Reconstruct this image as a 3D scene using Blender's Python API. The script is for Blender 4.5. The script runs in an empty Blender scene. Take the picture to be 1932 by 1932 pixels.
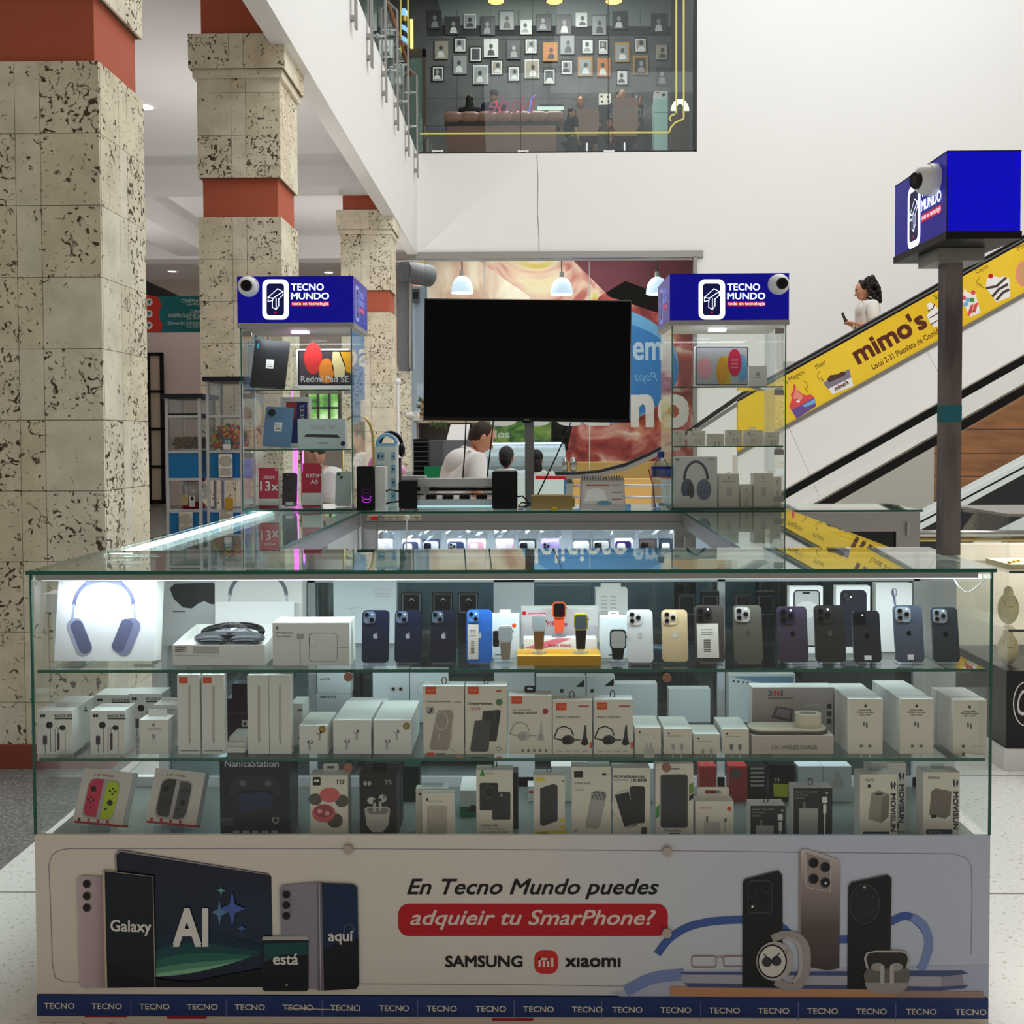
import bpy, bmesh, math, random
from mathutils import Vector, Matrix
random.seed(7)
sc = bpy.context.scene
C = sc.collection
R = math.radians
# ---------------------------------------------------------------- camera, world, light, exposure
F, PPX, PPY = 1936.0, 966.0, 882.0
CAM = Vector((0, 0, 1.54))
CM = (Matrix.Rotation(R(0.77), 4, 'Z') @ Matrix.Rotation(R(90 - 1.7), 4, 'X') @ Matrix.Rotation(R(-0.25), 4, 'Z'))
cd = bpy.data.cameras.new('camera')
cd.sensor_width = 36
cd.lens = 36 * F / 1932
cd.shift_y = (PPY - 966) / 1932
cd.clip_start, cd.clip_end = 0.05, 200
co = bpy.data.objects.new('camera', cd)
C.objects.link(co)
co.matrix_world = Matrix.Translation(CAM) @ CM
sc.camera = co
w = bpy.data.worlds.new('world')
sc.world = w
w.use_nodes = True
w.node_tree.nodes['Background'].inputs[0].default_value = (1.0, 0.89, 0.77, 1)
w.node_tree.nodes['Background'].inputs[1].default_value = 0.285
sc.view_settings.view_transform = 'Standard'
sc.view_settings.look = 'None'
sc.view_settings.exposure = 0.0
sc.view_settings.gamma = 1.0
sc.view_settings.use_curve_mapping = False
sc.cycles.transparent_max_bounces = 24
sc.cycles.max_bounces = 10
sc.cycles.caustics_reflective = False
sc.cycles.caustics_refractive = False
def area(name, loc, rot, sx, sy, power, col=(1, 1, 1)):
 l = bpy.data.lights.new(name, 'AREA')
 l.shape = 'RECTANGLE'
 l.size, l.size_y = sx, sy
 l.energy = power
 l.color = col
 o = bpy.data.objects.new(name, l)
 C.objects.link(o)
 o.location = loc
 o.rotation_euler = [R(a) for a in rot]
 return o
area('skylight', (5.4, 9.4, 12.0), (0, 0, 0), 9.2, 13, 980, (0.94, 0.98, 1.0))
area('far_wall_fill', (3.4, 5.2, 9.8), (52, 0, 0), 9, 4, 385, (0.94, 0.98, 1.0))  # added floating fill panel, brightens the far wall and the advert
# ---------------------------------------------------------------- mapping from the photograph's pixels to places in the room
def ray(u, v):
 return CM.to_3x3() @ Vector(((u - PPX) / F, -(v - PPY) / F, -1))
def W(u, v, Y):
 d = ray(u, v)
 return CAM + d * (Y / d.y)
def WZ(u, v, Z):
 d = ray(u, v)
 return CAM + d * ((Z - CAM.z) / d.z)
def X_(u, Y, v=900):
 return W(u, v, Y).x
def Z_(v, Y, u=966):
 return W(u, v, Y).z
# ---------------------------------------------------------------- materials
def lin(c):
 c = c / 255.0
 return c / 12.92 if c <= 0.04045 else ((c + 0.055) / 1.055) ** 2.4
MATS = {}
def mat(name, rgb=(200, 200, 200), rough=0.5, metal=0.0, emit=0.0, spec=0.28, var=0.0, scale=8.0, bump=0.0, coat=0.0):
 if name in MATS:
  return MATS[name]
 m = bpy.data.materials.new(name)
 m.use_nodes = True
 nt = m.node_tree
 b = nt.nodes['Principled BSDF']
 col = (lin(rgb[0]), lin(rgb[1]), lin(rgb[2]), 1)
 b.inputs['Base Color'].default_value = col
 b.inputs['Roughness'].default_value = rough
 b.inputs['Metallic'].default_value = metal
 b.inputs['Specular IOR Level'].default_value = spec
 b.inputs['Coat Weight'].default_value = coat
 if emit:
  b.inputs['Emission Color'].default_value = col
  b.inputs['Emission Strength'].default_value = emit
 if var or bump:
  tc = nt.nodes.new('ShaderNodeTexCoord')
  nz = nt.nodes.new('ShaderNodeTexNoise')
  nz.inputs['Scale'].default_value = scale
  nz.inputs['Detail'].default_value = 6
  nt.links.new(tc.outputs['Object'], nz.inputs['Vector'])
  if var:
   mx = nt.nodes.new('ShaderNodeMix')
   mx.data_type = 'RGBA'
   mx.inputs['A'].default_value = tuple(x * (1 - var) for x in col[:3]) + (1,)
   mx.inputs['B'].default_value = tuple(min(1, x * (1 + var)) for x in col[:3]) + (1,)
   nt.links.new(nz.outputs['Fac'], mx.inputs['Factor'])
   nt.links.new(mx.outputs['Result'], b.inputs['Base Color'])
  if bump:
   bp = nt.nodes.new('ShaderNodeBump')
   bp.inputs['Strength'].default_value = bump
   bp.inputs['Distance'].default_value = 0.01
   nt.links.new(nz.outputs['Fac'], bp.inputs['Height'])
   nt.links.new(bp.outputs['Normal'], b.inputs['Normal'])
 MATS[name] = m
 return m
def glass(name, tint=(250, 252, 251), f0=0.035, rough=0.0):
 if name in MATS:
  return MATS[name]
 m = bpy.data.materials.new(name)
 m.use_nodes = True
 nt = m.node_tree
 nt.nodes.clear()
 out = nt.nodes.new('ShaderNodeOutputMaterial')
 mix = nt.nodes.new('ShaderNodeMixShader')
 tr = nt.nodes.new('ShaderNodeBsdfTransparent')
 gl = nt.nodes.new('ShaderNodeBsdfGlossy')
 tr.inputs['Color'].default_value = (lin(tint[0]), lin(tint[1]), lin(tint[2]), 1)
 gl.inputs['Color'].default_value = (1, 1, 1, 1)
 gl.inputs['Roughness'].default_value = rough
 lw = nt.nodes.new('ShaderNodeLayerWeight')
 lw.inputs['Blend'].default_value = 0.5
 pw = nt.nodes.new('ShaderNodeMath')
 pw.operation = 'POWER'
 pw.inputs[1].default_value = 5
 nt.links.new(lw.outputs['Facing'], pw.inputs[0])
 ma = nt.nodes.new('ShaderNodeMath')
 ma.operation = 'MULTIPLY_ADD'
 ma.inputs[1].default_value = 1 - f0
 ma.inputs[2].default_value = f0
 nt.links.new(pw.outputs[0], ma.inputs[0])
 nt.links.new(ma.outputs[0], mix.inputs['Fac'])
 nt.links.new(tr.outputs[0], mix.inputs[1])
 nt.links.new(gl.outputs[0], mix.inputs[2])
 nt.links.new(mix.outputs[0], out.inputs['Surface'])
 MATS[name] = m
 return m
def noise_mat(name, base, stops, scale, rough=0.5, dist=0.0, detail=8, stretch=(1, 1, 1), spec=0.4, bump=0.0, emit=0.0):
 """colour ramp over a noise: stops = [(pos, rgb)]"""
 m = mat(name, base, rough, spec=spec)
 nt = m.node_tree
 b = nt.nodes['Principled BSDF']
 tc = nt.nodes.new('ShaderNodeTexCoord')
 mp = nt.nodes.new('ShaderNodeMapping')
 mp.inputs['Scale'].default_value = stretch
 nz = nt.nodes.new('ShaderNodeTexNoise')
 nz.inputs['Scale'].default_value = scale
 nz.inputs['Detail'].default_value = detail
 nz.inputs['Distortion'].default_value = dist
 cr = nt.nodes.new('ShaderNodeValToRGB')
 el = cr.color_ramp.elements
 while len(el) > 1:
  el.remove(el[-1])
 for i, (p, c) in enumerate(stops):
  e = el[0] if i == 0 else el.new(p)
  e.position = p
  e.color = (lin(c[0]), lin(c[1]), lin(c[2]), 1)
 nt.links.new(tc.outputs['Object'], mp.inputs['Vector'])
 nt.links.new(mp.outputs['Vector'], nz.inputs['Vector'])
 nt.links.new(nz.outputs['Fac'], cr.inputs['Fac'])
 nt.links.new(cr.outputs['Color'], b.inputs['Base Color'])
 if bump:
  bp = nt.nodes.new('ShaderNodeBump')
  bp.inputs['Strength'].default_value = bump
  bp.inputs['Distance'].default_value = 0.01
  nt.links.new(nz.outputs['Fac'], bp.inputs['Height'])
  nt.links.new(bp.outputs['Normal'], b.inputs['Normal'])
 if emit:
  nt.links.new(cr.outputs['Color'], b.inputs['Emission Color'])
  b.inputs['Emission Strength'].default_value = emit
 return m
def gradient_mat(name, axis, stops, lo, hi, rough=0.5):
 """printed colour ramp along one object axis from lo to hi (metres)"""
 m = mat(name, stops[0][1], rough)
 nt = m.node_tree
 b = nt.nodes['Principled BSDF']
 tc = nt.nodes.new('ShaderNodeTexCoord')
 sp = nt.nodes.new('ShaderNodeSeparateXYZ')
 mr = nt.nodes.new('ShaderNodeMapRange')
 mr.inputs['From Min'].default_value = lo
 mr.inputs['From Max'].default_value = hi
 cr = nt.nodes.new('ShaderNodeValToRGB')
 el = cr.color_ramp.elements
 while len(el) > 1:
  el.remove(el[-1])
 for i, (p, c) in enumerate(stops):
  e = el[0] if i == 0 else el.new(p)
  e.position = p
  e.color = (lin(c[0]), lin(c[1]), lin(c[2]), 1)
 nt.links.new(tc.outputs['Object'], sp.inputs[0])
 nt.links.new(sp.outputs[axis], mr.inputs['Value'])
 nt.links.new(mr.outputs[0], cr.inputs['Fac'])
 nt.links.new(cr.outputs['Color'], b.inputs['Base Color'])
 return m
GLASS = glass('clear_glass', (251, 253, 252), .016)
GLASS_TOP = glass('counter_top_glass', (236, 250, 246), 0.04)
EDGE = mat('green_glass_edge', (16, 92, 74), 0.25, spec=0.5)
ACRYL = glass('clear_acrylic', (236, 240, 242), 0.07, 0.05)
PLASTIC = glass('clear_plastic_film', (226, 230, 232), 0.10, 0.15)
ALU = mat('brushed_aluminium', (178, 176, 174), 0.38, 0.55, var=0.05, scale=30)
ALUW = mat('white_aluminium', (226, 230, 234), 0.4, 0.0)
STEEL = mat('stainless_steel', (186, 184, 180), 0.25, 0.9)
STEELG = mat('satin_grey_steel', (150, 147, 142), 0.4, 0.5)
CHROME = mat('polished_chrome', (225, 225, 228), 0.08, 1.0)
WHITE = mat('white_card', (236, 234, 231), 0.45)
WHITEP = mat('white_plastic', (236, 236, 235), 0.35)
OFFW = mat('offwhite_card', (236, 227, 213), 0.5)
BLACK = mat('black_plastic', (16, 16, 18), 0.4)
BLACKM = mat('matt_black', (14, 14, 15), 0.7)
INK = mat('black_ink', (28, 27, 29), 0.5)
GREYINK = mat('grey_ink', (120, 118, 118), 0.5)
LIGHTINK = mat('light_grey_ink', (176, 174, 172), 0.5)
PALEINK = mat('pale_grey_ink', (202, 198, 193), 0.5)
DKGREY = mat('dark_grey_print', (58, 58, 62), 0.45)
MIDGREY = mat('mid_grey_print', (96, 96, 100), 0.45)
RED = mat('red_print', (206, 22, 40), 0.45)
ORANGE = mat('orange_print', (232, 84, 34), 0.45)
YEL = mat('yellow_print', (236, 214, 40), 0.45)
NAVY = mat('navy_print', (22, 32, 68), 0.4)
GREENP = mat('green_print', (70, 150, 60), 0.45)
PINK = mat('pink_print', (226, 120, 140), 0.45)
SKIN = mat('skin', (196, 140, 112), 0.55, var=0.08, scale=20)
SKIND = mat('tan_skin', (168, 110, 84), 0.55, var=0.08, scale=20)
HAIR = mat('dark_hair', (26, 20, 18), 0.6, var=0.4, scale=60, bump=0.5)
CLOTHW = mat('white_cotton', (226, 222, 218), 0.85, bump=0.15, scale=25)
LEDM = mat('led_strip_light', (225, 240, 255), 0.5, emit=5.0)
# ---------------------------------------------------------------- mesh builder
TXT = {}
def text_mesh(s, bold=0.0, shear=0.0):
 k = (s, bold, shear)
 if k in TXT:
  return TXT[k]
 cu = bpy.data.curves.new('lettering', 'FONT')
 cu.body = s
 cu.shear = shear
 cu.resolution_u = 3
 ob = bpy.data.objects.new('lettering', cu)
 me = bpy.data.meshes.new_from_object(ob)
 vs = [(v.co.x, v.co.y) for v in me.vertices]
 fs = [tuple(p.vertices) for p in me.polygons]
 bpy.data.objects.remove(ob)
 bpy.data.curves.remove(cu)
 bpy.data.meshes.remove(me)
 x0, x1 = min(v[0] for v in vs), max(v[0] for v in vs)
 y0, y1 = min(v[1] for v in vs), max(v[1] for v in vs)
 nk = len(vs)
 if bold > 0:
  d, n = bold * .62, len(vs)
  ov, of = vs, fs
  vs = [(x + dx * d, y + dy * d) for dx, dy in ((-1, -1), (1, -1), (-1, 1), (1, 1), (0, 0)) for x, y in ov]
  fs = [tuple(n * i + j for j in f) for i in range(5) for f in of]
  x0, x1, y0, y1 = x0 - d, x1 + d, y0 - d, y1 + d
 vs = [((x - x0) / (x1 - x0), (y - y0) / max(1e-6, y1 - y0), .16 * (i // nk)) for i, (x, y) in enumerate(vs)]
 TXT[k] = (vs, fs)
 return TXT[k]
def rr_pts(x0, y0, x1, y1, r, n=4):
 r = min(r, abs(x1 - x0) / 2 * 0.999, abs(y1 - y0) / 2 * 0.999)
 sx = 1 if x1 > x0 else -1
 sy = 1 if y1 > y0 else -1
 o = []
 for cx, cy, a in ((x1 - sx * r, y1 - sy * r, 0), (x0 + sx * r, y1 - sy * r, 90), (x0 + sx * r, y0 + sy * r, 180), (x1 - sx * r, y0 + sy * r, 270)):
  for i in range(n + 1):
   t = R(a + 90 * i / n)
   o.append((cx + sx * r * math.cos(t), cy + sy * r * math.sin(t)))
 return o
def ell_pts(cx, cy, rx, ry, n=20):
 return [(cx + rx * math.cos(2 * math.pi * i / n), cy + ry * math.sin(2 * math.pi * i / n)) for i in range(n)]
ORI = {}
class B:
 def __init__(s):
  s.v, s.f, s.mi, s.sm, s.ms = [], [], [], [], []
 def add(s, vs, fs, m, smooth=False):
  if m not in s.ms:
   s.ms.append(m)
  k = s.ms.index(m)
  n = len(s.v)
  s.v += [Vector(x) for x in vs]
  for f in fs:
   s.f.append(tuple(n + i for i in f))
   s.mi.append(k)
   s.sm.append(smooth)
  return s
 def box(s, x0, x1, y0, y1, z0, z1, m, front=None, top=None):
  vs = [(x, y, z) for z in (z0, z1) for y in (y0, y1) for x in (x0, x1)]
  s.add(vs, [(0, 2, 3, 1), (2, 6, 7, 3), (0, 4, 6, 2), (1, 3, 7, 5)], m)
  s.add([vs[0], vs[1], vs[5], vs[4]], [(0, 1, 2, 3)], front or m)
  s.add([vs[4], vs[5], vs[7], vs[6]], [(0, 1, 2, 3)], top or m)
  return s
 def slab(s, pts, vec, m, cap=None):
  """extrude a flat outline (3D points) by vec"""
  n = len(pts)
  a = [Vector(p) for p in pts]
  b = [p + Vector(vec) for p in a]
  s.add(a + b, [(i, (i + 1) % n, n + (i + 1) % n, n + i) for i in range(n)], m)
  s.add(a, [tuple(range(n))], cap or m)
  s.add(b, [tuple(range(n))], m)
  return s
 def rbox(s, x0, x1, y0, y1, z0, z1, r, m, cap=None, n=4):
  """rounded rectangle in XZ, extruded along Y"""
  return s.slab([(p[0], y0, p[1]) for p in rr_pts(x0, z0, x1, z1, r, n)], (0, y1 - y0, 0), m, cap)
 def rboxz(s, x0, x1, y0, y1, z0, z1, r, m, n=5):
  return s.slab([(p[0], p[1], z0) for p in rr_pts(x0, y0, x1, y1, r, n)], (0, 0, z1 - z0), m)
 def cyl(s, p0, p1, r0, r1, m, n=16, cap=True, capm=None):
  p0, p1 = Vector(p0), Vector(p1)
  d = (p1 - p0).normalized()
  a = d.orthogonal().normalized()
  b = d.cross(a)
  ra = [p0 + (a * math.cos(t) + b * math.sin(t)) * r0 for t in [2 * math.pi * i / n for i in range(n)]]
  rb = [p1 + (a * math.cos(t) + b * math.sin(t)) * r1 for t in [2 * math.pi * i / n for i in range(n)]]
  s.add(ra + rb, [(i, (i + 1) % n, n + (i + 1) % n, n + i) for i in range(n)], m, True)
  if cap:
   s.add(ra, [tuple(range(n))], capm or m)
   s.add(rb, [tuple(range(n))], capm or m)
  return s
 def tube(s, pts, r, m, n=8, closed=False):
  pts = [Vector(p) for p in pts]
  vs, fs = [], []
  k = len(pts)
  prev = None
  for i, p in enumerate(pts):
   if closed:
    d = (pts[(i + 1) % k] - pts[i - 1]).normalized()
   else:
    d = (pts[min(i + 1, k - 1)] - pts[max(i - 1, 0)]).normalized()
   a = d.orthogonal().normalized() if prev is None else (prev - d * prev.dot(d)).normalized()
   prev = a
   b = d.cross(a)
   vs += [p + (a * math.cos(t) + b * math.sin(t)) * r for t in [2 * math.pi * j / n for j in range(n)]]
  for i in range(k if closed else k - 1):
   q = (i + 1) % k
   fs += [(i * n + j, i * n + (j + 1) % n, q * n + (j + 1) % n, q * n + j) for j in range(n)]
  if not closed:
   fs += [tuple(range(n)), tuple(range((k - 1) * n, k * n))]
  return s.add(vs, fs, m, True)
 def lathe(s, c, prof, m, n=24, axis='Z'):
  vs = []
  for r, h in prof:
   for j in range(n):
    t = 2 * math.pi * j / n
    q = (r * math.cos(t), r * math.sin(t), h) if axis == 'Z' else (r * math.cos(t), h, r * math.sin(t))
    vs.append(Vector(c) + Vector(q))
  fs = []
  for i in range(len(prof) - 1):
   fs += [(i * n + j, i * n + (j + 1) % n, (i + 1) * n + (j + 1) % n, (i + 1) * n + j) for j in range(n)]
  return s.add(vs, fs, m, True)
 def ell(s, c, r, m, nu=16, nv=10, rot=None):
  vs, fs = [], []
  M = rot or Matrix.Identity(3)
  for i in range(nv + 1):
   p = math.pi * i / nv
   for j in range(nu):
    t = 2 * math.pi * j / nu
    vs.append(Vector(c) + M @ Vector((r[0] * math.sin(p) * math.cos(t), r[1] * math.sin(p) * math.sin(t), r[2] * math.cos(p))))
  for i in range(nv):
   fs += [(i * nu + j, i * nu + (j + 1) % nu, (i + 1) * nu + (j + 1) % nu, (i + 1) * nu + j) for j in range(nu)]
  return s.add(vs, fs, m, True)
 def build(s, name, parent=None, origin=None, rot=None, bevel=0):
  if parent is not None:
   og = ORI[parent.name]
  else:
   og = Vector(origin) if origin is not None else Vector((0, 0, 0))
  me = bpy.data.meshes.new(name)
  me.from_pydata([v - og for v in s.v], [], s.f)
  for m in s.ms:
   me.materials.append(m)
  me.polygons.foreach_set('material_index', s.mi)
  me.polygons.foreach_set('use_smooth', s.sm)
  bm = bmesh.new()
  bm.from_mesh(me)
  bmesh.ops.remove_doubles(bm, verts=[v for v in bm.verts if any(f.smooth for f in v.link_faces)], dist=1e-6)
  bmesh.ops.recalc_face_normals(bm, faces=bm.faces)
  bm.to_mesh(me)
  bm.free()
  me.update()
  o = bpy.data.objects.new(name, me)
  C.objects.link(o)
  if parent is not None:
   o.parent = parent
  else:
   o.location = og
   if rot:
    o.rotation_euler = rot
  ORI[o.name] = og
  if bevel:
   md = o.modifiers.new('rounded', 'BEVEL')
   md.width = bevel
   md.segments = 2
   md.limit_method = 'ANGLE'
  return o
class Pr:
 """prints on a flat upright (or tilted) face, placed where the photo shows them"""
 def __init__(s, b, Y, zb=0.0, tilt=0.0):
  s.b, s.Y, s.zb, s.t = b, Y, zb, tilt
  s.L = 0
 def at(s, u, v, lay=1):
  if not s.t:
   p = W(u, v, s.Y)
   return Vector((p.x, s.Y - 0.0004 * lay, p.z))
  n = Vector((0, -math.cos(s.t), math.sin(s.t)))
  d = ray(u, v)
  q = Vector((0, s.Y, s.zb))
  k = (q - CAM).dot(n) / d.dot(n)
  p = CAM + d * k
  return Vector((p.x, s.Y - 0.0004 * lay, s.zb + (p - q).dot(Vector((0, math.sin(s.t), math.cos(s.t))))))
 def poly(s, pts, m, lay=1):
  s.b.add([s.at(u, v, lay) for u, v in pts], [tuple(range(len(pts)))], m)
  return s
 def rect(s, u0, v0, u1, v1, m, lay=1):
  return s.poly([(u0, v1), (u1, v1), (u1, v0), (u0, v0)], m, lay)
 def rrect(s, u0, v0, u1, v1, r, m, lay=1):
  return s.poly(rr_pts(u0, v0, u1, v1, r), m, lay)
 def disc(s, u, v, ru, m, rv=None, lay=1, n=18):
  return s.poly(ell_pts(u, v, ru, rv or ru, n), m, lay)
 def ring(s, u, v, r, wd, m, rv=None, lay=1, n=24, a0=0, a1=360):
  rv = rv or r
  k = n if a1 - a0 >= 360 else n + 1
  an = [R(a0 + (a1 - a0) * i / n) for i in range(k)]
  vs = [s.at(u + q * math.cos(t), v + qv * math.sin(t), lay) for q, qv in ((r, rv), (r - wd, rv - wd)) for t in an]
  last = k if a1 - a0 >= 360 else k - 1
  s.b.add(vs, [(i, (i + 1) % k, k + (i + 1) % k, k + i) for i in range(last)], m)
  return s
 def line(s, pts, wd, m, lay=1, sm=False):
  if sm:
   o = []
   for i in range(len(pts) - 1):
    p = [pts[max(i - 1, 0)], pts[i], pts[i + 1], pts[min(i + 2, len(pts) - 1)]]
    for j in range(6):
     t = j / 6
     o.append(tuple(.5 * (2 * p[1][a] + (p[2][a] - p[0][a]) * t + (2 * p[0][a] - 5 * p[1][a] + 4 * p[2][a] - p[3][a]) * t * t + (3 * p[1][a] - p[0][a] - 3 * p[2][a] + p[3][a]) * t ** 3) for a in (0, 1)))
   pts = o + [pts[-1]]
  n = len(pts)
  L, Rr = [], []
  for i in range(n):
   a, c = pts[max(i - 1, 0)], pts[min(i + 1, n - 1)]
   dx, dy = c[0] - a[0], c[1] - a[1]
   k = math.hypot(dx, dy) or 1
   px, py = -dy / k * wd / 2, dx / k * wd / 2
   L.append((pts[i][0] + px, pts[i][1] + py))
   Rr.append((pts[i][0] - px, pts[i][1] - py))
  vs = [s.at(u, v, lay) for u, v in L + Rr]
  s.b.add(vs, [(i, i + 1, n + i + 1, n + i) for i in range(n - 1)], m)
  return s
 def rframe(s, u0, v0, u1, v1, r, wd, m, lay=1):
  a = rr_pts(u0, v0, u1, v1, r, 5)
  c = rr_pts(u0 + wd, v0 + wd, u1 - wd, v1 - wd, max(r - wd, 0.1), 5)
  n = len(a)
  s.b.add([s.at(u, v, lay) for u, v in a + c], [(i, (i + 1) % n, n + (i + 1) % n, n + i) for i in range(n)], m)
  return s
 def text(s, t, u0, v0, u1, v1, m, bold=0.0, shear=0.0, lay=1, mirror=False, du=0.0):
  """lettering filling the box; du = vertical drop of the right end in photo pixels"""
  vs, fs = text_mesh(t, bold, shear)
  o = []
  for x, y, k in vs:
   if mirror:
    x = 1 - x
   o.append(s.at(u0 + (u1 - u0) * x, v1 + (v0 - v1) * y + du * x, lay + k))
  s.b.add(o, fs, m)
  return s
 def apple(s, u, v, h, m, lay=1):
  """fruit mark, h pixels tall"""
  P = [(0, .28), (.2, .33), (.4, .28), (.47, .12), (.36, .0), (.34, -.16), (.5, -.3), (.4, -.52), (.24, -.66), (.1, -.62), (0, -.6), (-.1, -.62), (-.24, -.66), (-.4, -.5), (-.5, -.22), (-.48, .08), (-.38, .26), (-.2, .33)]
  s.poly([(u + x * h * .72, v - y * h * .8) for x, y in P], m, lay)
  s.poly([(u + x * h * .72, v - y * h * .8) for x, y in [(0, .4), (.02, .52), (.1, .64), (.22, .72), (.2, .56), (.12, .44)]], m, lay)
  return s
def props(o, label=None, cat=None, group=None, kind=None):
 if label:
  o['label'] = label
 if cat:
  o['category'] = cat
 if group:
  o['group'] = group
 if kind:
  o['kind'] = kind
 return o
def thing(name, label, cat, origin, group=None, rot=None):
 o = bpy.data.objects.new(name, None)
 o.empty_display_size = 0.05
 C.objects.link(o)
 o.location = origin
 if rot:
  o.rotation_euler = rot
 ORI[o.name] = Vector(origin)
 return props(o, label, cat, group)
def structure(o):
 o['kind'] = 'structure'
 return o
# ================================================================ the setting
YW = 17.2      # far wall
WALLM = mat('white_wall_paint', (236, 234, 231), 0.8, var=0.015, scale=1.2)
CEILM = mat('white_ceiling_paint', (232, 230, 230), 0.85)
ZS = Z_(487, YW)      # top of the shop opening
ZU = Z_(288, YW, 1050)  # sill of the upstairs window
XR = X_(1315, YW, 300)  # right edge of both openings
XB = X_(788, YW, 470)   # front face of the balcony parapet
TERR = noise_mat('cream_terrazzo', (234, 232, 226), [(0.0, (160, 156, 148)), (0.33, (198, 195, 188)), (0.40, (238, 236, 230)), (0.62, (242, 240, 235)), (0.7, (222, 218, 210))], 55, 0.25, detail=4)
GRAN = noise_mat('grey_granite', (120, 120, 118), [(0.3, (84, 84, 84)), (0.5, (122, 121, 119)), (0.7, (160, 158, 154))], 90, 0.3, detail=4)
b = B()
b.box(-9, 12, -3, 24, -0.1, 0, TERR)
structure(b.build('floor'))
b = B()
b.box(-9, -1.885, 3.0, 24, 0.0005, 0.003, GRAN)
structure(b.build('trim_1'))
b = B()
J = mat('floor_joint', (150, 146, 138), 0.6)
for y in (3.42, 4.62, 5.82, 7.02, 8.22):
 b.box(-1.88, 9, y, y + 0.006, 0.0004, 0.0012, J)
for x in (-1.2, 0.0, 1.2, 2.4, 3.6, 4.8):
 b.box(x, x + 0.006, 3.0, 14, 0.0004, 0.0012, J)
structure(b.build('trim_2'))
b = B()
b.box(XR, 14, YW, YW + 0.3, 0, 13, WALLM)
b.box(-2.2, XR, YW, YW + 0.3, ZS, ZU, WALLM)
CRK = mat('plaster_crack', (150, 148, 146), 0.8)
q = Pr(b, YW)
q.line([(1013, 292), (1015, 340), (1014, 400), (1017, 450), (1017, 484)], 1.6, CRK, 3)
structure(b.build('wall_back'))
b = B()
b.box(-9, -1.9, 23.5, 23.8, 0, 6, mat('pinkish_wall_paint', (206, 190, 184), 0.8))
structure(b.build('wall_corridor'))
b = B()
b.box(-9.2, -9.0, 1.0, 23.5, 0, 6, mat('corridor_wall_paint', (200, 190, 184), 0.8))
structure(b.build('wall_left'))
ZC = 5.15
b = B()
b.box(-9, XB - 0.16, 0.5, 23.5, ZC, ZC + 0.4, CEILM)
structure(b.build('ceiling'))
for i, (y, z) in enumerate(((13.6, 4.85), (18.4, 4.75), (6.0, 4.9))):
 b = B()
 b.box(-9, XB - 0.16, y, y + 0.5, z, ZC, CEILM)
 structure(b.build('ceiling_beam'))
b = B()
b.box(-6.2, -5.6, 0.5, 23.5, 4.8, ZC, CEILM)
structure(b.build('ceiling_beam'))
ZP = Z_(481, YW, 787)
b = B()
b.box(XB - 0.17, XB, 2.0, YW, ZP, ZU + 0.02, WALLM)
b.box(-6.1, XB - 0.16, 2.0, YW, ZC + 0.4, ZU, WALLM)
structure(b.build('trim_3'))
def stone(name, lo, dens):
 m = mat(name, (200, 186, 160), 0.75, spec=0.25)
 nt = m.node_tree
 bs = nt.nodes['Principled BSDF']
 tc = nt.nodes.new('ShaderNodeTexCoord')
 n1 = nt.nodes.new('ShaderNodeTexNoise')
 n1.inputs['Scale'].default_value = 24
 n1.inputs['Detail'].default_value = 5
 n1.inputs['Distortion'].default_value = 1.6
 r1 = nt.nodes.new('ShaderNodeValToRGB')
 r1.color_ramp.elements[0].position = dens - 0.05
 r1.color_ramp.elements[0].color = (0, 0, 0, 1)
 r1.color_ramp.elements[1].position = dens + 0.02
 r1.color_ramp.elements[1].color = (1, 1, 1, 1)
 n2 = nt.nodes.new('ShaderNodeTexNoise')
 n2.inputs['Scale'].default_value = 7
 n2.inputs['Detail'].default_value = 7
 r2 = nt.nodes.new('ShaderNodeValToRGB')
 r2.color_ramp.elements[0].position = 0.3
 r2.color_ramp.elements[0].color = (lin(lo[0] - 22), lin(lo[1] - 22), lin(lo[2] - 22), 1)
 r2.color_ramp.elements[1].position = 0.62
 r2.color_ramp.elements[1].color = (lin(lo[0]), lin(lo[1]), lin(lo[2]), 1)
 mx = nt.nodes.new('ShaderNodeMix')
 mx.data_type = 'RGBA'
 mx.inputs['A'].default_value = (lin(84), lin(66), lin(52), 1)
 for n in (n1, n2):
  nt.links.new(tc.outputs['Object'], n.inputs['Vector'])
 nt.links.new(n1.outputs['Fac'], r1.inputs['Fac'])
 nt.links.new(n2.outputs['Fac'], r2.inputs['Fac'])
 nt.links.new(r1.outputs['Color'], mx.inputs['Factor'])
 nt.links.new(r2.outputs['Color'], mx.inputs['B'])
 nt.links.new(mx.outputs['Result'], bs.inputs['Base Color'])
 bp = nt.nodes.new('ShaderNodeBump')
 bp.inputs['Strength'].default_value = 0.4
 bp.inputs['Distance'].default_value = 0.01
 nt.links.new(r1.outputs['Color'], bp.inputs['Height'])
 nt.links.new(bp.outputs['Normal'], bs.inputs['Normal'])
 return m
ST = [stone('shell_stone_dense', (240, 231, 208), 0.42), stone('shell_stone_fine', (236, 224, 197), 0.39), stone('shell_stone_smooth', (240, 231, 210), 0.335), stone('shell_stone_coarse', (238, 227, 202), 0.44)]
REDP = mat('terracotta_paint', (190, 98, 72), 0.7, var=0.03, scale=3)
GROUT = mat('stone_joint', (104, 88, 70), 0.9)
rnd = random.Random(3)
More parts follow.
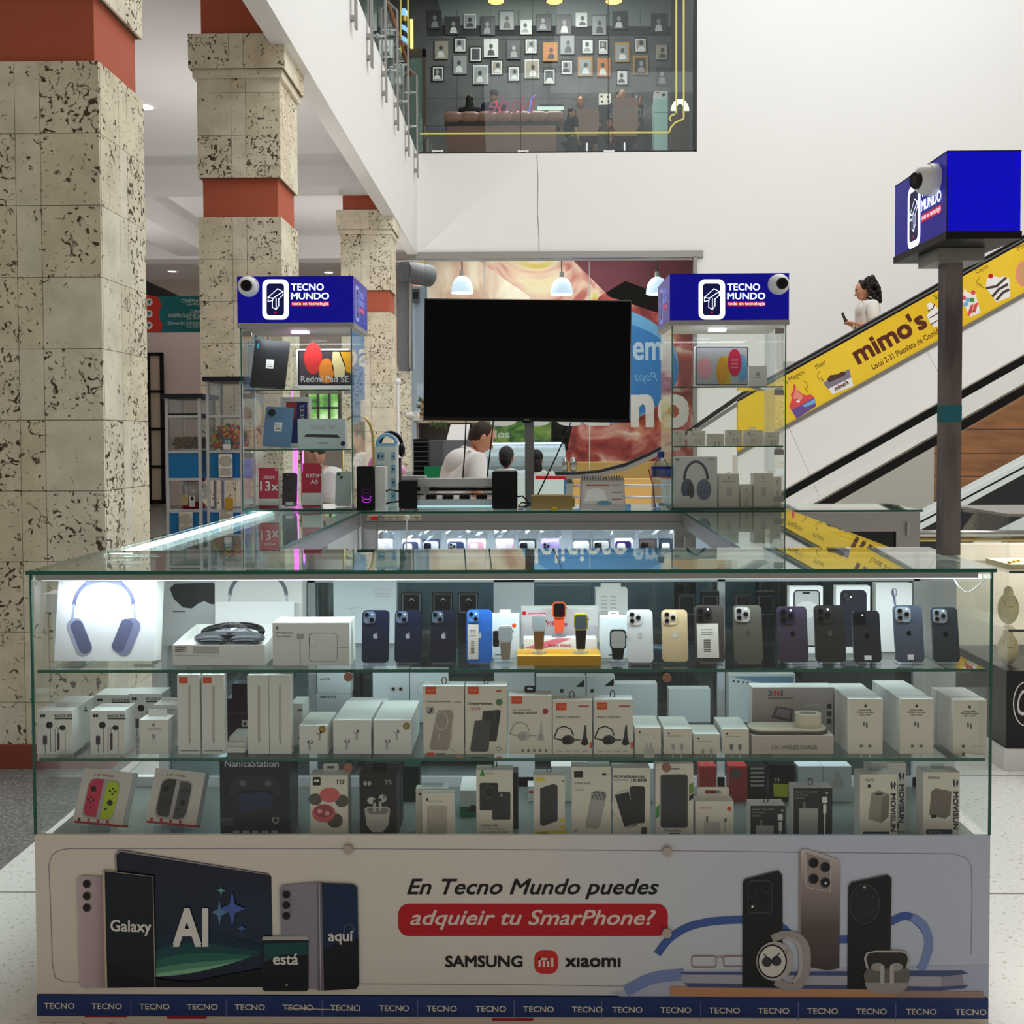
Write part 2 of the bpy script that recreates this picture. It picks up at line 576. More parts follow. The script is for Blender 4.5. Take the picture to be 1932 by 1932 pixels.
def pillar(label, x1, y0, wd, dp, zb):
 x0, y1 = x1 - wd, y0 + dp
 root = thing('stone_pillar', label, 'pillar', ((x0 + x1) / 2, (y0 + y1) / 2, 0), 'stone clad pillars along the corridor')
 T = 0.3285
 def clad(z0, z1, first, ext=0.0):
  g = B()
  g.box(x0 + 0.012 - ext, x1 - 0.012 + ext, y0 + 0.012 - ext, y1 - 0.012 + ext, z0, z1, GROUT)
  cuts = [0, 0.41, 0.585, 1]
  z = first
  while z > z0:
   z -= T
  while z < z1:
   a, c = max(z, z0), min(z + T, z1)
   if c - a > 0.01:
    for i in range(3):
     m = ST[rnd.choice([0, 0, 1, 1, 3, 2] if i != 1 else [2, 2, 1])]
     u0 = x0 + wd * cuts[i] + 0.0015 - ext * (i == 0)
     u1 = x0 + wd * cuts[i + 1] - 0.0015 + ext * (i == 2)
     g.box(u0, u1, y0 - ext, y0 + 0.013 - ext, a + 0.0015, c - 0.0015, m)
     g.box(u0, u1, y1 + ext - 0.013, y1 + ext, a + 0.0015, c - 0.0015, m)
     m = ST[rnd.choice([0, 1, 1, 3, 2] if i != 1 else [2, 1])]
     v0 = y0 + dp * cuts[i] + 0.0015 + (0.013 - ext) * (i == 0)
     v1 = y0 + dp * cuts[i + 1] - 0.0015 - (0.013 - ext) * (i == 2)
     g.box(x1 + ext - 0.013, x1 + ext, v0, v1, a + 0.0015, c - 0.0015, m)
     g.box(x0 - ext, x0 - ext + 0.013, v0, v1, a + 0.0015, c - 0.0015, m)
   z += T
  return g
 clad(zb, 3.27, 3.27).build('lower_cladding', root)
 clad(3.575, 4.34, 3.575).build('upper_cladding', root)
 g = B()
 g.box(x0 + 0.03, x1 - 0.03, y0 + 0.03, y1 - 0.03, 3.27, 3.575, REDP)
 g.build('painted_band', root)
 g = clad(4.405, 4.67, 4.405, 0.05)
 g.box(x0 - 0.025, x1 + 0.025, y0 - 0.025, y1 + 0.025, 4.34, 4.405, ST[2])
 g.build('capital', root)
 g = B()
 g.box(x0 + 0.03, x1 - 0.03, y0 + 0.03, y1 - 0.03, 4.67, ZC, REDP)
 g.build('painted_neck', root)
 if zb > 0:
  g = B()
  g.box(x0 - 0.012, x1 + 0.012, y0 - 0.012, y1 + 0.012, 0.003, zb, mat('terracotta_tile_base', (150, 76, 58), 0.4))
  g.build('base_course', root)
YP = (4.72, 8.05, 14.2)
pillar('large stone pillar with terracotta bands nearest the viewer, by the kiosk corner', X_(193, YP[0], 600), YP[0], 0.66, 0.56, 0.115)
pillar('stone pillar with full capital standing behind the gumball vending racks', X_(530, YP[1], 400), YP[1], 0.648, 0.62, 0.115)
pillar('slim looking far stone pillar with capital beside the shop front opening', X_(737, YP[2], 500), YP[2], 0.69, 0.6, 0.115)
for u, v, lab in ((272, 199, 'round ceiling downlight next to the large near pillar'), (325, 511, 'round ceiling downlight seen above the teal directory sign'), (620, 513, 'round ceiling downlight between the two farther pillars')):
 p = WZ(u, v, ZC)
 o = thing('downlight', lab, 'ceiling light', (p.x, p.y, ZC), 'corridor downlights')
 b = B()
 b.lathe((p.x, p.y, ZC), [(0.13, -0.001), (0.13, -0.02), (0.10, -0.02), (0.095, 0.0)], WHITEP)
 b.build('trim_ring', o)
 b = B()
 b.cyl((p.x, p.y, ZC - 0.006), (p.x, p.y, ZC - 0.004), 0.098, 0.098, mat('downlight_lens', (255, 244, 225), 0.5, emit=9))
 b.build('lens', o)
 l = bpy.data.lights.new('downlight_and_fill_lamp', 'SPOT')
 l.energy = 30
 l.spot_size = R(150)
 l.color = (1, 0.92, 0.84)
 l.shadow_soft_size = 0.1
 lo = bpy.data.objects.new('downlight_and_fill_lamp', l)
 C.objects.link(lo)
 lo.parent = o
 lo.location = (0, 0, -0.03)
for x, y in ((-3.1, 16.0), (-6.6, 15.5), (-6.5, 8.5), (-3.3, 10.6)):  # added point fills without fixtures, standing in for bounced corridor light
 l = bpy.data.lights.new('downlight_and_fill_lamp', 'POINT')
 l.energy = 50
 l.color = (1, .95, .92)
 l.shadow_soft_size = .06
 lo = bpy.data.objects.new('downlight_and_fill_lamp', l)
 C.objects.link(lo)
 lo.location = (x, y, 3.4)
YE = 23.4
o = thing('shop_window_frame', 'black framed corridor shop window with pale panes behind the gumball rack', 'window', W(300, 940, YE))
b = B()
q = Pr(b, YE)
p0, p1 = W(284, 950, YE), W(309, 662, YE)
for v0, v1 in ((662, 668), (733, 738), (804, 809), (875, 880), (940, 948)):
 b.box(p0.x, p1.x, YE - 0.08, YE - 0.01, Z_(v1, YE), Z_(v0, YE), BLACKM)
b.box(p1.x - 0.07, p1.x, YE - 0.08, YE - 0.01, Z_(948, YE), Z_(662, YE), BLACKM)
b.box(p0.x, p0.x + 0.05, YE - 0.08, YE - 0.01, Z_(948, YE), Z_(662, YE), BLACKM)
b.build('frame', o)
b = B()
b.box(p0.x + 0.05, p1.x - 0.07, YE - 0.03, YE - 0.02, Z_(945, YE), Z_(664, YE), mat('pale_pane', (186, 172, 152), 0.3))
b.build('pane', o)
YG = 22.5
b = B()
fol = noise_mat('trees_outside', (150, 190, 120), [(0.3, (40, 90, 40)), (0.48, (120, 175, 90)), (0.6, (210, 235, 190)), (0.75, (240, 250, 250))], 2.2, 0.8, emit=1.1)
p0, p1 = W(582, 812, YG), W(640, 736, YG)
b.box(p0.x, p1.x, YG, YG + 0.03, p0.z, p1.z, fol)
wn = b.build('window_1')
structure(wn)
b = B()
for u in (580, 600, 621, 640):
 x = X_(u, YG)
 b.box(x, x + 0.05, YG - 0.06, YG - 0.01, p0.z, p1.z, MIDGREY)
b.box(p0.x, p1.x, YG - 0.06, YG - 0.01, Z_(770, YG), Z_(766, YG), MIDGREY)
b.box(p0.x - 0.4, p1.x + 0.4, YG + 0.03, YG + 0.1, 0, p0.z, mat('end_wall_low', (190, 180, 172), 0.8))
structure(b.build('trim_4'))
YA = 12.5
b = B()
b.slab([W(276, 530, YA), W(332, 556, YA), W(332, 560, YA), W(276, 556, YA)], (0, 0.6, 0), BLACKM)  # black shop awning, hanging free of any wall
structure(b.build('corridor_awning'))
YS = 8.35
TEAL = mat('teal_sign', (26, 120, 126), 0.5)
p0, p1 = W(262, 626, YS), W(400, 558, YS)
p1.x = X_(530, YP[1], 400) - .648 - .001
o = thing('directory_sign', 'teal hanging directory sign with red side and white Spanish lettering', 'sign', (p0.x, YS, p0.z))
b = B()
b.box(p0.x, p1.x, YS, YS + 0.08, p0.z, p1.z, TEAL)
q = Pr(b, YS)
REDS = mat('sign_red', (214, 62, 46), 0.5)
q.poly([(262, 626), (303, 626), (307, 614), (301, 600), (300, 588), (305, 576), (300, 562), (290, 558), (262, 558)], REDS)
for v in (570, 592, 614):
 q.disc(281, v, 7, WHITE, lay=2)
 q.poly([(278, v - 3), (285, v - 3), (281.5, v + 4)], TEAL, 3)
LS = mat('sign_lettering', (214, 226, 226), 0.5)
for t, u, v0, v1 in (('CINEMAS', 342, 564, 571), ('2do PISO', 352, 572, 576), ('ZONA', 358, 584, 591), ('GASTRONOMICA', 318, 592, 599), ('2do PISO', 352, 599, 603), ('ZONA DE JUEGOS', 316, 607, 614), ('2do PISO', 352, 614, 618)):
 q.text(t, u, v0, 378, v1, LS, 0.015)
b.build('sign_board', o)
# ---------------------------------------------------------------- upstairs barber shop behind its big window
b = B()
b.box(-2.9, XR + .6, YW + 0.3, 24, ZU - 0.25, ZU, mat('dark_floor', (58, 50, 46), 0.5))
structure(b.build('floor_upper'))
YB = 22.36
CONC = noise_mat('dark_concrete', (92, 92, 94), [(0.3, (80, 81, 84)), (0.7, (102, 101, 101))], 2.5, 0.8)
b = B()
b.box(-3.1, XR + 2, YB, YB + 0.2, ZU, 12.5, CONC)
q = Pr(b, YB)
q.poly([(820, -24), (1330, -24), (1330, 50), (838, 48)], mat('painted_glass_reflection', (128, 136, 134), .8))  # ceiling reflection from the window glass, painted here onto the back wall
q.poly([(806, 50), (838, 48), (1330, 50), (1330, 68), (806, 68)], mat('dark_paint_band', (52, 54, 56), .8))
JN = mat('panel_joint', (62, 62, 64), 0.9)
for u in (862, 978, 1035, 1093, 1150, 1208):
 q.line([(u, 20), (u, 280)], 1.0, JN, 2)
for v in (74, 127, 186, 238):
 q.line([(800, v), (1290, v)], 1.0, JN, 2)
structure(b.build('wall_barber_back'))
b = B()
b.box(XR + 0.3, XR + 0.5, YW + 0.3, YB, ZU, 12.5, mat('dark_side_wall', (52, 54, 58), 0.8))
structure(b.build('wall_barber_right'))
b = B()
b.box(-3.1, -2.9, YW + 0.3, YB, ZU, 12.5, mat('dark_side_wall', (52, 54, 58), 0.8))
structure(b.build('wall_barber_left'))
b = B()
b.box(-12, -3.1, YW + .3, YW + .5, ZU, 13, mat('upper_beige_wall', (190, 168, 146), .8))
structure(b.build('wall_upper_left'))
zc0 = Z_(-25, YB)
b = B()
b.box(-2.2, XR + 0.3, YW + 0.4, YB, zc0, zc0 + 0.1, mat('grey_green_ceiling', (150, 160, 158), 0.8))
structure(b.build('ceiling_barber'))
area('barber_ceiling_light', (0.4, 19.9, zc0 - 0.15), (0, 0, 0), 2.4, 2.4, 260, (1, 0.96, 0.92))
b = B()
zt = 11.8
GB = glass('shop_front_glass', (240, 246, 244), 0.012)
b.box(-2.9, XR - 0.06, YW + 0.04, YW + 0.052, ZU + 0.02, zt, GB)
wn = b.build('window_2')
structure(wn)
b = B()
FRM = mat('dark_window_frame', (40, 42, 44), 0.5)
b.box(-2.9, XR, YW + 0.02, YW + 0.08, ZU, ZU + 0.03, FRM)
b.box(XR - 0.06, XR, YW + 0.02, YW + 0.08, ZU, zt, FRM)
for u in (985, 1149):
 x = X_(u, YW)
 b.box(x - 0.004, x + 0.004, YW + 0.03, YW + 0.06, ZU, zt, FRM)
structure(b.build('trim_5'))
b = B()
GOLDL = mat('gold_line_print', (214, 206, 112), 0.5)
q = Pr(b, YW + 0.038)
q.line([(792, 252), (1262, 250)], 3.2, GOLDL)
q.line([(1276, -20), (1276, 216)], 3.2, GOLDL)
q.line([(1290, -20), (1290, 224)], 3.2, GOLDL)
q.line([(1262, 250), (1266, 240), (1274, 231), (1290, 224)], 3.2, GOLDL)
q.line([(1276, 214), (1266, 218), (1263, 224), (1266, 228)], 3.2, GOLDL)
q.line([(756, -20), (756, 108)], 3.2, GOLDL)
q.line([(770, -20), (770, 108)], 3.2, GOLDL)
structure(b.build('trim_6'))
for u in (826, 987, 1149):
 p = W(u, 285, YW + 0.01)
 b = B()
 b.box(p.x - 0.07, p.x + 0.07, YW + 0.005, YW + 0.03, p.z - 0.012, p.z + 0.012, WHITE)
 b.cyl((p.x - 0.07, YW + 0.015, p.z), (p.x - 0.07, YW - 0.002, p.z), 0.022, 0.022, WHITE, 10)
 b.cyl((p.x + 0.07, YW + 0.015, p.z), (p.x + 0.07, YW - 0.002, p.z), 0.022, 0.022, WHITE, 10)
 props(b.build('glass_clamp', origin=p), 'white clamp holding the bottom edge of the upstairs shop glass', 'clamp', 'glass clamps of the upstairs window')
FR = {'b': mat('black_picture_frame', (26, 25, 26), 0.4), 'g': mat('gold_picture_frame', (176, 130, 62), 0.4), 'n': mat('unframed_print_edge', (80, 80, 82), 0.5), 'w': mat('white_picture_frame', (206, 208, 208), 0.4)}
PICS = [
 (808, 20, 833, 55, 'n', 0), (840, 32, 868, 66, 'n', 0), (875, 27, 898, 55, 'w', 1), (907, 32, 934, 67, 'n', 0), (942, 21, 970, 57, 'n', 1), (982, 38, 1003, 66, 'w', 2), (1012, 27, 1040, 59, 'n', 0), (1050, 28, 1078, 65, 'n', 0), (1086, 25, 1108, 52, 'w', 2), (1117, 29, 1144, 66, 'n', 1), (1155, 22, 1183, 56, 'n', 0), (1228, 26, 1257, 62, 'n', 0),
 (820, 77, 846, 112, 'n', 3), (857, 71, 880, 99, 'b', 1), (886, 88, 909, 117, 'b', 4), (913, 74, 940, 109, 'w', 2), (956, 77, 983, 112, 'n', 0), (990, 73, 1014, 102, 'b', 1), (1024, 81, 1052, 117, 'g', 5), (1057, 67, 1084, 103, 'n', 1), (1097, 74, 1120, 102, 'b', 2), (1128, 74, 1148, 103, 'b', 0), (1160, 81, 1187, 118, 'g', 1), (1197, 71, 1220, 99, 'b', 3), (1237, 84, 1259, 113, 'n', 3),
 (855, 105, 881, 140, 'n', 1), (926, 113, 949, 142, 'b', 3), (990, 113, 1017, 149, 'w', 3), (1058, 113, 1081, 141, 'b', 1), (1090, 108, 1118, 145, 'g', 1), (1126, 109, 1152, 145, 'n', 5), (1194, 106, 1222, 142, 'g', 0),
 (815, 125, 838, 154, 'b', 0), (893, 124, 921, 160, 'w', 1), (958, 125, 981, 154, 'b', 1), (1025, 130, 1048, 159, 'b', 4), (1163, 132, 1185, 161, 'b', 2), (1237, 126, 1264, 161, 'n', 0)]
PMAT = [mat('photo_dark', (70, 70, 72), 0.3), mat('photo_grey', (150, 152, 154), 0.3), mat('photo_white', (214, 214, 212), 0.3), mat('photo_sepia', (160, 150, 136), 0.3), mat('photo_slate', (74, 78, 84), 0.3), mat('photo_orange', (190, 120, 70), 0.3)]
RN = ['first', 'second', 'third', 'fourth', 'fifth', 'sixth', 'seventh', 'eighth', 'ninth', 'tenth', 'eleventh', 'twelfth', 'thirteenth']
FW = {'b': 'black framed', 'g': 'gold framed', 'n': 'frameless dark', 'w': 'pale edged'}
ROWS = [(0, 12, 'top row'), (12, 25, 'second row'), (25, 32, 'third row'), (32, 38, 'lowest row')]
rp = random.Random(11)
for a, z, rn in ROWS:
 for i in range(a, z):
  u0, v0, u1, v1, fr, pm = PICS[i]
  p0, p1 = W(u0, v1, YB), W(u1, v0, YB)
  o = thing('picture_frame', '%s picture, %s from the left in the %s on the barbershop wall' % (FW[fr], RN[i - a], rn), 'picture', ((p0.x + p1.x) / 2, YB, p0.z), 'pictures on the upstairs wall')
  b = B()
  b.box(p0.x, p1.x, YB - 0.035, YB - 0.001, p0.z, p1.z, FR[fr])
  b.build('frame', o)
  b = B()
  q = Pr(b, YB - 0.0355)
  e = {'b': 1.8, 'g': 3.2, 'n': 0.6, 'w': 1.6}[fr]
  q.rect(u0 + e, v0 + e, u1 - e, v1 - e, PMAT[2] if fr == 'b' else PMAT[pm])
  q.rect(u0 + e + 2.2, v0 + e + 2.2, u1 - e - 2.2, v1 - e - 2.2, PMAT[pm], 2)
  uc, vc = (u0 + u1) / 2 + rp.uniform(-2, 2), (v0 + v1) / 2
  dk, lt = PMAT[0 if pm != 0 else 1], PMAT[2 if pm != 2 else 1]
  q.disc(uc, vc - 4, 3.6, dk, 4.6, 3)
  q.poly([(uc - 7, v1 - e - 3), (uc - 5, vc + 4), (uc, vc + 1.5), (uc + 5, vc + 4), (uc + 7, v1 - e - 3)], lt if rp.random() < .5 else dk, 4)
  b.build('photograph', o)
YQ = 18.3
LEA = mat('brown_leather', (150, 108, 94), 0.4, var=0.15, scale=5)
BWD = mat('brown_wood_board', (134, 98, 86), 0.5, var=0.2, scale=4)
p0, p1 = W(846, 288, YQ), W(1050, 212, YQ)
o = thing('leather_bench', 'brown tufted leather bench back seen through the upstairs window', 'bench', ((p0.x + p1.x) / 2, YQ, ZU))
b = B()
x0, x1 = X_(843, YQ), X_(1064, YQ)
zt_ = Z_(210, YQ)
vs, n = [], 14
for i in range(57):
 k = i / 56
 r = .13 * (1 - .16 * abs(math.cos(7 * math.pi * k)) ** 14)
 vs += [(x0 + (x1 - x0) * k, YQ + r * math.cos(t), zt_ - .13 + r * math.sin(t)) for t in [2 * math.pi * j / n for j in range(n)]]
b.add(vs, [(i * n + j, i * n + (j + 1) % n, (i + 1) * n + (j + 1) % n, (i + 1) * n + j) for i in range(56) for j in range(n)], LEA, True)
b.add(vs[:n], [tuple(range(n))], LEA)
b.add(vs[-n:], [tuple(range(n))], LEA)
b.build('tufted_top', o)
b = B()
b.box(x0 + 0.03, x1 - 0.05, YQ - 0.1, YQ + 0.12, zt_ - 0.32, zt_ - 0.16, mat('dark_leather', (52, 38, 34), 0.5))
b.box(X_(849, YQ), X_(1050, YQ), YQ - 0.16, YQ + 0.2, ZU + 0.001, zt_ - 0.3, BWD)
b.build('front_board', o)
for u0, u1, v0, lab in ((1087, 1130, 205, 'brown barber chair back beside the leather bench end'), (1157, 1204, 184, 'taller brown barber chair back by the tool shelf')):
 Yc = 19.05
 p0, p1 = W(u0, 288, Yc), W(u1, v0, Yc)
 o = thing('barber_chair', lab, 'barber chair', ((p0.x + p1.x) / 2, Yc, ZU), 'barber chairs upstairs')
 b = B()
 b.rbox(p0.x, p1.x, Yc, Yc + 0.12, Z_(248, Yc), p1.z, 0.06, LEA)
 b.build('backrest', o)
 b = B()
 b.rboxz(p0.x, p1.x, Yc, Yc + 0.5, Z_(258, Yc), Z_(248, Yc), 0.06, LEA)
 b.build('seat', o)
 b = B()
 xc = (p0.x + p1.x) / 2
 b.cyl((xc, Yc + 0.25, ZU + 0.03), (xc, Yc + 0.25, Z_(258, Yc)), 0.04, 0.04, CHROME)
 b.cyl((xc, Yc + 0.25, ZU + 0.001), (xc, Yc + 0.25, ZU + 0.03), 0.25, 0.22, CHROME, 24)
 b.build('pedestal', o)
 b = B()
 for x in (p0.x - 0.05, p1.x):
  b.box(x, x + 0.05, Yc + 0.1, Yc + 0.45, Z_(236, Yc), Z_(232, Yc), LEA)
 b.build('armrest', o)
Yt = 21.75
b = B()
p0, p1 = W(1018, 288, Yt), W(1064, 196, Yt)
b.box(p0.x, p1.x, Yt, Yt + 0.4, ZU + 0.001, p1.z, mat('dark_cabinet', (50, 46, 46), 0.5))
q = Pr(b, Yt)
q.rect(1014, 201, 1064, 208, mat('lit_shelf', (190, 214, 206), 0.4, emit=0.3))
props(b.build('counter_cabinet', origin=((p0.x + p1.x) / 2, Yt, ZU)), 'low dark barber cabinet with a pale glowing shelf edge behind the bench', 'cabinet')
b = B()
p0, p1 = W(1130, 288, Yt), W(1214, 197, Yt)
b.box(p0.x, p1.x, Yt, Yt + 0.4, ZU + 0.001, p1.z, mat('black_cabinet', (34, 32, 33), 0.5))
props(b.build('tool_cabinet', origin=((p0.x + p1.x) / 2, Yt, ZU)), 'black barber tool cabinet behind the taller brown chair', 'cabinet')
zt2 = p1.z
for u, h, c, lab in ((1193, 26, (34, 40, 36), 'dark bottle with narrow neck on the barber tool cabinet'), (1201, 22, (190, 190, 186), 'pale grey spray bottle on the barber tool cabinet'), (1208, 23, (150, 84, 54), 'orange brown bottle on the barber tool cabinet')):
 p = W(u, 200, Yt + 0.2)
 b = B()
 hh = h * (Yt + .2) / F
 b.lathe((p.x, Yt + 0.2, zt2), [(0, 0), (0.03, 0), (0.03, hh * .6), (0.012, hh * .75), (0.012, hh), (0, hh)], mat('bottle_%d' % u, c, 0.3))
 props(b.build('bottle', origin=(p.x, Yt + 0.2, zt2)), lab, 'bottle', 'bottles on the barber cabinet')
b = B()
p0, p1 = W(1131, 195, Yt - 0.05), W(1153, 176, Yt - 0.05)
b.box(p0.x, p1.x, Yt + 0.05, Yt + 0.2, zt2, zt2 + (p1.z - p0.z) + 0.04, OFFW)
q = Pr(b, Yt + 0.05)
for u, v in ((1135, 182), (1147, 183), (1136, 192), (1148, 191)):
 q.disc(u, v, 2.2, INK)
props(b.build('outlet_box', origin=((p0.x + p1.x) / 2, Yt + 0.1, zt2)), 'cream box with four dark knobs on the barber tool cabinet', 'box')
Yk = 18.6
b = B()
p0, p1 = W(1235, 288, Yk), W(1260, 186, Yk)
b.box(p0.x, p1.x, Yk, Yk + 0.35, ZU + 0.001, p1.z, mat('pale_mint', (196, 226, 220), 0.4))
q = Pr(b, Yk)
q.line([(1235, 212), (1260, 212)], 1.2, MIDGREY)
ct = b.build('pale_cabinet', origin=((p0.x + p1.x) / 2, Yk, ZU))
props(ct, 'tall narrow pale mint cabinet beside the arched wooden stand upstairs', 'cabinet')
b = B()
b.box(p0.x, p1.x, Yk + 0.02, Yk + 0.2, p1.z, p1.z + 14 * Yk / F, WHITE)
q = Pr(b, Yk + 0.02)
q.disc(1252, 179, 3, INK)
q.rect(1237, 174, 1245, 176, RED)
props(b.build('carton', origin=((p0.x + p1.x) / 2, Yk + 0.1, p1.z)), 'white carton with black lens picture on top of the pale mint cabinet', 'box')
p0, p1 = W(1262, 288, Yk), W(1300, 212, Yk)
o = thing('arched_stand', 'dark wooden barber stand crowned with a glowing white arch', 'stand', ((p0.x + p1.x) / 2, Yk, ZU))
b = B()
b.box(p0.x, p1.x, Yk, Yk + 0.3, ZU + 0.001, p1.z, mat('walnut', (92, 62, 50), 0.5, var=0.25, scale=6))
b.build('body', o)
b = B()
q = Pr(b, Yk - 0.0)
q.ring(1283, 209, 17, 9, mat('glowing_arch', (255, 255, 255), 0.5, emit=4), 22, 2, 24, 180, 360)
b.build('lit_arch', o)
for i, u in enumerate((936, 1046, 1158)):
 Yl = 19.1
 p = W(u, 3, Yl)
 o = thing('pendant_lamp', 'orange glowing pendant lamp upstairs, %s of the three over the bench' % ('leftmost', 'middle', 'rightmost')[i], 'pendant lamp', (p.x, Yl, p.z - .05), 'upstairs pendant lamps')
 b = B()
 b.lathe((p.x, Yl, p.z), [(0.05, 0.16), (0.11, 0.10), (0.165, 0.0), (0.155, 0.0), (0.1, 0.09)], mat('copper_shade', (178, 96, 52), 0.35, 0.6))
 b.cyl((p.x, Yl, p.z + 0.16), (p.x, Yl, zc0), 0.008, 0.008, BLACK, 8)
 b.build('lamp_shade', o)
 b = B()
 b.lathe((p.x, Yl, p.z), [(0, 0.004), (0.15, 0.004)], mat('amber_glow', (255, 196, 120), 0.5, emit=2.2))
 b.build('bulb_disc', o)
b = B()
q = Pr(b, YW + 0.5)
for u in (925, 1005):
 b.tube([W(u, 190, YW + .5), W(u, -60, YW + .5)], .003, BLACK, 5)
q.text('Nade', 920, 180, 1012, 214, mat('neon_letters', (150, 60, 90), 0.4, emit=0.5), 0.0, -0.3, mirror=True)
q.line([(1004, 182), (998, 212)], 1.6, mat('neon_blue', (120, 120, 250), 0.4, emit=0.9), 2)
q.line([(1012, 178), (1004, 184)], 1.6, mat('neon_blue', (120, 120, 250), 0.4, emit=0.9), 2)
q.line([(936, 190), (944, 212)], 1.8, mat('neon_red', (220, 40, 50), 0.4, emit=0.8), 2)
props(b.build('neon_word', origin=W(966, 210, YW + .5)), 'red and violet neon word seen from behind above the bench', 'neon sign')
b = B()
q = Pr(b, YW + 0.055)
q.text('Normas', 1150, 196, 1232, 222, mat('faint_grey_vinyl', (120, 118, 116), 0.6), -0.008, -0.35, mirror=True)
structure(b.build('trim_7'))
YBP = 17.55
p0, p1 = W(755, 86, YBP), W(769, 13, YBP)
xc, rr = (p0.x + p1.x) / 2, (p1.x - p0.x) / 2
o = thing('barber_pole', 'lit blue and white barber pole behind the upper balcony railing', 'barber pole', (xc, YBP + 0.1, p0.z))
GOLD = mat('gold_metal', (196, 160, 70), 0.3, 0.8)
b = B()
zz = [Z_(v, YBP) for v in (86, 82, 40, 30, 27, 13)]
b.cyl((xc, YBP, zz[0]), (xc, YBP, zz[1]), rr, rr, GOLD)
b.cyl((xc, YBP, zz[2]), (xc, YBP, zz[3]), rr, rr, GOLD)
b.cyl((xc, YBP, zz[3]), (xc, YBP + 0.24, zz[3]), 0.02, 0.02, GOLD)
b.build('bracket', o)
b = B()
b.cyl((xc, YBP, zz[1]), (xc, YBP, zz[2]), rr * .9, rr * .9, mat('pole_dark_stripe', (24, 28, 44), 0.3))
bl = mat('pole_blue_light', (120, 165, 255), 0.3, emit=1.6)
for k in range(2):
 a = Z_(80 - k * 21, YBP)
 n = 14
 vs, fs = [], []
 for j in range(n + 1):
  t = math.pi * (1 + j / n)
  zo = -j / n * 0.09
  for dz in (0, 0.085):
   vs.append((xc + rr * .92 * math.cos(t), YBP + rr * .92 * math.sin(t), a + zo + dz + 0.06))
 b.add(vs, [(2 * j, 2 * j + 2, 2 * j + 3, 2 * j + 1) for j in range(n)], bl)
b.build('striped_tube', o)
b = B()
b.lathe((xc, YBP, zz[3]), [(rr * .9, 0.0), (rr * .9, 0.09), (rr * .5, 0.13), (0, 0.14)], bl)
b.build('lit_cap', o)
b = B()
p0, p1 = W(774, 90, YBP + 0.3), W(779, 36, YBP + 0.3)
b.box(p0.x, p1.x, YBP + 0.3, YBP + 0.35, p0.z, p1.z, mat('yellow_light_bar', (255, 226, 110), 0.4, emit=2.0))
props(b.build('light_bar', origin=(p0.x, YBP + .3, p0.z)), 'short vertical yellow light bar beside the barber pole', 'light')
YD = 17.9
p0, p1 = W(760, 288, YD), W(803, 92, YD)
o = thing('mirror_panel', 'tall brown framed mirror panel left of the picture wall', 'mirror', ((p0.x + p1.x) / 2, YD, ZU))
b = B()
bw = mat('brown_frame_wood', (88, 72, 62), 0.5)
b.box(p0.x, p0.x + 0.09, YD, YD + 0.06, ZU + 0.001, p1.z, bw)
b.box(p1.x - 0.06, p1.x, YD, YD + 0.06, ZU + 0.001, p1.z, bw)
b.box(p0.x, p1.x, YD, YD + 0.06, p1.z - 0.14, p1.z, bw)
b.build('frame', o)
b = B()
b.box(p0.x + 0.09, p1.x - 0.06, YD + 0.02, YD + 0.03, ZU + 0.03, p1.z - 0.14, mat('greenish_mirror', (140, 160, 160), 0.12, 0.7))
b.build('mirror_pane', o)
# ---------------------------------------------------------------- balcony railing: posts bolted to the parapet, glass between
ro = thing('balcony_railing', 'steel and glass railing bolted to the white upper balcony edge', 'railing', (XB + 0.03, 9, ZU - .3))
ys = [16.75, 15.5, 14.2, 13.0, 11.8, 10.7, 9.7, 8.7, 7.8]
xr = XB + 0.055
zr0, zr1 = ZU - 0.5, ZU + 1.12
for i, y in enumerate(ys):
 b = B()
 b.box(xr - 0.012, xr + 0.012, y - 0.04, y + 0.04, zr0, zr1, STEELG)
 b.box(XB + 0.002, xr - 0.01, y - 0.03, y + 0.03, zr0 + 0.08, zr0 + 0.13, STEELG)
 b.box(XB + 0.002, xr - 0.01, y - 0.03, y + 0.03, zr0 + 0.32, zr0 + 0.37, STEELG)
 b.slab([(xr - 0.012, y - 0.04, zr1), (xr + 0.012, y - 0.04, zr1), (xr + 0.012, y + 0.04, zr1), (xr - 0.012, y + 0.04, zr1)], (-0.13, 0, 0.12), STEELG)
 pp = b.build('post', ro)
 b = B()
 for z in (ZU + 0.32, ZU + 0.86):
  b.cyl((xr, y, z), (xr - 0.09, y, z), 0.018, 0.018, CHROME, 10)
  b.cyl((xr - 0.09, y, z), (xr - 0.10, y, z), 0.03, 0.03, CHROME, 12)
 b.build('glass_clip', pp)
for i in range(len(ys) - 1):
 b = B()
 b.box(xr - 0.115, xr - 0.105, ys[i + 1] + 0.03, ys[i] - 0.03, ZU + 0.06, ZU + 1.05, glass('railing_glass', (216, 228, 226), 0.04))
 b.build('glass_panel', ro)
b = B()
b.tube([(xr - 0.13, y, zr1 + 0.14) for y in (17.1, 11, 5)], 0.024, mat('wooden_handrail', (178, 120, 78), 0.4))
b.build('handrail', ro)
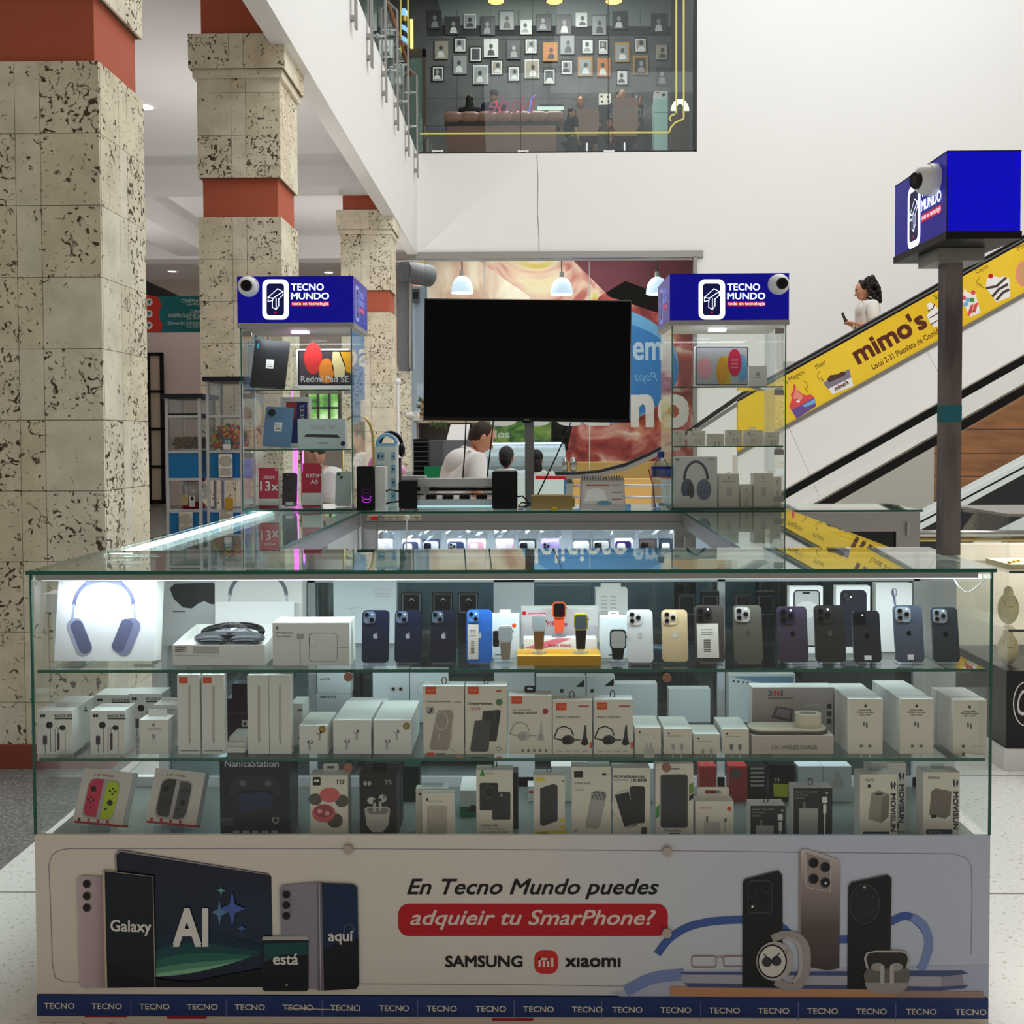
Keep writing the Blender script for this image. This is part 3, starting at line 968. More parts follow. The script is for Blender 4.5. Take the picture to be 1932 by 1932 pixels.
# ================================================================ people
def skin(pts, edges, sub=2):
 me = bpy.data.meshes.new('flesh')
 me.from_pydata([p[:3] for p in pts], edges, [])
 ob = bpy.data.objects.new('flesh', me)
 C.objects.link(ob)
 md = ob.modifiers.new('s', 'SKIN')
 for i, p in enumerate(pts):
  sv = me.skin_vertices[0].data[i]
  sv.radius = (p[3], p[4] if len(p) > 4 else p[3])
  sv.use_root = (i == 0)
 md.use_smooth_shade = True
 sb = ob.modifiers.new('u', 'SUBSURF')
 sb.levels = sub
 bpy.context.view_layer.update()
 ev = ob.evaluated_get(bpy.context.evaluated_depsgraph_get())
 m2 = bpy.data.meshes.new_from_object(ev)
 vs = [v.co.copy() for v in m2.vertices]
 fs = [tuple(p.vertices) for p in m2.polygons]
 bpy.data.objects.remove(ob)
 bpy.data.meshes.remove(me)
 bpy.data.meshes.remove(m2)
 return vs, fs
def person(label, loc, rz, H=1.7, lean=0.0, hp=0.0, hy=0.0, arms=None, top=CLOTHW, bottom=None, sk=SKIN, hair='short', haircol=HAIR, group=None, collar=False):
 """faces -Y before turning by rz; lean bends the trunk, hp pitches the head down, hy turns it"""
 T = Matrix.Translation(Vector(loc)) @ Matrix.Rotation(R(rz), 4, 'Z')
 bottom = bottom or mat('dark_trousers', (44, 46, 56), 0.8)
 root = thing('person', label, 'person', loc, group)
 k = H
 def L(z, y=0.0):            # a point of the leaning trunk
  a = lean * max(0, (z - 0.53)) / 0.3
  return Vector((0, -math.sin(a) * (z - 0.53) + y, 0.53 + math.cos(a) * (z - 0.53)))
 ch, nb, hd = L(0.74), L(0.83), L(0.865)
 pts = [(0, 0, .53 * k, .085 * k, .065 * k)]
 for q, r, r2 in ((L(.62), .078, .06), (ch, .088, .068), (nb, .042, .04), (hd, .034, .034)):
  pts.append((q.x * k, q.y * k, q.z * k, r * k, r2 * k))
 edges = [(0, 1), (1, 2), (2, 3), (3, 4)]
 arms = arms or {}
 hands = []
 for s in (-1, 1):
  sh = L(.80) + Vector((s * .108, 0, 0))
  el, wr = arms.get(s, ((s * .135, .0, .63), (s * .14, -.04, .49)))
  i = len(pts)
  pts += [(sh.x * k, sh.y * k, sh.z * k, .036 * k), (el[0] * k, el[1] * k, el[2] * k, .025 * k), (wr[0] * k, wr[1] * k, wr[2] * k, .016 * k)]
  edges += [(2, i), (i, i + 1), (i + 1, i + 2)]
  hands.append((Vector(el) * k, Vector(wr) * k, s))
 for s in (-1, 1):
  i = len(pts)
  pts += [(s * .052 * k, 0, .48 * k, .058 * k), (s * .055 * k, -.005 * k, .28 * k, .036 * k), (s * .056 * k, .01 * k, .045 * k, .023 * k), (s * .06 * k, -.085 * k, .018 * k, .02 * k)]
  edges += [(0, i), (i, i + 1), (i + 1, i + 2), (i + 2, i + 3)]
 vs, fs = skin(pts, edges)
 b = B()
 b.add([T @ v for v in vs], fs, sk, True)
 hc = hd * k + Vector((0, -.012 * k, .055 * k))
 if hp:
  hc += Vector((0, -math.sin(hp) * .05 * k, -(1 - math.cos(hp)) * .05 * k))
 HM = Matrix.Rotation(hy, 3, 'Z') @ Matrix.Rotation(hp, 3, 'X')
 TR = T.to_3x3()
 def hpnt(x, y, z):
  return T @ (hc + HM @ Vector((x * k, y * k, z * k)))
 def hell(c, r, m, bb, nu=14, nv=10):
  bb.ell(hpnt(*c), [q * k for q in r], m, nu, nv, TR @ HM)
 hell((0, 0, 0.004), (.044, .055, .066), sk, b, 18, 14)
 hell((0, -.012, -.03), (.033, .04, .038), sk, b)
 hell((0, -.055, -.012), (.008, .014, .013), sk, b, 10, 8)
 for s in (-1, 1):
  hell((s * .045, .008, -.006), (.006, .012, .019), sk, b, 10, 8)
 for s in (-1, 1):
  hell((s * .017, -.0455, .006), (.008, .006, .0042), mat('eye_white', (226, 222, 216), 0.3), b, 8, 6)
  hell((s * .017, -.0495, .006), (.0038, .0026, .0038), mat('iris', (40, 26, 20), 0.3), b, 8, 6)
  hell((s * .018, -.049, .02), (.012, .006, .003), haircol, b, 8, 6)
 hell((0, -.047, -.036), (.014, .006, .005), mat('lips', (166, 92, 84), 0.5), b, 10, 6)
 for el, wr, s in hands:
  d = (wr - el).normalized()
  side = d.cross(Vector((0, 0, 1)))
  side = side.normalized() if side.length > .1 else Vector((1, 0, 0))
  if side.x * s > 0:
   side = -side
  nrm = side.cross(d).normalized()
  pm = wr + d * .026 * k
  rot = Matrix((side, d, nrm)).transposed()
  b.ell(T @ pm, (.022 * k, .03 * k, .011 * k), sk, 12, 8, TR @ rot)
  for j, ln in enumerate((.036, .044, .041, .031)):
   base = wr + d * .046 * k + side * (.0155 - .0103 * j) * k
   mid = base + d * ln * .55 * k - nrm * .006 * k
   tip = mid + d * ln * .4 * k - nrm * .016 * k
   b.tube([T @ base, T @ mid, T @ tip], .0048 * k, sk, 6)
  tb = wr + d * .015 * k + side * .016 * k
  b.tube([T @ tb, T @ (tb + side * .016 * k + d * .018 * k), T @ (tb + side * .02 * k + d * .036 * k - nrm * .008 * k)], .0058 * k, sk, 6)
 b.build('body', root)
 sp = [(p[0], p[1], p[2], p[3] * 1.13 + .009 * k, (p[4] if len(p) > 4 else p[3]) * 1.3 + .012 * k) for p in pts]
 idx = [0, 1, 2, 3]
 se = [(0, 1), (1, 2), (2, 3)]
 q = [sp[i] for i in idx]
 q[3] = (sp[3][0], sp[3][1], sp[3][2] - .012 * k, .06 * k, .06 * k)
 for a0 in (5, 8):
  sh, el = Vector(sp[a0][:3]), Vector(sp[a0 + 1][:3])
  md = sh.lerp(el, .82)
  n = len(q)
  q += [(sh.x, sh.y, sh.z, .054 * k, .054 * k), (md.x, md.y, md.z, .046 * k, .046 * k)]
  se += [(2, n), (n, n + 1)]
 vs, fs = skin(q, se)
 b = B()
 b.add([T @ v for v in vs], fs, top, True)
 hc0 = Matrix.Rotation(lean * .8, 3, 'X')
 b.ell(T @ (L(.775) * k), (.125 * k, .088 * k, .08 * k), top, 20, 12, TR @ hc0)
 b.build('shirt', root)
 if collar:
  d = (hd - nb).normalized()
  c = nb + (hd - nb) * .1
  b = B()
  b.tube([T @ ((c + Vector((.045 * math.cos(t), .042 * math.sin(t) * d.z, -.042 * math.sin(t) * d.y + .004))) * k) for t in [2 * math.pi * i / 16 for i in range(16)]], .010 * k, top, 8, True)
  b.build('collar', root)
 q = [sp[0]] + [sp[i] for i in (11, 12, 13, 15, 16, 17)]
 vs, fs = skin([(a[0], a[1], a[2], a[3] * 1.02, a[4]) for a in q], [(0, 1), (1, 2), (2, 3), (0, 4), (4, 5), (5, 6)])
 b = B()
 b.add([T @ v for v in vs], fs, bottom, True)
 b.build('trousers', root)
 b = B()
 if hair == 'short':
  hell((0, .012, .024), (.0475, .053, .054), haircol, b, 18, 12)
 elif hair == 'buzz':
  hell((0, .013, .012), (.0462, .0545, .0615), haircol, b, 18, 12)
 elif hair == 'cap':
  hell((0, .006, .022), (.050, .060, .056), haircol, b, 18, 12)
  hell((0, -.058, .02), (.036, .04, .005), haircol, b, 14, 6)
  hell((0, .035, -.02), (.040, .032, .04), HAIR, b, 14, 8)
 elif hair == 'long':
  hell((0, .014, .018), (.050, .056, .058), haircol, b, 18, 12)
  hell((0, .04, -.06), (.054, .038, .085), haircol, b, 16, 10)
 elif hair == 'curly':
  rh = random.Random(5)
  hell((0, .02, .02), (.052, .056, .058), haircol, b, 18, 12)
  for _ in range(90):
   a, zz = rh.uniform(0.02, math.pi - .02), rh.uniform(-.135, .078)
   rr = .062 + .03 * (1 - abs(zz + .02) / .14)
   hell((rr * math.cos(a) * .85, .018 + rr * math.sin(a) * 1.05, zz), (.02, .02, .022), haircol, b, 8, 6)
 b.build('hair', root)
 return root, T, k
DARKT = mat('black_cloth', (26, 26, 30), 0.9)
BLUET = mat('navy_cloth', (38, 42, 70), 0.9)
pm = W(884, 830, 7.9)
root, T, k = person('man in white polo shirt looking down to one side behind the printing machine', (W(853, 850, 7.9).x, 7.9, 0.0), 118, 1.72, lean=.30, hp=.58, hy=-.15, arms={-1: ((-.13, -.06, .63), (-.07, -.17, .56)), 1: ((.13, -.08, .63), (.06, -.18, .56))}, hair='buzz', collar=True, haircol=mat('buzzed_hair', (52, 38, 32), 0.7, var=.3, scale=80))
Yg = 12.3
pg = W(1640, 600, Yg)
zt = Z_(528, Yg, 1640)
GH = 1.6
root, T, k = person('girl with curly dark hair in white T-shirt riding the escalator, looking at a phone', (pg.x, Yg, zt - GH * 1.0), -90, GH, lean=.06, hp=.28, arms={-1: ((-.125, .0, .63), (-.05, -.115, .67)), 1: ((.125, .0, .63), (.06, -.115, .67))}, hair='curly', bottom=mat('cream_trousers', (226, 220, 208), .85))
b = B()
b.ell(T @ Vector((-.02 * k, -.035 * k, .995 * k)), (.03, .03, .02), mat('coral_scrunchie', (226, 120, 90), .7), 10, 8)
b.build('hair_clip', root)
b = B()
for s in (-1,):
 c = Vector((-.06 * k, -.10 * k, .664 * k))
 b.tube([T @ (c + Vector((.022 * math.cos(t), 0, .022 * math.sin(t)))) for t in [2 * math.pi * i / 12 for i in range(12)]], .012, WHITEP, 6, True)
b.build('wristband', root)
b = B()
c = T @ Vector((0, -.165 * k, .70 * k))
b.slab([c + Vector((x, y, z)) for x, y, z in ((-.01, -.035, -.03), (-.01, .035, -.03), (-.06, .035, .09), (-.06, -.035, .09))], (.008, 0, .004), BLACK)
props(b.build('smartphone', origin=c), 'small dark smartphone held by the girl on the escalator', 'phone')
b = B()
c = T @ Vector((.12 * k, .03 * k, .56 * k))
b.ell(c, (.12, .05, .15), mat('cream_canvas', (228, 220, 204), .9), 14, 10)
b.tube([c + Vector((-.09, 0, .1)), T @ Vector((.1 * k, 0, .835 * k)), c + Vector((.09, 0, .1))], .012, mat('cream_canvas', (228, 220, 204), .9), 6)
props(b.build('tote_bag', origin=c), 'cream canvas tote bag on the shoulder of the girl on the escalator', 'bag')
p = W(955, 866, 9.8)
person('person in dark grey cap and pale top standing before the steel freezer', (p.x, 9.8, 0), 170, 1.46, hair='cap', haircol=mat('dark_grey_cap', (54, 54, 58), .8), top=mat('pale_blue_cotton', (196, 210, 214), .85))
p = W(1012, 872, 10.5)
person('dark haired person half hidden behind the grey television pole', (p.x, 10.5, 0), 160, 1.42, hair='long', top=mat('patterned_cotton', (190, 186, 180), .85, var=.4, scale=40))
p = W(648, 850, 7.2)
person('person in white shirt seen through the glass of the tower by the pillar', (p.x, 7.2, 0), -70, 1.58, lean=.3, hp=.3, hair='short', arms={-1: ((-.13, -.10, .66), (-.06, -.22, .64)), 1: ((.13, -.10, .66), (.06, -.22, .62))})
for u, v, Yp, rz, hr, tp, lab, hc_ in (
  (886, 190, 18.6, 180, 'long', DARKT, 'seated person with long black hair behind the leather bench upstairs', HAIR),
  (932, 180, 19.05, 200, 'short', BLUET, 'grey haired person in navy top behind the leather bench upstairs', mat('grey_hair', (70, 66, 66), .8)),
  (1077, 212, 18.75, 120, 'short', DARKT, 'person in black with short hair seated between bench and barber chair', HAIR),
  (1095, 194, 19.75, 0, 'short', DARKT, 'dark haired person facing out above the first brown barber chair', HAIR),
  (1171, 182, 19.85, 30, 'short', BLUET, 'dark haired barber behind the taller brown chair', HAIR)):
 p = W(u, v, Yp)
 H = min(1.95, (p.z - ZU) / .925)
 person(lab, (p.x, Yp, ZU + .001), rz, H, hair=hr, top=tp, haircol=hc_)
# ================================================================ ice cream shop behind the kiosk (ground floor)
b = B()
b.box(-2.2, XR + 0.1, YW - 0.05, YW + 0.05, ZS - 0.01, ZS + 0.1, STEELG)
for u in (748, 1312):
 x = X_(u, YW)
 b.box(x - 0.04, x + 0.02, YW - 0.05, YW + 0.05, 0, ZS, STEELG)
structure(b.build('trim_8'))
b = B()
b.box(X_(803, YW), XR, YW + 0.06, YW + 0.07, 0.02, ZS, glass('shop_glass_clear', (236, 240, 240), .03))
structure(b.build('window_3'))
b = B()
for u in (915, 1113):
 x = X_(u, YW)
 b.box(x - .006, x + .006, YW + .055, YW + .075, 0, ZS, mat('pane_joint', (190, 196, 196), .4))
structure(b.build('trim_9'))
YM = 20.4
MUR = noise_mat('mural_print', (190, 150, 120), [(0.30, (120, 52, 50)), (0.40, (176, 92, 84)), (0.47, (214, 176, 156)), (0.55, (222, 206, 170)), (0.63, (208, 186, 96)), (0.72, (150, 70, 66))], 0.55, .6, dist=2.5, detail=3)
b = B()
b.box(-2.5, XR + 1, YM, YM + .2, 0, 6, MUR)
q = Pr(b, YM)
SRED = noise_mat('strawberry_print', (168, 62, 58), [(0.36, (122, 36, 40)), (0.5, (178, 70, 64)), (0.6, (214, 140, 126)), (0.68, (240, 220, 206))], 1.1, .6, dist=2.0, detail=5)
CRM = noise_mat('cream_print', (224, 206, 182), [(0.35, (196, 160, 136)), (0.5, (226, 210, 186)), (0.65, (240, 232, 214))], .8, .6, dist=1.5, detail=4)
BLU = mat('blue_print', (52, 128, 196), .5)
BLU2 = mat('pale_blue_print', (110, 176, 224), .5)
DKG = noise_mat('kiwi_print', (70, 104, 60), [(0.35, (22, 44, 30)), (0.5, (84, 128, 62)), (0.65, (150, 182, 90))], 1.4, .6, dist=1.5, detail=4)
q.poly([(806, 490), (900, 490), (1000, 560), (1000, 700), (806, 700)], CRM)
q.poly([(1080, 490), (1330, 490), (1330, 600), (1240, 590), (1150, 560)], mat('mulberry_print', (104, 44, 56), .6, var=.3, scale=1.5))
q.poly([(1130, 560), (1180, 530), (1260, 560), (1330, 600), (1330, 980), (1040, 980), (1040, 760)], SRED)
q.poly([(920, 780), (1085, 780), (1070, 850), (920, 850)], DKG)
q.disc(1130, 690, 150, BLU2, 112, 2, 36)
q.disc(1130, 700, 150, BLU, 96, 3, 36)
q.text('delicioso', 990, 640, 1184, 690, WHITE, .02, lay=4)
q.text('em', 1194, 645, 1250, 680, mat('mural_lettering', (190, 214, 236), .5), .03, lay=4)
q.text('Pops', 1196, 702, 1240, 724, mat('mural_script', (120, 180, 226), .5), 0.0, .3, 4, True)
BIGW = mat('mural_big_letters', (232, 230, 226), .5)
q.text('bocu', 925, 730, 1150, 804, BIGW, .06, lay=4)
q.text('n', 1190, 744, 1234, 806, BIGW, .06, lay=4)
q.text('o', 1241, 744, 1300, 808, BIGW, .06, lay=4)
q.text('Helados', 878, 812, 962, 826, mat('mural_small_letters', (206, 220, 214), .5), .02, lay=4)
structure(b.build('wall_shop_back'))
b = B()
b.box(-2.5, XR + 1, YW + .3, YM, ZS + .9, ZS + 1, CEILM)
structure(b.build('ceiling_shop'))
area('shop_ceiling_light', (0.3, 18.8, ZS + .8), (0, 0, 0), 4, 2, 150, (1, .97, .93))
ME = noise_mat('shutter_mesh', (92, 96, 100), [(0.4, (62, 66, 70)), (0.6, (120, 124, 128))], 60, .5, stretch=(1, 1, 3), detail=2)
o = thing('roller_shutter', 'half rolled grey mesh shutter at the edge of the ice cream shop', 'shutter', W(775, 690, 17.7))
b = B()
p0, p1 = W(752, 700, 17.8), W(777, 495, 17.8)
b.box(p0.x, p1.x, 17.8, 17.83, p0.z, p1.z, ME)
b.build('curtain', o)
b = B()
c0 = W(762, 512, 17.7)
b.cyl((c0.x, 17.65, c0.z), (W(806, 512, 17.7).x, 18.1, c0.z - .02), .19, .19, ME, 20)
b.build('drum', o)
b = B()
b.slab([W(772, 690, 17.72), W(776, 700, 17.72), W(776, 500, 17.72), W(772, 500, 17.72)], (0, .06, 0), STEELG)
b.build('guide_rail', o)
b = B()
p0, p1 = W(748, 960, 18.1), W(774, 690, 18.1)
b.box(p0.x, p1.x, 18.1, 18.5, 0, p1.z, ST[0])
structure(b.build('wall_stub'))
b = B()
p0, p1 = W(774, 960, 18.3), W(806, 540, 18.3)
b.box(p0.x, p1.x, 18.3, 18.4, 0, p1.z, mat('pale_blue_door', (170, 186, 202), .5))
structure(b.build('door_1'))
b = B()
p0, p1 = W(776, 571, 18.25), W(792, 545, 18.25)
b.box(p0.x, p1.x, 18.23, 18.3, p0.z, p1.z, mat('meter_box_grey', (110, 116, 122), .5))
q = Pr(b, 18.23)
q.rect(779, 551, 789, 564, DKGREY)
props(b.build('meter_box', origin=p0), 'small grey meter box on the pale blue shop door', 'box')
b = B()
x = X_(752, 13.9)
b.cyl((x, 13.9, 0), (x, 13.9, Z_(722, 13.9)), .02, .02, WHITEP, 10)
b.ell((x, 13.9, Z_(719, 13.9)), (.045, .045, .045), WHITEP, 12, 8)
props(b.build('white_pole', origin=(x, 13.9, 0)), 'slim white pole with a ball top beside the far stone pillar', 'pole')
for i, (u, v) in enumerate(((872, 553), (1060, 556), (1240, 555))):
 Yl = 18.0
 s = Yl / F
 p = W(u, v, Yl)
 o = thing('pendant_lamp', 'white bell pendant lamp, %s' % ('above the left end of the television', 'above the middle of the television', 'partly behind the logo tower with headphone box')[i], 'pendant lamp', p, 'shop pendant lamps')
 b = B()
 b.lathe(p, [(21 * s, 0), (20.5 * s, 8 * s), (18 * s, 19 * s), (12 * s, 28 * s), (5 * s, 32 * s), (0, 33 * s)], mat('frosted_bell', (214, 232, 250), .3, emit=.75), 24)
 b.build('lamp_shade', o)
 b = B()
 b.lathe(p, [(0, 2 * s), (15 * s, 3 * s), (16 * s, 10 * s), (13 * s, 19 * s), (0, 22 * s)], mat('lamp_tube', (255, 255, 255), .3, emit=6), 18)
 b.build('bulb', o)
 b = B()
 b.cyl(p + Vector((0, 0, 31 * s)), p + Vector((0, 0, 42 * s)), 5 * s, 4 * s, STEELG, 12)
 b.cyl(p + Vector((0, 0, 42 * s)), Vector((p.x, p.y, ZS + .9)), 1.2 * s, 1.2 * s, BLACK, 8)
 b.build('lamp_holder', o)
Yf = 18.7
p0, p1 = W(905, 890, Yf), W(1067, 838, Yf)
o = thing('freezer_display', 'curved stainless steel ice cream freezer behind the capped person', 'freezer', ((p0.x + p1.x) / 2, Yf, 0))
b = B()
pr = [(Yf + .5 - .55 * math.cos(t), p0.z + (p1.z - p0.z) * math.sin(t)) for t in [math.pi / 2 * i / 8 for i in range(9)]]
b.slab([(p0.x, y, z) for y, z in pr] + [(p0.x, Yf + .5, p0.z)], (p1.x - p0.x, 0, 0), mat('freezer_steel', (150, 164, 168), .4, .3))
b.build('hood', o)
b = B()
b.box(p0.x, p1.x, Yf, Yf + .5, 0.001, p0.z, ALUW)
b.build('cabinet', o)
b = B()
b.box(p0.x + .05, p1.x - .05, Yf + .3, Yf + .34, p1.z + .002, p1.z + .03, LEDM)
b.build('light_strip', o)
YT = mat('honey_counter', (222, 178, 104), .5, var=.08, scale=2)
b = B()
p0, p1 = W(1068, 890, 18.6), W(1300, 872, 18.6)
b.box(p0.x, p1.x, 18.6, 19.3, .001, p1.z, YT)
props(b.build('shop_counter', origin=((p0.x + p1.x) / 2, 18.6, 0)), 'honey coloured ice cream shop counter under the mural', 'counter')
for u, w_ in ((1066, 6), (1082, 7)):
 p = W(u, 874, 17.9)
 b = B()
 s = 17.9 / F
 b.lathe((p.x, 17.9, Z_(887, 17.9)), [(0, 0), (w_ * s, 0), (w_ * s, 14 * s), (w_ * .7 * s, 22 * s), (0, 25 * s)], STEEL, 16)
 b.cyl((p.x, 17.9, 0.001), (p.x, 17.9, Z_(887, 17.9)), w_ * s * .8, w_ * s * .8, STEELG, 14)
 props(b.build('steel_canister', origin=(p.x, 17.9, 0)), '%s steel canister beside the freezer hood' % ('smaller' if w_ == 6 else 'wider'), 'canister')
Y2 = 8.9
ZK = 1.16
o = thing('display_counter', 'second kiosk counter with glass top behind the man in white polo', 'counter', (W(800, 900, Y2).x, Y2, 0))
b = B()
x0, x1 = X_(752, Y2), X_(1075, Y2)
b.box(x0, x1, Y2 - .25, Y2 + .3, .001, ZK - .012, ALU)
b.build('cabinet', o)
b = B()
b.box(x0 - .02, x1 + .02, Y2 - .27, Y2 + .32, ZK - .012, ZK, GLASS, EDGE)
b.build('glass_top', o)
o = thing('wall_shelf', 'beige upright shelf unit with plant and tent calendar behind the man', 'shelf', (X_(830, 9.4), 9.4, 0))
b = B()
p0, p1 = W(784, 900, 9.4), W(900, 794, 9.4)
b.box(p0.x, p1.x, 9.3, 9.65, p1.z - .02, p1.z, mat('pale_wood', (206, 188, 158), .5))
b.build('shelf_board', o)
b = B()
b.box(p0.x + .02, p1.x - .02, 9.6, 9.62, .001, p1.z - .02, mat('grey_board', (150, 146, 140), .6))
b.build('back_board', o)
for x in (p0.x + .02, p1.x - .04):
 b = B()
 b.box(x, x + .02, 9.32, 9.62, .001, p1.z - .02, mat('grey_board', (150, 146, 140), .6))
 b.build('side_board', o)
zs = p1.z
b = B()
s = 7.5 / F
p = W(862, 830, 8.75)
zb_ = Z_(830, 8.75)
b.box(X_(811, 8.8), X_(900, 8.8), 8.7, 9.05, ZK, zb_, mat('grey_machine_body', (120, 122, 126), .5))
b.box(X_(812, 8.68), X_(836, 8.68), 8.685, 8.7, Z_(886, 8.68), Z_(831, 8.68), mat('slate_panel', (92, 95, 100), .5))
mc = b.build('desktop_machine', origin=(p.x, 8.8, ZK))
props(mc, 'grey box shaped desktop machine behind the man in white polo', 'machine')
b = B()
b.box(X_(800, 8.6), X_(858, 8.6), 8.64, 8.68, ZK + .001, Z_(880, 8.6), mat('green_card', (24, 134, 84), .5))
props(b.build('green_box', origin=(X_(830, 8.6), 8.6, ZK)), 'bright green box in front of the grey desktop machine', 'box')
b = B()
c0, c1 = W(843, 827, 8.8), W(880, 799, 8.8)
b.slab([(c0.x, 8.75, zb_ + .001), (c0.x, 8.95, zb_ + .001), (c0.x + .03, 8.85, zb_ + .135)], (c1.x - c0.x, 0, 0), WHITE)
props(b.build('tent_calendar', origin=(c0.x, 8.85, zb_)), 'small white tent calendar on top of the grey desktop machine', 'calendar')
b = B()
p0, p1 = W(780, 884, 8.66), W(807, 828, 8.66)
b.box(p0.x, p1.x, 8.68, 8.9, ZK, p1.z, BLACKM)
for i in range(9):
 z = ZK + (p1.z - ZK) * (i + .3) / 9
 b.box(p0.x, p1.x, 8.66, 8.68, z, z + .006, MIDGREY)
props(b.build('drawer_organiser', origin=(p0.x, 8.7, ZK)), 'black small parts rack with many thin shelves beside the grey machine', 'rack')
b = B()
p0, p1 = W(752, 905, 8.6), W(780, 886, 8.6)
b.box(p0.x, p1.x, 8.66, 8.9, ZK, ZK + .05, mat('pale_blue_card', (176, 206, 222), .5))
b.box(p0.x - .02, p1.x - .01, 8.66, 8.86, ZK + .05, ZK + .085, mat('grey_bag', (190, 188, 186), .6))
props(b.build('paper_stack', origin=(p0.x, 8.7, ZK)), 'pale blue and grey packets piled beside the black parts rack', 'packets')
rp = random.Random(2)
p = W(797, 790, 9.42)
o = thing('potted_ornament', 'twisted brown plant ornament with green leaves left of the television', 'plant', (p.x, 9.42, zs))
b = B()
for i in range(9):
 b.ell((p.x + rp.uniform(-.02, .02), 9.42 + rp.uniform(-.02, .02), zs + .015 + .022 * i), (.022, .022, .018), mat('twisted_root', (170, 138, 110), .7, var=.3, scale=30), 10, 8)
b.build('stem', o)
b = B()
for i in range(16):
 a = rp.uniform(0, 6.3)
 z = zs + rp.uniform(.03, .2)
 c = Vector((p.x, 9.42, z))
 d = Vector((math.cos(a), math.sin(a) * .5, rp.uniform(-.2, .5)))
 sd = d.orthogonal().normalized() * .014
 b.add([c, c + d * .03 + sd, c + d * .07, c + d * .03 - sd], [(0, 1, 2, 3)], mat('leaf_green', (66, 92, 52), .5))
b.build('foliage', o)
b = B()
for i in range(7):
 c = Vector((X_(812 + 5 * i, 9.28), 9.28, zs - .001))
 d = Vector((rp.uniform(-.3, .3), -.1, -1))
 sd = Vector((.016, 0, .0))
 ln = rp.uniform(.04, .09)
 b.add([c, c + d * ln * .5 + sd, c + d * ln, c + d * ln * .5 - sd], [(0, 1, 2, 3)], mat('leaf_green', (66, 92, 52), .5))
props(b.build('trailing_leaves', origin=(X_(825, 9.3), 9.3, zs)), 'dark green leaves trailing over the edge of the shelf unit', 'leaves', kind='stuff')
Yc = 9.2
o = thing('bullet_camera', 'white bullet security camera pointing sideways by the twisted plant ornament', 'camera', W(785, 793, Yc))
b = B()
a0, a1 = W(766, 785, Yc), W(781, 784, Yc)
b.ell(((a0.x + a1.x) / 2 + .02, Yc, a0.z), ((a1.x - a0.x) * .9, .036, .036), WHITEP, 16, 12)
b.build('camera_head', o)
b = B()
p0, p1 = W(780, 793, Yc), W(789, 776, Yc)
b.box(p0.x, p1.x, Yc - .03, Yc + .12, p0.z, p1.z, WHITEP)
b.build('mount', o)
Yj = 6.3
p = W(735, 905, Yj)
PJ = mat('pink_nylon', (240, 170, 214), .35, bump=.3, scale=12)
o = thing('puffer_jacket', 'pink puffer jacket hanging behind the pale blue socket tower', 'jacket', (p.x, Yj, 0.9))
b = B()
for i in range(5):
 b.ell((p.x - .02 + .012 * i, Yj, p.z + .12 - .06 * i), (.10 + .012 * i, .07, .045), PJ, 18, 10)
b.ell((X_(704, Yj), Yj + .02, Z_(880, Yj)), (.035, .04, .06), PJ, 12, 8)
b.build('body', o)
b = B()
b.tube([(p.x, Yj, p.z + .1), (p.x, Yj + .05, p.z - .1), (p.x, Yj + .05, 0.001)], .012, BLACK, 8)
b.build('hanger_stand', o)
MAG = mat('magenta_light', (255, 70, 230), .5, emit=5)
Yn = 6.2
o = thing('light_tube', 'glowing magenta light tube standing behind the tower with tablets', 'lamp', (X_(560, Yn), Yn, 0))
b = B()
x = X_(558, Yn)
b.cyl((x, Yn, Z_(950, Yn)), (x, Yn, Z_(792, Yn)), .013, .013, MAG, 12)
b.cyl((x - .012, Yn, Z_(792, Yn)), (x - .02, Yn, Z_(742, Yn)), .004, .003, MAG, 8)
b.build('tube', o)
b = B()
b.cyl((x + .035, Yn + .05, Z_(890, Yn)), (x + .035, Yn + .05, Z_(795, Yn)), .006, .006, mat('violet_light', (220, 120, 255), .5, emit=2), 8)
b.build('side_tube', o)
b = B()
b.cyl((x, Yn, .02), (x, Yn, Z_(950, Yn)), .012, .012, BLACK, 10)
b.cyl((x + .035, Yn + .05, .02), (x + .035, Yn + .05, Z_(890, Yn)), .008, .008, BLACK, 10)
b.cyl((x, Yn, .001), (x, Yn, .025), .12, .12, BLACK, 20)
b.build('stand', o)
b = B()
Yh = 5.9
b.tube([W(u, v, Yh) for u, v in ((648, 800), (656, 791), (668, 785), (680, 785), (690, 789), (698, 800), (703, 820), (705, 850))] + [(X_(705, Yh), Yh, .001)], .008, mat('gold_tube', (208, 182, 110), .3, .6), 8)
b.tube([(X_(648, Yh), Yh, Z_(800, Yh)), (X_(644, Yh), Yh, .001)], .008, mat('gold_tube', (208, 182, 110), .3, .6), 8)
props(b.build('hoop_stand', origin=(X_(680, Yh), Yh, 0)), 'thin gold hoop stand rising beside the pale blue socket tower', 'stand')
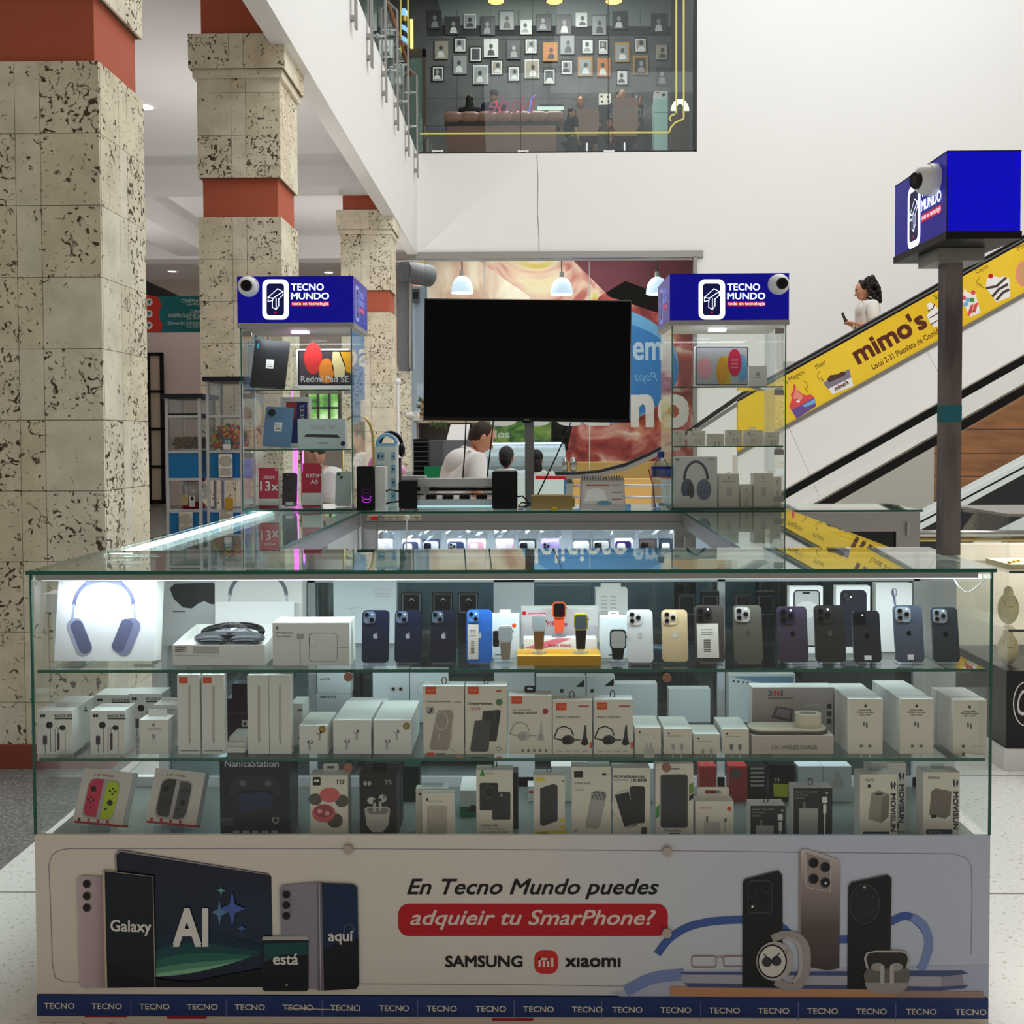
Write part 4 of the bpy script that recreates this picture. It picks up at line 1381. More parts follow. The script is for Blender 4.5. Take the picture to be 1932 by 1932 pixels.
# ================================================================ gumball vending racks by the second pillar
BLUEV = mat('vending_blue', (30, 118, 178), .45)
FRAME = mat('grey_tube', (196, 202, 202), .4, .2)
DKT = mat('dark_lid', (30, 34, 48), .4)
rg = random.Random(9)
def rack(u0, u1, vt, lab, kind):
 Y = 6.35
 x0, x1 = X_(u0, Y), X_(u1, Y)
 d = .32
 z = lambda v: Z_(v, Y)
 o = thing('vending_rack', lab, 'vending machine', ((x0 + x1) / 2, Y + d / 2, 0), 'gumball vending racks')
 for x in (x0, x1 - .018):
  for y in (Y, Y + d - .018):
   b = B()
   b.box(x, x + .018, y, y + .018, .003, z(vt), FRAME)
   b.build('leg', o)
 b = B()
 b.box(x0 - .015, x1 + .015, Y - .015, Y + d + .015, z(vt), z(vt) + .03, DKT)
 b.build('lid', o)
 for v in (783, 850, 902, 962):
  for y in (Y - .001, Y + d - .017):
   b = B()
   b.box(x0 + .018, x1 - .018, y, y + .016, z(v) - .008, z(v) + .008, FRAME)
   b.build('crossbar', o)
 b = B()
 b.box(x0 + .018, x1 - .018, Y + .004, Y + d - .02, z(848), z(vt), PLASTIC)
 b.build('clear_bin', o)
 for va, vb in ((900, 852), (1010, 966)):
  b = B()
  b.box(x0 + .02, x1 - .02, Y + .002, Y + d - .02, z(va), z(vb), BLUEV)
  cb = b.build('coin_cabinet', o)
  if kind or va > 950:
   uc = (u0 + u1) / 2 + (4 if kind else 6)
   b = B()
   vm = (va + vb) / 2 if va < 950 else 985
   b.box(X_(uc - 13, Y), X_(uc + 13, Y), Y - .03, Y + .002, z(vm + 22), z(vm - 22), CHROME)
   b.cyl((X_(uc, Y), Y - .03, z(vm - 8)), (X_(uc, Y), Y - .05, z(vm - 8)), .035, .035, STEEL, 18)
   b.box(X_(uc - 9, Y), X_(uc + 9, Y), Y - .045, Y - .03, z(vm + 19), z(vm + 5), STEEL)
   b.build('coin_mechanism', cb)
 return o, x0, x1, Y, d, z
o, x0, x1, Y, d, z = rack(313, 380, 749, 'shorter blue vending rack with a red lidded globe on its lower level', 0)
b = B()
b.box(x0 + .016, x1 - .016, Y + .002, Y + d - .018, z(785), z(777), DKT)
b.build('middle_lid', o)
b = B()
for i in range(260):
 b.ell((rg.uniform(x0 + .03, x1 - .03), Y + rg.uniform(.02, d - .04), z(846) + rg.uniform(.012, .075)), (.012, .012, .01), mat(*[('candy_olive', (96, 92, 40), .5), ('candy_brown', (84, 50, 34), .5), ('candy_dark', (36, 34, 34), .5)][i % 3]), 6, 4)
props(b.build('candies', o), kind='stuff')
gl = thing('gumball_globe', 'clear candy globe with red lid and red base in the shorter vending rack', 'candy machine', (X_(361, Y + .1), Y + .14, z(962)))
b = B()
c = Vector((X_(361, Y + .1), Y + .14, 0))
r = .082
b.lathe(c + Vector((0, 0, z(962))), [(0, .008), (r * .9, .008), (r * .9, .03), (r * .7, .045)], mat('red_enamel', (160, 26, 36), .3), 24)
b.build('base', gl)
b = B()
b.lathe(c + Vector((0, 0, z(962) + .045)), [(r * .7, 0), (r, .03), (r, .11), (r * .8, .135)], PLASTIC, 24)
b.build('globe', gl)
b = B()
b.lathe(c + Vector((0, 0, z(962) + .18)), [(r * .9, 0), (r * .92, .012), (r * .6, .025), (0, .03)], mat('red_enamel', (160, 26, 36), .3), 24)
b.build('lid', gl)
b = B()
q = Pr(b, Y + .04)
q.rect(357, 935, 368, 956, WHITE)
q.text('1', 360, 937, 365, 944, INK, .02, lay=2)
b.build('price_sticker', gl)
b = B()
Pr(b, Y + .04).rect(344, 933, 355, 953, mat('cream_sticker', (200, 186, 130), .5))
b.build('round_sticker', gl)
o, x0, x1, Y, d, z = rack(390, 459, 717, 'taller blue vending rack full of bright coloured gumballs', 1)
GC = [('gum_red', (206, 52, 48), .3), ('gum_yellow', (226, 190, 60), .3), ('gum_green', (96, 160, 70), .3), ('gum_orange', (226, 120, 50), .3), ('gum_blue', (60, 96, 150), .3), ('gum_pink', (222, 120, 130), .3)]
b = B()
xa, xb = x0 + .034, x1 - .034
for i in range(420):
 xx = rg.uniform(xa, xb)
 hh = .155 * (1 - .45 * abs((xx - (xa + xb) / 2) / (xb - xa) * 2) ** 2)
 b.ell((xx, Y + .022 + (rg.random() ** 2) * (d - .06), z(846) + rg.uniform(.013, hh)), (.0125,) * 3, mat(*GC[rg.choice([0, 0, 0, 1, 1, 3, 2, 5, 4])]), 8, 6)
props(b.build('gumballs', o), kind='stuff')
b = B()
q = Pr(b, Y - .003)
q.rect(420, 828, 437, 845, TEAL)
q.rect(421, 838, 435, 848, WHITE, 2)
q.text('25', 423, 831, 434, 837, WHITE, .02, lay=2)
b.build('price_sticker', o)
b = B()
Pr(b, Y - .003).rect(424, 940, 440, 962, mat('orange_yellow_sticker', (206, 160, 50), .5))
b.build('price_sticker', o)
# ================================================================ escalators on the right
YA_ = 11.5
vt = lambda u: 707 - .5576 * (u - 1484)
vb = lambda u: 801 - .5545 * (u - 1484)
RUB = mat('black_rubber_handrail', (14, 14, 16), .35)
YELAD = noise_mat('yellow_advert', (244, 200, 40), [(0.35, (240, 194, 36)), (0.65, (250, 212, 62))], .9, .4)
CLAD = mat('cream_escalator_cladding', (240, 236, 232), .45)
o = thing('escalator', 'escalator with yellow ice cream advert along its side, carrying the girl', 'escalator', W(1484, 900, YA_))
b = B()
pts = [W(1392, vt(1392), YA_), W(2010, vt(2010), YA_), W(2010, vb(2010), YA_), W(1392, vb(1392), YA_)]
b.slab(pts, (0, .06, 0), YELAD)
q = Pr(b, YA_)
BRN = mat('chocolate_print', (96, 46, 36), .4)
OLV = mat('olive_lettering', (120, 104, 30), .5)
def slant(t, bl, br, h, m, bold=.01, lay=1, lean=.5):
 vs, fs = text_mesh(t, bold, 0)
 k = math.hypot(br[0] - bl[0], br[1] - bl[1])
 dx, dy = (br[0] - bl[0]) / k, (br[1] - bl[1]) / k
 up = (dy * h, -dx * h)
 q.b.add([q.at(bl[0] + (br[0] - bl[0]) * x + up[0] * y, bl[1] + (br[1] - bl[1]) * x + up[1] * y, lay + j) for x, y, j in vs], fs, m)
slant("mimo's", (1620, 689), (1752, 616), 40, BRN, .05, 2)
slant('Local 2-31 Plazoleta de Comidas', (1648, 698), (1781, 624), 11, BRN, .012, 2)
slant('Mixer', (1541, 697), (1560, 685), 9, OLV, .01)
slant('o Mágico', (1484, 728), (1520, 707), 12, OLV, .01)
slant('Sundae', (1765, 566), (1800, 546), 10, OLV, .01)
slant('Copas', (1844, 519), (1866, 506), 10, OLV, .01)
slant('Mini', (1921, 473), (1940, 463), 10, OLV, .01)
for pts in ([(1514, 718), (1522, 722), (1524, 732), (1518, 730), (1524, 740)], [(1546, 700), (1542, 710), (1548, 720), (1553, 716), (1548, 712), (1556, 722)], [(1849, 522), (1842, 532), (1846, 542), (1852, 538), (1846, 534), (1856, 544)]):
 q.line(pts, 1.2, OLV)
CUPW = mat('print_white', (244, 240, 236), .5)
SCR = mat('print_strawberry', (226, 80, 84), .5)
CRN = mat('print_coral', (240, 150, 126), .5)
PUR = mat('print_purple', (110, 84, 150), .5)
SKYB = mat('print_sky', (120, 180, 220), .5)
q.poly([(1492, 772), (1535, 748), (1540, 766), (1503, 790)], PUR, 2)
q.poly([(1512, 766), (1538, 752), (1539, 760), (1520, 768)], SKYB, 3)
q.poly([(1489, 768), (1494, 752), (1492, 744), (1496, 738), (1497, 726), (1500, 724), (1503, 734), (1512, 742), (1520, 746), (1530, 744), (1536, 750), (1493, 774)], SCR, 3)
q.poly([(1495, 752), (1499, 740), (1501, 729), (1505, 738), (1516, 748), (1512, 754)], CRN, 4)
q.poly([(1500, 758), (1510, 753), (1508, 760)], CUPW, 5)
q.poly([(1553, 721), (1602, 696), (1610, 728), (1571, 744)], CUPW, 2)
q.poly([(1553, 722), (1602, 696), (1606, 712), (1562, 734)], mat('print_grey_purple', (134, 124, 140), .5), 3)
q.poly([(1560, 716), (1566, 708), (1580, 706), (1588, 701), (1596, 702), (1594, 708), (1564, 722)], mat('print_cookie', (86, 60, 52), .5), 4)
slant("mimo's", (1577, 738), (1602, 724), 9, BRN, .05, 5)
q.poly([(1755, 610), (1748, 594), (1756, 588), (1750, 580), (1748, 574), (1755, 570), (1760, 574), (1768, 580), (1774, 590), (1778, 600), (1790, 596), (1790, 608), (1762, 618)], CUPW, 3)
for pts in ([(1751, 587), (1760, 582), (1763, 574)], [(1754, 600), (1768, 592), (1774, 584)], [(1757, 612), (1772, 603), (1782, 592)]):
 q.line(pts, 2, BRN, 4)
q.poly([(1812, 560), (1840, 552), (1850, 590), (1830, 598)], CUPW, 2)
q.poly([(1816, 560), (1820, 544), (1826, 552), (1838, 552), (1842, 562), (1818, 570)], CUPW, 3)
for i, (u, v, m) in enumerate(((1818, 562, SCR), (1826, 566, SKYB), (1834, 566, GREENP), (1822, 574, SKYB), (1836, 552, SCR))):
 q.disc(u, v, 4.5, m, lay=4)
for k in range(3):
 q.poly([(1825 + k * 5, 594 - k * 3), (1831 + k * 5, 576 - k * 2), (1836 + k * 5, 574 - k * 2), (1830 + k * 5, 596 - k * 3)], CRN if k % 2 else SCR, 4)
q.poly([(1858, 540), (1904, 524), (1906, 560), (1880, 570)], CUPW, 2)
q.poly([(1860, 538), (1862, 526), (1874, 520), (1886, 524), (1896, 520), (1898, 534), (1870, 552)], CUPW, 3)
for pts in ([(1860, 544), (1880, 540), (1898, 524)], [(1872, 560), (1884, 546), (1902, 536)], [(1880, 566), (1892, 552), (1904, 546)]):
 q.line(pts, 5, mat('print_choc_grey', (82, 62, 66), .5), 4)
q.disc(1869, 521, 4.5, RED, lay=5)
q.disc(1930, 517, 14, CRN, 24, 2)
q.disc(1930, 517, 10, mat('print_biscuit', (214, 160, 110), .5), 20, 3)
b.build('advert_panel', o)
b = B()
for off, y in ((-11, YA_), (-11, YA_ + 1.0)):
 pts = [W(u, v, y) for u, v in ((930, 893), (1080, 893), (1130, 889), (1180, 876), (1225, 856), (1270, 833), (1400, vt(1400) + off), (2010, vt(2010) + off))]
 pts = [p if y == YA_ else p + Vector((0, 0, -.02)) for p in pts]
 b.tube(pts, .017, RUB, 8)
b.build('handrail', o)
b = B()
b.slab([W(1392, vt(1392) - 4, YA_), W(2010, vt(2010) - 4, YA_), W(2010, vt(2010), YA_), W(1392, vt(1392), YA_)], (0, .05, 0), RUB)
b.slab([W(1392, vt(1392) - 10, YA_ + .02), W(2010, vt(2010) - 10, YA_ + .02), W(2010, vt(2010) - 4, YA_ + .02), W(1392, vt(1392) - 4, YA_ + .02)], (0, .03, 0), ALUW)
b.slab([W(1392, vb(1392), YA_ - .01), W(2010, vb(2010), YA_ - .01), W(2010, vb(2010) + 8, YA_ - .01), W(1392, vb(1392) + 8, YA_ - .01)], (0, .05, 0), STEEL)
b.slab([W(930, 897, YA_), W(1080, 897, YA_), W(1130, 893, YA_), W(1180, 881, YA_), W(1225, 861, YA_), W(1270, 838, YA_), W(1392, vt(1392), YA_), W(1392, vt(1392) + 8, YA_), W(1270, 846, YA_), W(1225, 869, YA_), W(1180, 888, YA_), W(1130, 900, YA_), W(1080, 904, YA_), W(930, 904, YA_)], (0, .05, 0), STEEL)
b.build('rail_trim', o)
b = B()
b.slab([W(1392, vb(1392) + 8, YA_), W(2010, vb(2010) + 8, YA_), W(2010, 690, YA_), W(1555, 950, YA_), W(1540, 1000, YA_), W(1392, 1000, YA_)], (0, .3, 0), CLAD)
q = Pr(b, YA_)
q.line([(1486, 800), (1545, 935)], 1.4, PALEINK)
q.line([(1746, 657), (1800, 760)], 1.4, PALEINK)
b.build('side_cladding', o)
b = B()
for i in range(26):
 p = W(1400 + 24 * i, vb(1400 + 24 * i) + 70, YA_ + .5)
 b.box(p.x, p.x + .16, YA_ + .32, YA_ + .95, p.z - .1, p.z, DKGREY)
b.build('step', o)
b = B()
b.slab([W(2010, vt(2010) + 6, YA_ + 1), W(1392, vt(1392) + 6, YA_ + 1), W(1392, vt(1392) - 4, YA_ + 1), W(2010, vt(2010) - 4, YA_ + 1)], (0, .02, 0), STEEL)
b.build('far_rail_trim', o)
YB_ = 10.2
l1 = lambda u: 933 - .5645 * (u - 1482)
o = thing('escalator', 'middle escalator with thick black handrail and pale glass side below the advert', 'escalator', W(1600, 1000, YB_))
b = B()
b.slab([W(1380, l1(1380) - 8, YB_), W(2010, l1(2010) - 8, YB_), W(2010, l1(2010) + 8, YB_), W(1380, l1(1380) + 8, YB_)], (0, .08, 0), RUB)
b.build('handrail', o)
b = B()
b.slab([W(1380, l1(1380) - 10, YB_), W(2010, l1(2010) - 10, YB_), W(2010, l1(2010) - 7, YB_), W(1380, l1(1380) - 7, YB_)], (0, .06, 0), STEEL)
b.slab([W(1450, l1(1450) + 58, YB_ + .3), W(2010, l1(2010) + 58, YB_ + .3), W(2010, l1(2010) + 63, YB_ + .3), W(1450, l1(1450) + 63, YB_ + .3)], (0, .06, 0), STEELG)
b.build('rail_trim', o)
b = B()
b.slab([W(1380, l1(1380) + 8, YB_ + .03), W(2010, l1(2010) + 8, YB_ + .03), W(2010, l1(2010) + 70, YB_ + .03), W(1380, l1(1380) + 70, YB_ + .03)], (0, .012, 0), glass('balustrade_glass', (250, 252, 251), .04))
b.build('glass_balustrade', o)
YC_ = 8.6
l2 = lambda u: 952 - .573 * (u - 1555)
o = thing('escalator', 'nearest escalator with lower black handrail, white deck strips and dark underside', 'escalator', W(1750, 1000, YC_))
b = B()
b.slab([W(1555, l2(1555) - 9, YC_), W(2010, l2(2010) - 9, YC_), W(2010, l2(2010) + 9, YC_), W(1555, l2(1555) + 9, YC_), W(1530, l2(1555) + 12, YC_), W(1530, l2(1555) + 4, YC_)], (0, .08, 0), RUB)
b.build('handrail', o)
b = B()
b.slab([W(1555, l2(1555) + 9, YC_ + .03), W(2010, l2(2010) + 9, YC_ + .03), W(2010, 876, YC_ + .03), W(1741, 1010, YC_ + .03), W(1540, 1010, YC_ + .03)], (0, .012, 0), glass('balustrade_glass', (250, 252, 251), .04))
b.build('glass_balustrade', o)
DECK = mat('pale_metal_deck', (226, 234, 234), .3)
b = B()
s1 = lambda u: 938.5 - .53 * (u - 1803.6)
s2 = lambda u: 997 - .54 * (u - 1742)
b.slab([W(1600, s1(1600) + 0, YC_), W(2010, s1(2010), YC_), W(2010, s1(2010) + 9, YC_), W(1600, s1(1600) + 9, YC_)], (0, .2, 0), DECK)
b.slab([W(1600, s1(1600) + 9, YC_), W(2010, s1(2010) + 9, YC_), W(2010, s1(2010) + 13, YC_), W(1600, s1(1600) + 13, YC_)], (0, .2, 0), BLACK)
b.slab([W(1600, s1(1600) + 13, YC_), W(2010, s1(2010) + 13, YC_), W(2010, s2(2010), YC_), W(1600, s2(1600), YC_)], (0, .2, 0), DECK)
b.build('deck_strip', o)
b = B()
b.slab([W(1600, s2(1600), YC_), W(2010, s2(2010), YC_), W(2010, 940, YC_), W(1700, 1092, YC_), W(1600, 1092, YC_)], (0, .25, 0), mat('dark_truss_panel', (46, 48, 48), .3))
b.slab([W(1700, 1092, YC_ - .01), W(2010, 936, YC_ - .01), W(2010, 962, YC_ - .01), W(1740, 1098, YC_ - .01)], (0, .2, 0), DECK)
b.build('truss', o)
YW2 = 14.7
WOOD = noise_mat('brown_timber_panel', (146, 92, 50), [(0.3, (128, 78, 42)), (0.7, (164, 106, 60))], 2.0, .4, stretch=(1, 1, 6))
b = B()
b.box(X_(1762, YW2), 9, YW2, YW2 + .1, .001, 2.75, WOOD)
q = Pr(b, YW2)
for v in (810, 855, 899, 944):
 q.line([(1762, v), (2010, v)], 2, mat('timber_groove', (70, 42, 24), .7))
structure(b.build('wall_timber'))
b = B()
b.box(X_(1480, YW2), X_(1762, YW2), YW2, YW2 + .1, .001, 2.6, mat('grey_plaster', (190, 186, 178), .8))
structure(b.build('wall_grey'))
Yr = 7.4
o = thing('guard_rail', 'steel and brass horizontal guard rail running toward the jewellery stall', 'railing', (X_(1850, Yr), Yr, 0))
b = B()
b.tube([W(1700, 1007, Yr), W(2010, 1007, Yr)], .026, STEEL, 12)
b.build('top_rail', o)
b = B()
b.tube([W(1700, 1018, Yr), W(2010, 1018, Yr)], .014, mat('brass', (190, 170, 100), .3, .7), 10)
b.build('lower_rail', o)
for u in (1722, 1900):
 b = B()
 b.cyl((X_(u, Yr), Yr + .02, .001), (X_(u, Yr), Yr + .02, Z_(1008, Yr)), .018, .018, STEEL, 10)
 b.build('post', o)
Yr = 12.0
o = thing('shop_railing', 'thin stainless rails in front of the honey counter beside the water bottle', 'railing', (X_(1240, Yr), Yr, 0))
for v in (916, 938):
 b = B()
 b.tube([W(1060, v, Yr), W(1385, v, Yr)], .016, STEEL, 8)
 b.build('rail', o)
for u in (1078, 1375):
 b = B()
 b.cyl((X_(u, Yr), Yr, .001), (X_(u, Yr), Yr, Z_(893, Yr)), .022, .022, STEEL, 10)
 b.build('post', o)
b = B()
b.box(X_(1062, 12.6), X_(1392, 12.6), 12.6, 12.9, .001, Z_(905, 12.6), YT)
props(b.build('low_wall', origin=(X_(1230, 12.6), 12.6, 0)), 'low honey coloured wall behind the thin stainless rails', 'low wall')
Yb = 5.45
b = B()
b.box(X_(1800, Yb), 3.6, Yb, Yb + .1, .06, Z_(1030, Yb), mat('beige_booth_panel', (230, 220, 206), .6))
b.box(X_(1800, Yb), 3.6, Yb - .01, Yb + .1, .001, .06, BLACKM)
props(b.build('booth_wall', origin=(X_(1880, Yb), Yb, 0)), 'plain beige booth wall with black base behind the counter corner', 'wall panel')
Yj = 4.7
o = thing('jewellery_stall', 'glass jewellery stall with black panel and white script emblem', 'stall', (X_(1960, Yj), Yj, 0))
x0 = X_(1903, Yj)
b = B()
b.box(x0, x0 + 1.2, Yj, Yj + .6, .10, Z_(1268, Yj), mat('stall_black_panel', (30, 30, 31), .35))
q = Pr(b, Yj)
q.ring(1934, 1328, 23, 2.2, WHITE, 42)
q.text('Cs', 1919, 1300, 1952, 1350, WHITE, -.005, .3, 1)
b.build('front_panel', o)
b = B()
b.box(x0 - .01, x0 + 1.2, Yj - .01, Yj + .6, .001, .10, WHITEP)
b.build('plinth', o)
b = B()
b.box(x0 + .0, x0 + .008, Yj, Yj + .6, Z_(1268, Yj), Z_(978, Yj), GLASS)
b.box(x0 + .0, x0 + 1.2, Yj, Yj + .008, Z_(1268, Yj), Z_(978, Yj), GLASS)
b.build('glass_case', o)
b = B()
for v in (1080, 1190):
 b.box(x0 + .012, x0 + 1.19, Yj + .012, Yj + .58, Z_(v, Yj) - .012, Z_(v, Yj), GLASS, DKGREY)
b.build('shelf', o)
b = B()
b.box(x0 - .004, x0 + 1.2, Yj - .004, Yj + .6, Z_(978, Yj), Z_(975, Yj) + .006, STEELG)
b.build('top_frame', o)
CREAMB = mat('cream_leatherette', (238, 222, 178), .6)
area('stall_fill', (x0 + .5, Yj + .3, Z_(982, Yj)), (0, 0, 0), .9, .4, 9, (1, .95, .85))  # added light without a fixture, brightens the busts and booth wall
for v, nm in ((1080, 'top'), (1190, 'middle'), (1268, 'lowest')):
 zs_ = Z_(v, Yj)
 if nm != 'top':
  for i in range(2):
   xx = x0 + .07 + .13 * i
   b = B()
   b.ell((xx, Yj + .14, zs_ + .075), (.05, .028, .075), CREAMB, 16, 10)
   b.ell((xx, Yj + .14, zs_ + .15), (.022, .02, .03), CREAMB, 12, 8)
   b.tube([(xx + .03 * math.cos(t), Yj + .112 + .01 * abs(math.cos(t)), zs_ + .12 + .035 * math.sin(t)) for t in [math.pi + math.pi * k / 10 for k in range(11)]], .003, mat('gold_chain', (206, 170, 70), .3, .8), 6)
   props(b.build('necklace_bust', origin=(xx, Yj + .14, zs_ + .001)), '%s cream necklace bust on the %s of the jewellery stall' % (('nearer', 'farther')[i], 'middle shelf' if nm == 'middle' else 'black base'), 'bust', 'necklace busts')
 else:
  b = B()
  b.rboxz(x0 + .03, x0 + .4, Yj + .04, Yj + .3, zs_ + .001, zs_ + .025, .01, CREAMB)
  for k in range(9):
   b.ell((x0 + .05 + .035 * k, Yj + .09 + .03 * (k % 3), zs_ + .028), (.01, .01, .008), mat('gold_chain', (206, 170, 70), .3, .8), 8, 6)
  props(b.build('ring_tray', origin=(x0 + .2, Yj + .15, zs_ + .001)), 'cream ring tray on the top shelf of the jewellery stall', 'tray')
# ================================================================ the kiosk
KX0, KX1, KY0, KY1 = -1.293, 1.200, 2.650, 3.145
ZT, Z1, Z2, Z3 = 1.197, .934, .700, .470
ZB = .502
PANEL = gradient_mat('banner_print', 0, [(0, (222, 212, 199)), (.5, (218, 211, 202)), (.62, (206, 207, 211)), (.8, (192, 199, 214)), (1, (188, 195, 210))], 0.0, 2.49, .35)
kc = thing('display_counter', 'glass front display counter with printed banner and blue lettered strip', 'counter', (KX0, KY0, 0))
b = B()   # top pane
b.slab([(KX0 - .008, KY0 - .008, ZT - .010), (KX1 + .008, KY0 - .008, ZT - .010), (KX1 + .03, KY1, ZT - .0085), (KX0 - .008, KY1, ZT - .0085)], (0, 0, .010), GLASS_TOP)
top = b.build('glass_top', kc)
b = B()
b.box(KX0 - .0085, KX1 + .0085, KY0 - .0088, KY0 - .008, ZT - .0098, ZT, EDGE)
b.box(KX0 - .0088, KX0 - .008, KY0 - .008, KY1, ZT - .0098, ZT, EDGE)
b.box(KX0, KX1 + .03, KY1 - .004, KY1 - .002, ZT - .0098, ZT - .002, EDGE)
b.build('polished_edge', top)
b = B()
b.box(KX0, KX1, KY0, KY0 + .007, ZB, ZT - .010, GLASS)
fg = b.build('front_glass', kc)
for nm, xa in (('side_glass', KX0), ('side_glass', KX1 - .007)):
 b = B()
 b.box(xa, xa + .007, KY0 + .007, KY1, ZB, ZT - .010, GLASS)
 s_ = b.build(nm, kc)
 b = B()
 xe = xa - .0006 if xa < 0 else xa + .007
 b.box(xe - .0022, xe + .0028, KY0 - .0015, KY0 + .006, ZB, ZT - .010, EDGE)
 b.build('glass_corner', s_)
for z in (Z1, Z2):
 b = B()
 b.box(KX0 + .009, KX1 - .009, KY0 + .012, KY0 + .40, z - .008, z, GLASS)
 sh = b.build('glass_shelf', kc)
 b = B()
 b.box(KX0 + .009, KX1 - .009, KY0 + .0105, KY0 + .012, z - .008, z, EDGE)
 b.build('polished_edge', sh)
 b = B()
 for x in (KX0 + .04, KX1 - .09):
  b.box(x, x + .05, KY0 + .03, KY0 + .33, z - .013, z - .0085, CHROME)
 b.build('shelf_bracket', sh)
b = B()
b.box(KX0 + .002, KX1 - .002, KY0 + .010, KY1 - .03, Z3 - .02, Z3, mat('pale_case_floor', (126, 134, 130), .25))
b.build('case_floor', kc)
b = B()
b.box(KX0, KX1, KY0 + .008, KY1 - .005, .05, Z3 - .021, mat('grey_cabinet_body', (170, 166, 160), .5))
b.box(KX0 + .02, KX1 - .02, KY0 + .04, KY1 - .01, .001, .05, mat('pale_plinth', (206, 196, 184), .6))
b.build('cabinet', kc)
b = B()   # aluminium header behind the front glass, with LED strip under it
b.box(KX0 + .01, KX1 - .03, KY0 + .010, KY0 + .034, ZT - .027, ZT - .011, ALU)
hd = b.build('header_bar', kc)
b = B()
b.box(KX0 + .012, KX1 - .012, KY0 + .036, KY0 + .048, ZT - .0315, ZT - .022, LEDM)
b.build('light_strip', hd)
b = B()
b.tube([W(u, v, KY0 + .05) for u, v in ((1800, 1092), (1808, 1106), (1818, 1116), (1828, 1118), (1842, 1108), (1858, 1093))], .0018, WHITEP, 6)
b.build('light_cable', hd)
la = area('case_light', (0, 0, 0), (0, 0, 0), KX1 - KX0 - .1, .02, 5.2, (.80, .94, 1))
la.location = (-.045, KY0 + .06, ZT - .04)
la.rotation_euler = (R(4), 0, 0)
yb = KY1 - .02
b = B()
us = [(300, 318), (583, 597), (932, 1008), (1352, 1366), (1720, 1800)]
for u0, u1 in us:
 b.box(X_(u0, yb, 1200), X_(u1, yb, 1200), yb - .015, yb + .01, Z3, ZT - .012, ALUW)
b.box(KX0 + .008, KX1 - .008, yb - .015, yb + .01, Z_(1097, yb), ZT - .012, ALUW)
b.box(KX0 + .008, KX1 - .008, yb - .015, yb + .01, Z3, Z3 + .03, ALUW)
b.build('rear_frame', kc)
for u0, u1 in ((318, 583), (597, 932), (1008, 1352), (1366, 1720)):
 b = B()
 b.box(X_(u0, yb, 1200), X_(u1, yb, 1200), yb, yb + .005, Z3 + .03, Z_(1097, yb), glass('smoky_glass', (158, 170, 172), .04))
 b.build('rear_door', kc)
b = B()
b.box(KX0, KX1, KY0 - .004, KY0 + .006, .078, ZB, PANEL)
bn = b.build('banner_panel', kc)
b = B()
for u, v in ((658, 1600), (1258, 1604), (1257, 1757)):
 p = W(u, v, KY0)
 b.cyl((p.x, KY0 - .004, p.z), (p.x, KY0 - .013, p.z), .0125, .0125, mat('brushed_button', (176, 164, 148), .4, .5), 20)
b.build('cover_button', bn)
b = B()
for u, v in ((658, 1276), (1258, 1278), (658, 1447), (1257, 1447)):
 p = W(u, v, KY0)
 b.cyl((p.x, KY0 - .001, p.z), (p.x, KY0 - .009, p.z), .0115, .0115, mat('bronze_button', (150, 110, 96), .4, .3), 20)
b.build('cover_button', fg)
b = B()
b.box(KX0 - .001, KX1 - .002, KY0 - .007, KY0 + .004, .021, .076, mat('blue_strip', (34, 56, 112), .4))
q = Pr(b, KY0 - .007)
u = 83
xs = [(83, 141), (173, 230), (263, 320), (352, 411), (443, 500), (533, 591), (623, 680), (715, 772), (805, 862), (897, 955), (987, 1045), (1079, 1137), (1155, 1212), (1246, 1304), (1337, 1396), (1430, 1489), (1523, 1581), (1615, 1673), (1709, 1767), (1802, 1861)]
LT = mat('strip_lettering', (226, 216, 196), .5)
for u0, u1 in xs:
 k = (u0 - 72) / 1792
 v0 = 1892 + 12 * k
 q.text('TECNO', u0, v0, u1, v0 + 11, LT, .02, du=.4)
for u in (247, 427, 608, 788, 970, 1135, 1322, 1506, 1690):
 k = (u - 72) / 1792
 q.line([(u, 1883 + 10 * k), (u, 1918 + 10 * k)], 1.2, mat('strip_joint', (120, 134, 170), .5))
q.line([(540, 1902), (680, 1906)], 1.5, LT, 2)
b.build('blue_strip', kc)
b = B()
RB = mat('red_scrap', (170, 40, 46), .6)
q = Pr(b, KY0 - .0045)
q.rect(160, 1915, 240, 1920, RB)
q.rect(315, 1916, 390, 1922, RB)
q.rect(928, 1921, 1006, 1926, RB)
b.box(KX0, KX1, KY0 - .004, KY0 + .006, .001, .022, mat('pale_kick_board', (216, 204, 190), .6))
b.build('kick_board', kc)
YBK = 4.745
def frame_case(label, x0, x1, y0, y1, inner, zt=ZT, dz=0.0):
 o = thing('display_counter', label, 'counter', ((x0 + x1) / 2, y0, 0))
 b = B()
 b.slab([(x0, y0 + .001, zt - .010 - dz), (x1, y0 + .001, zt - .010 - dz), (x1, y1, zt - .010), (x0, y1, zt - .010)], (0, 0, .010), GLASS_TOP)
 t = b.build('glass_top', o)
 b = B()
 if inner == 'front':
  b.box(x0, x1, y0 - .0008, y0 + .0008, zt - .0098, zt, EDGE)
 else:
  xe = x1 if inner == 'right' else x0
  b.slab([(xe - .0008, y0, zt - .0098 - dz), (xe + .0008, y0, zt - .0098 - dz), (xe + .0008, y1, zt - .0098), (xe - .0008, y1, zt - .0098)], (0, 0, .0098), EDGE)
 b.build('polished_edge', t)
 return o
o = frame_case('long glass topped side counter running back beside the large pillar', -1.295, -.772, KY1 + .004, YBK + .47, 'right')
b = B()
xi = -.775
b.box(xi - .03, xi, KY1 + .01, YBK + .46, ZT - .075, ZT - .011, ALU)
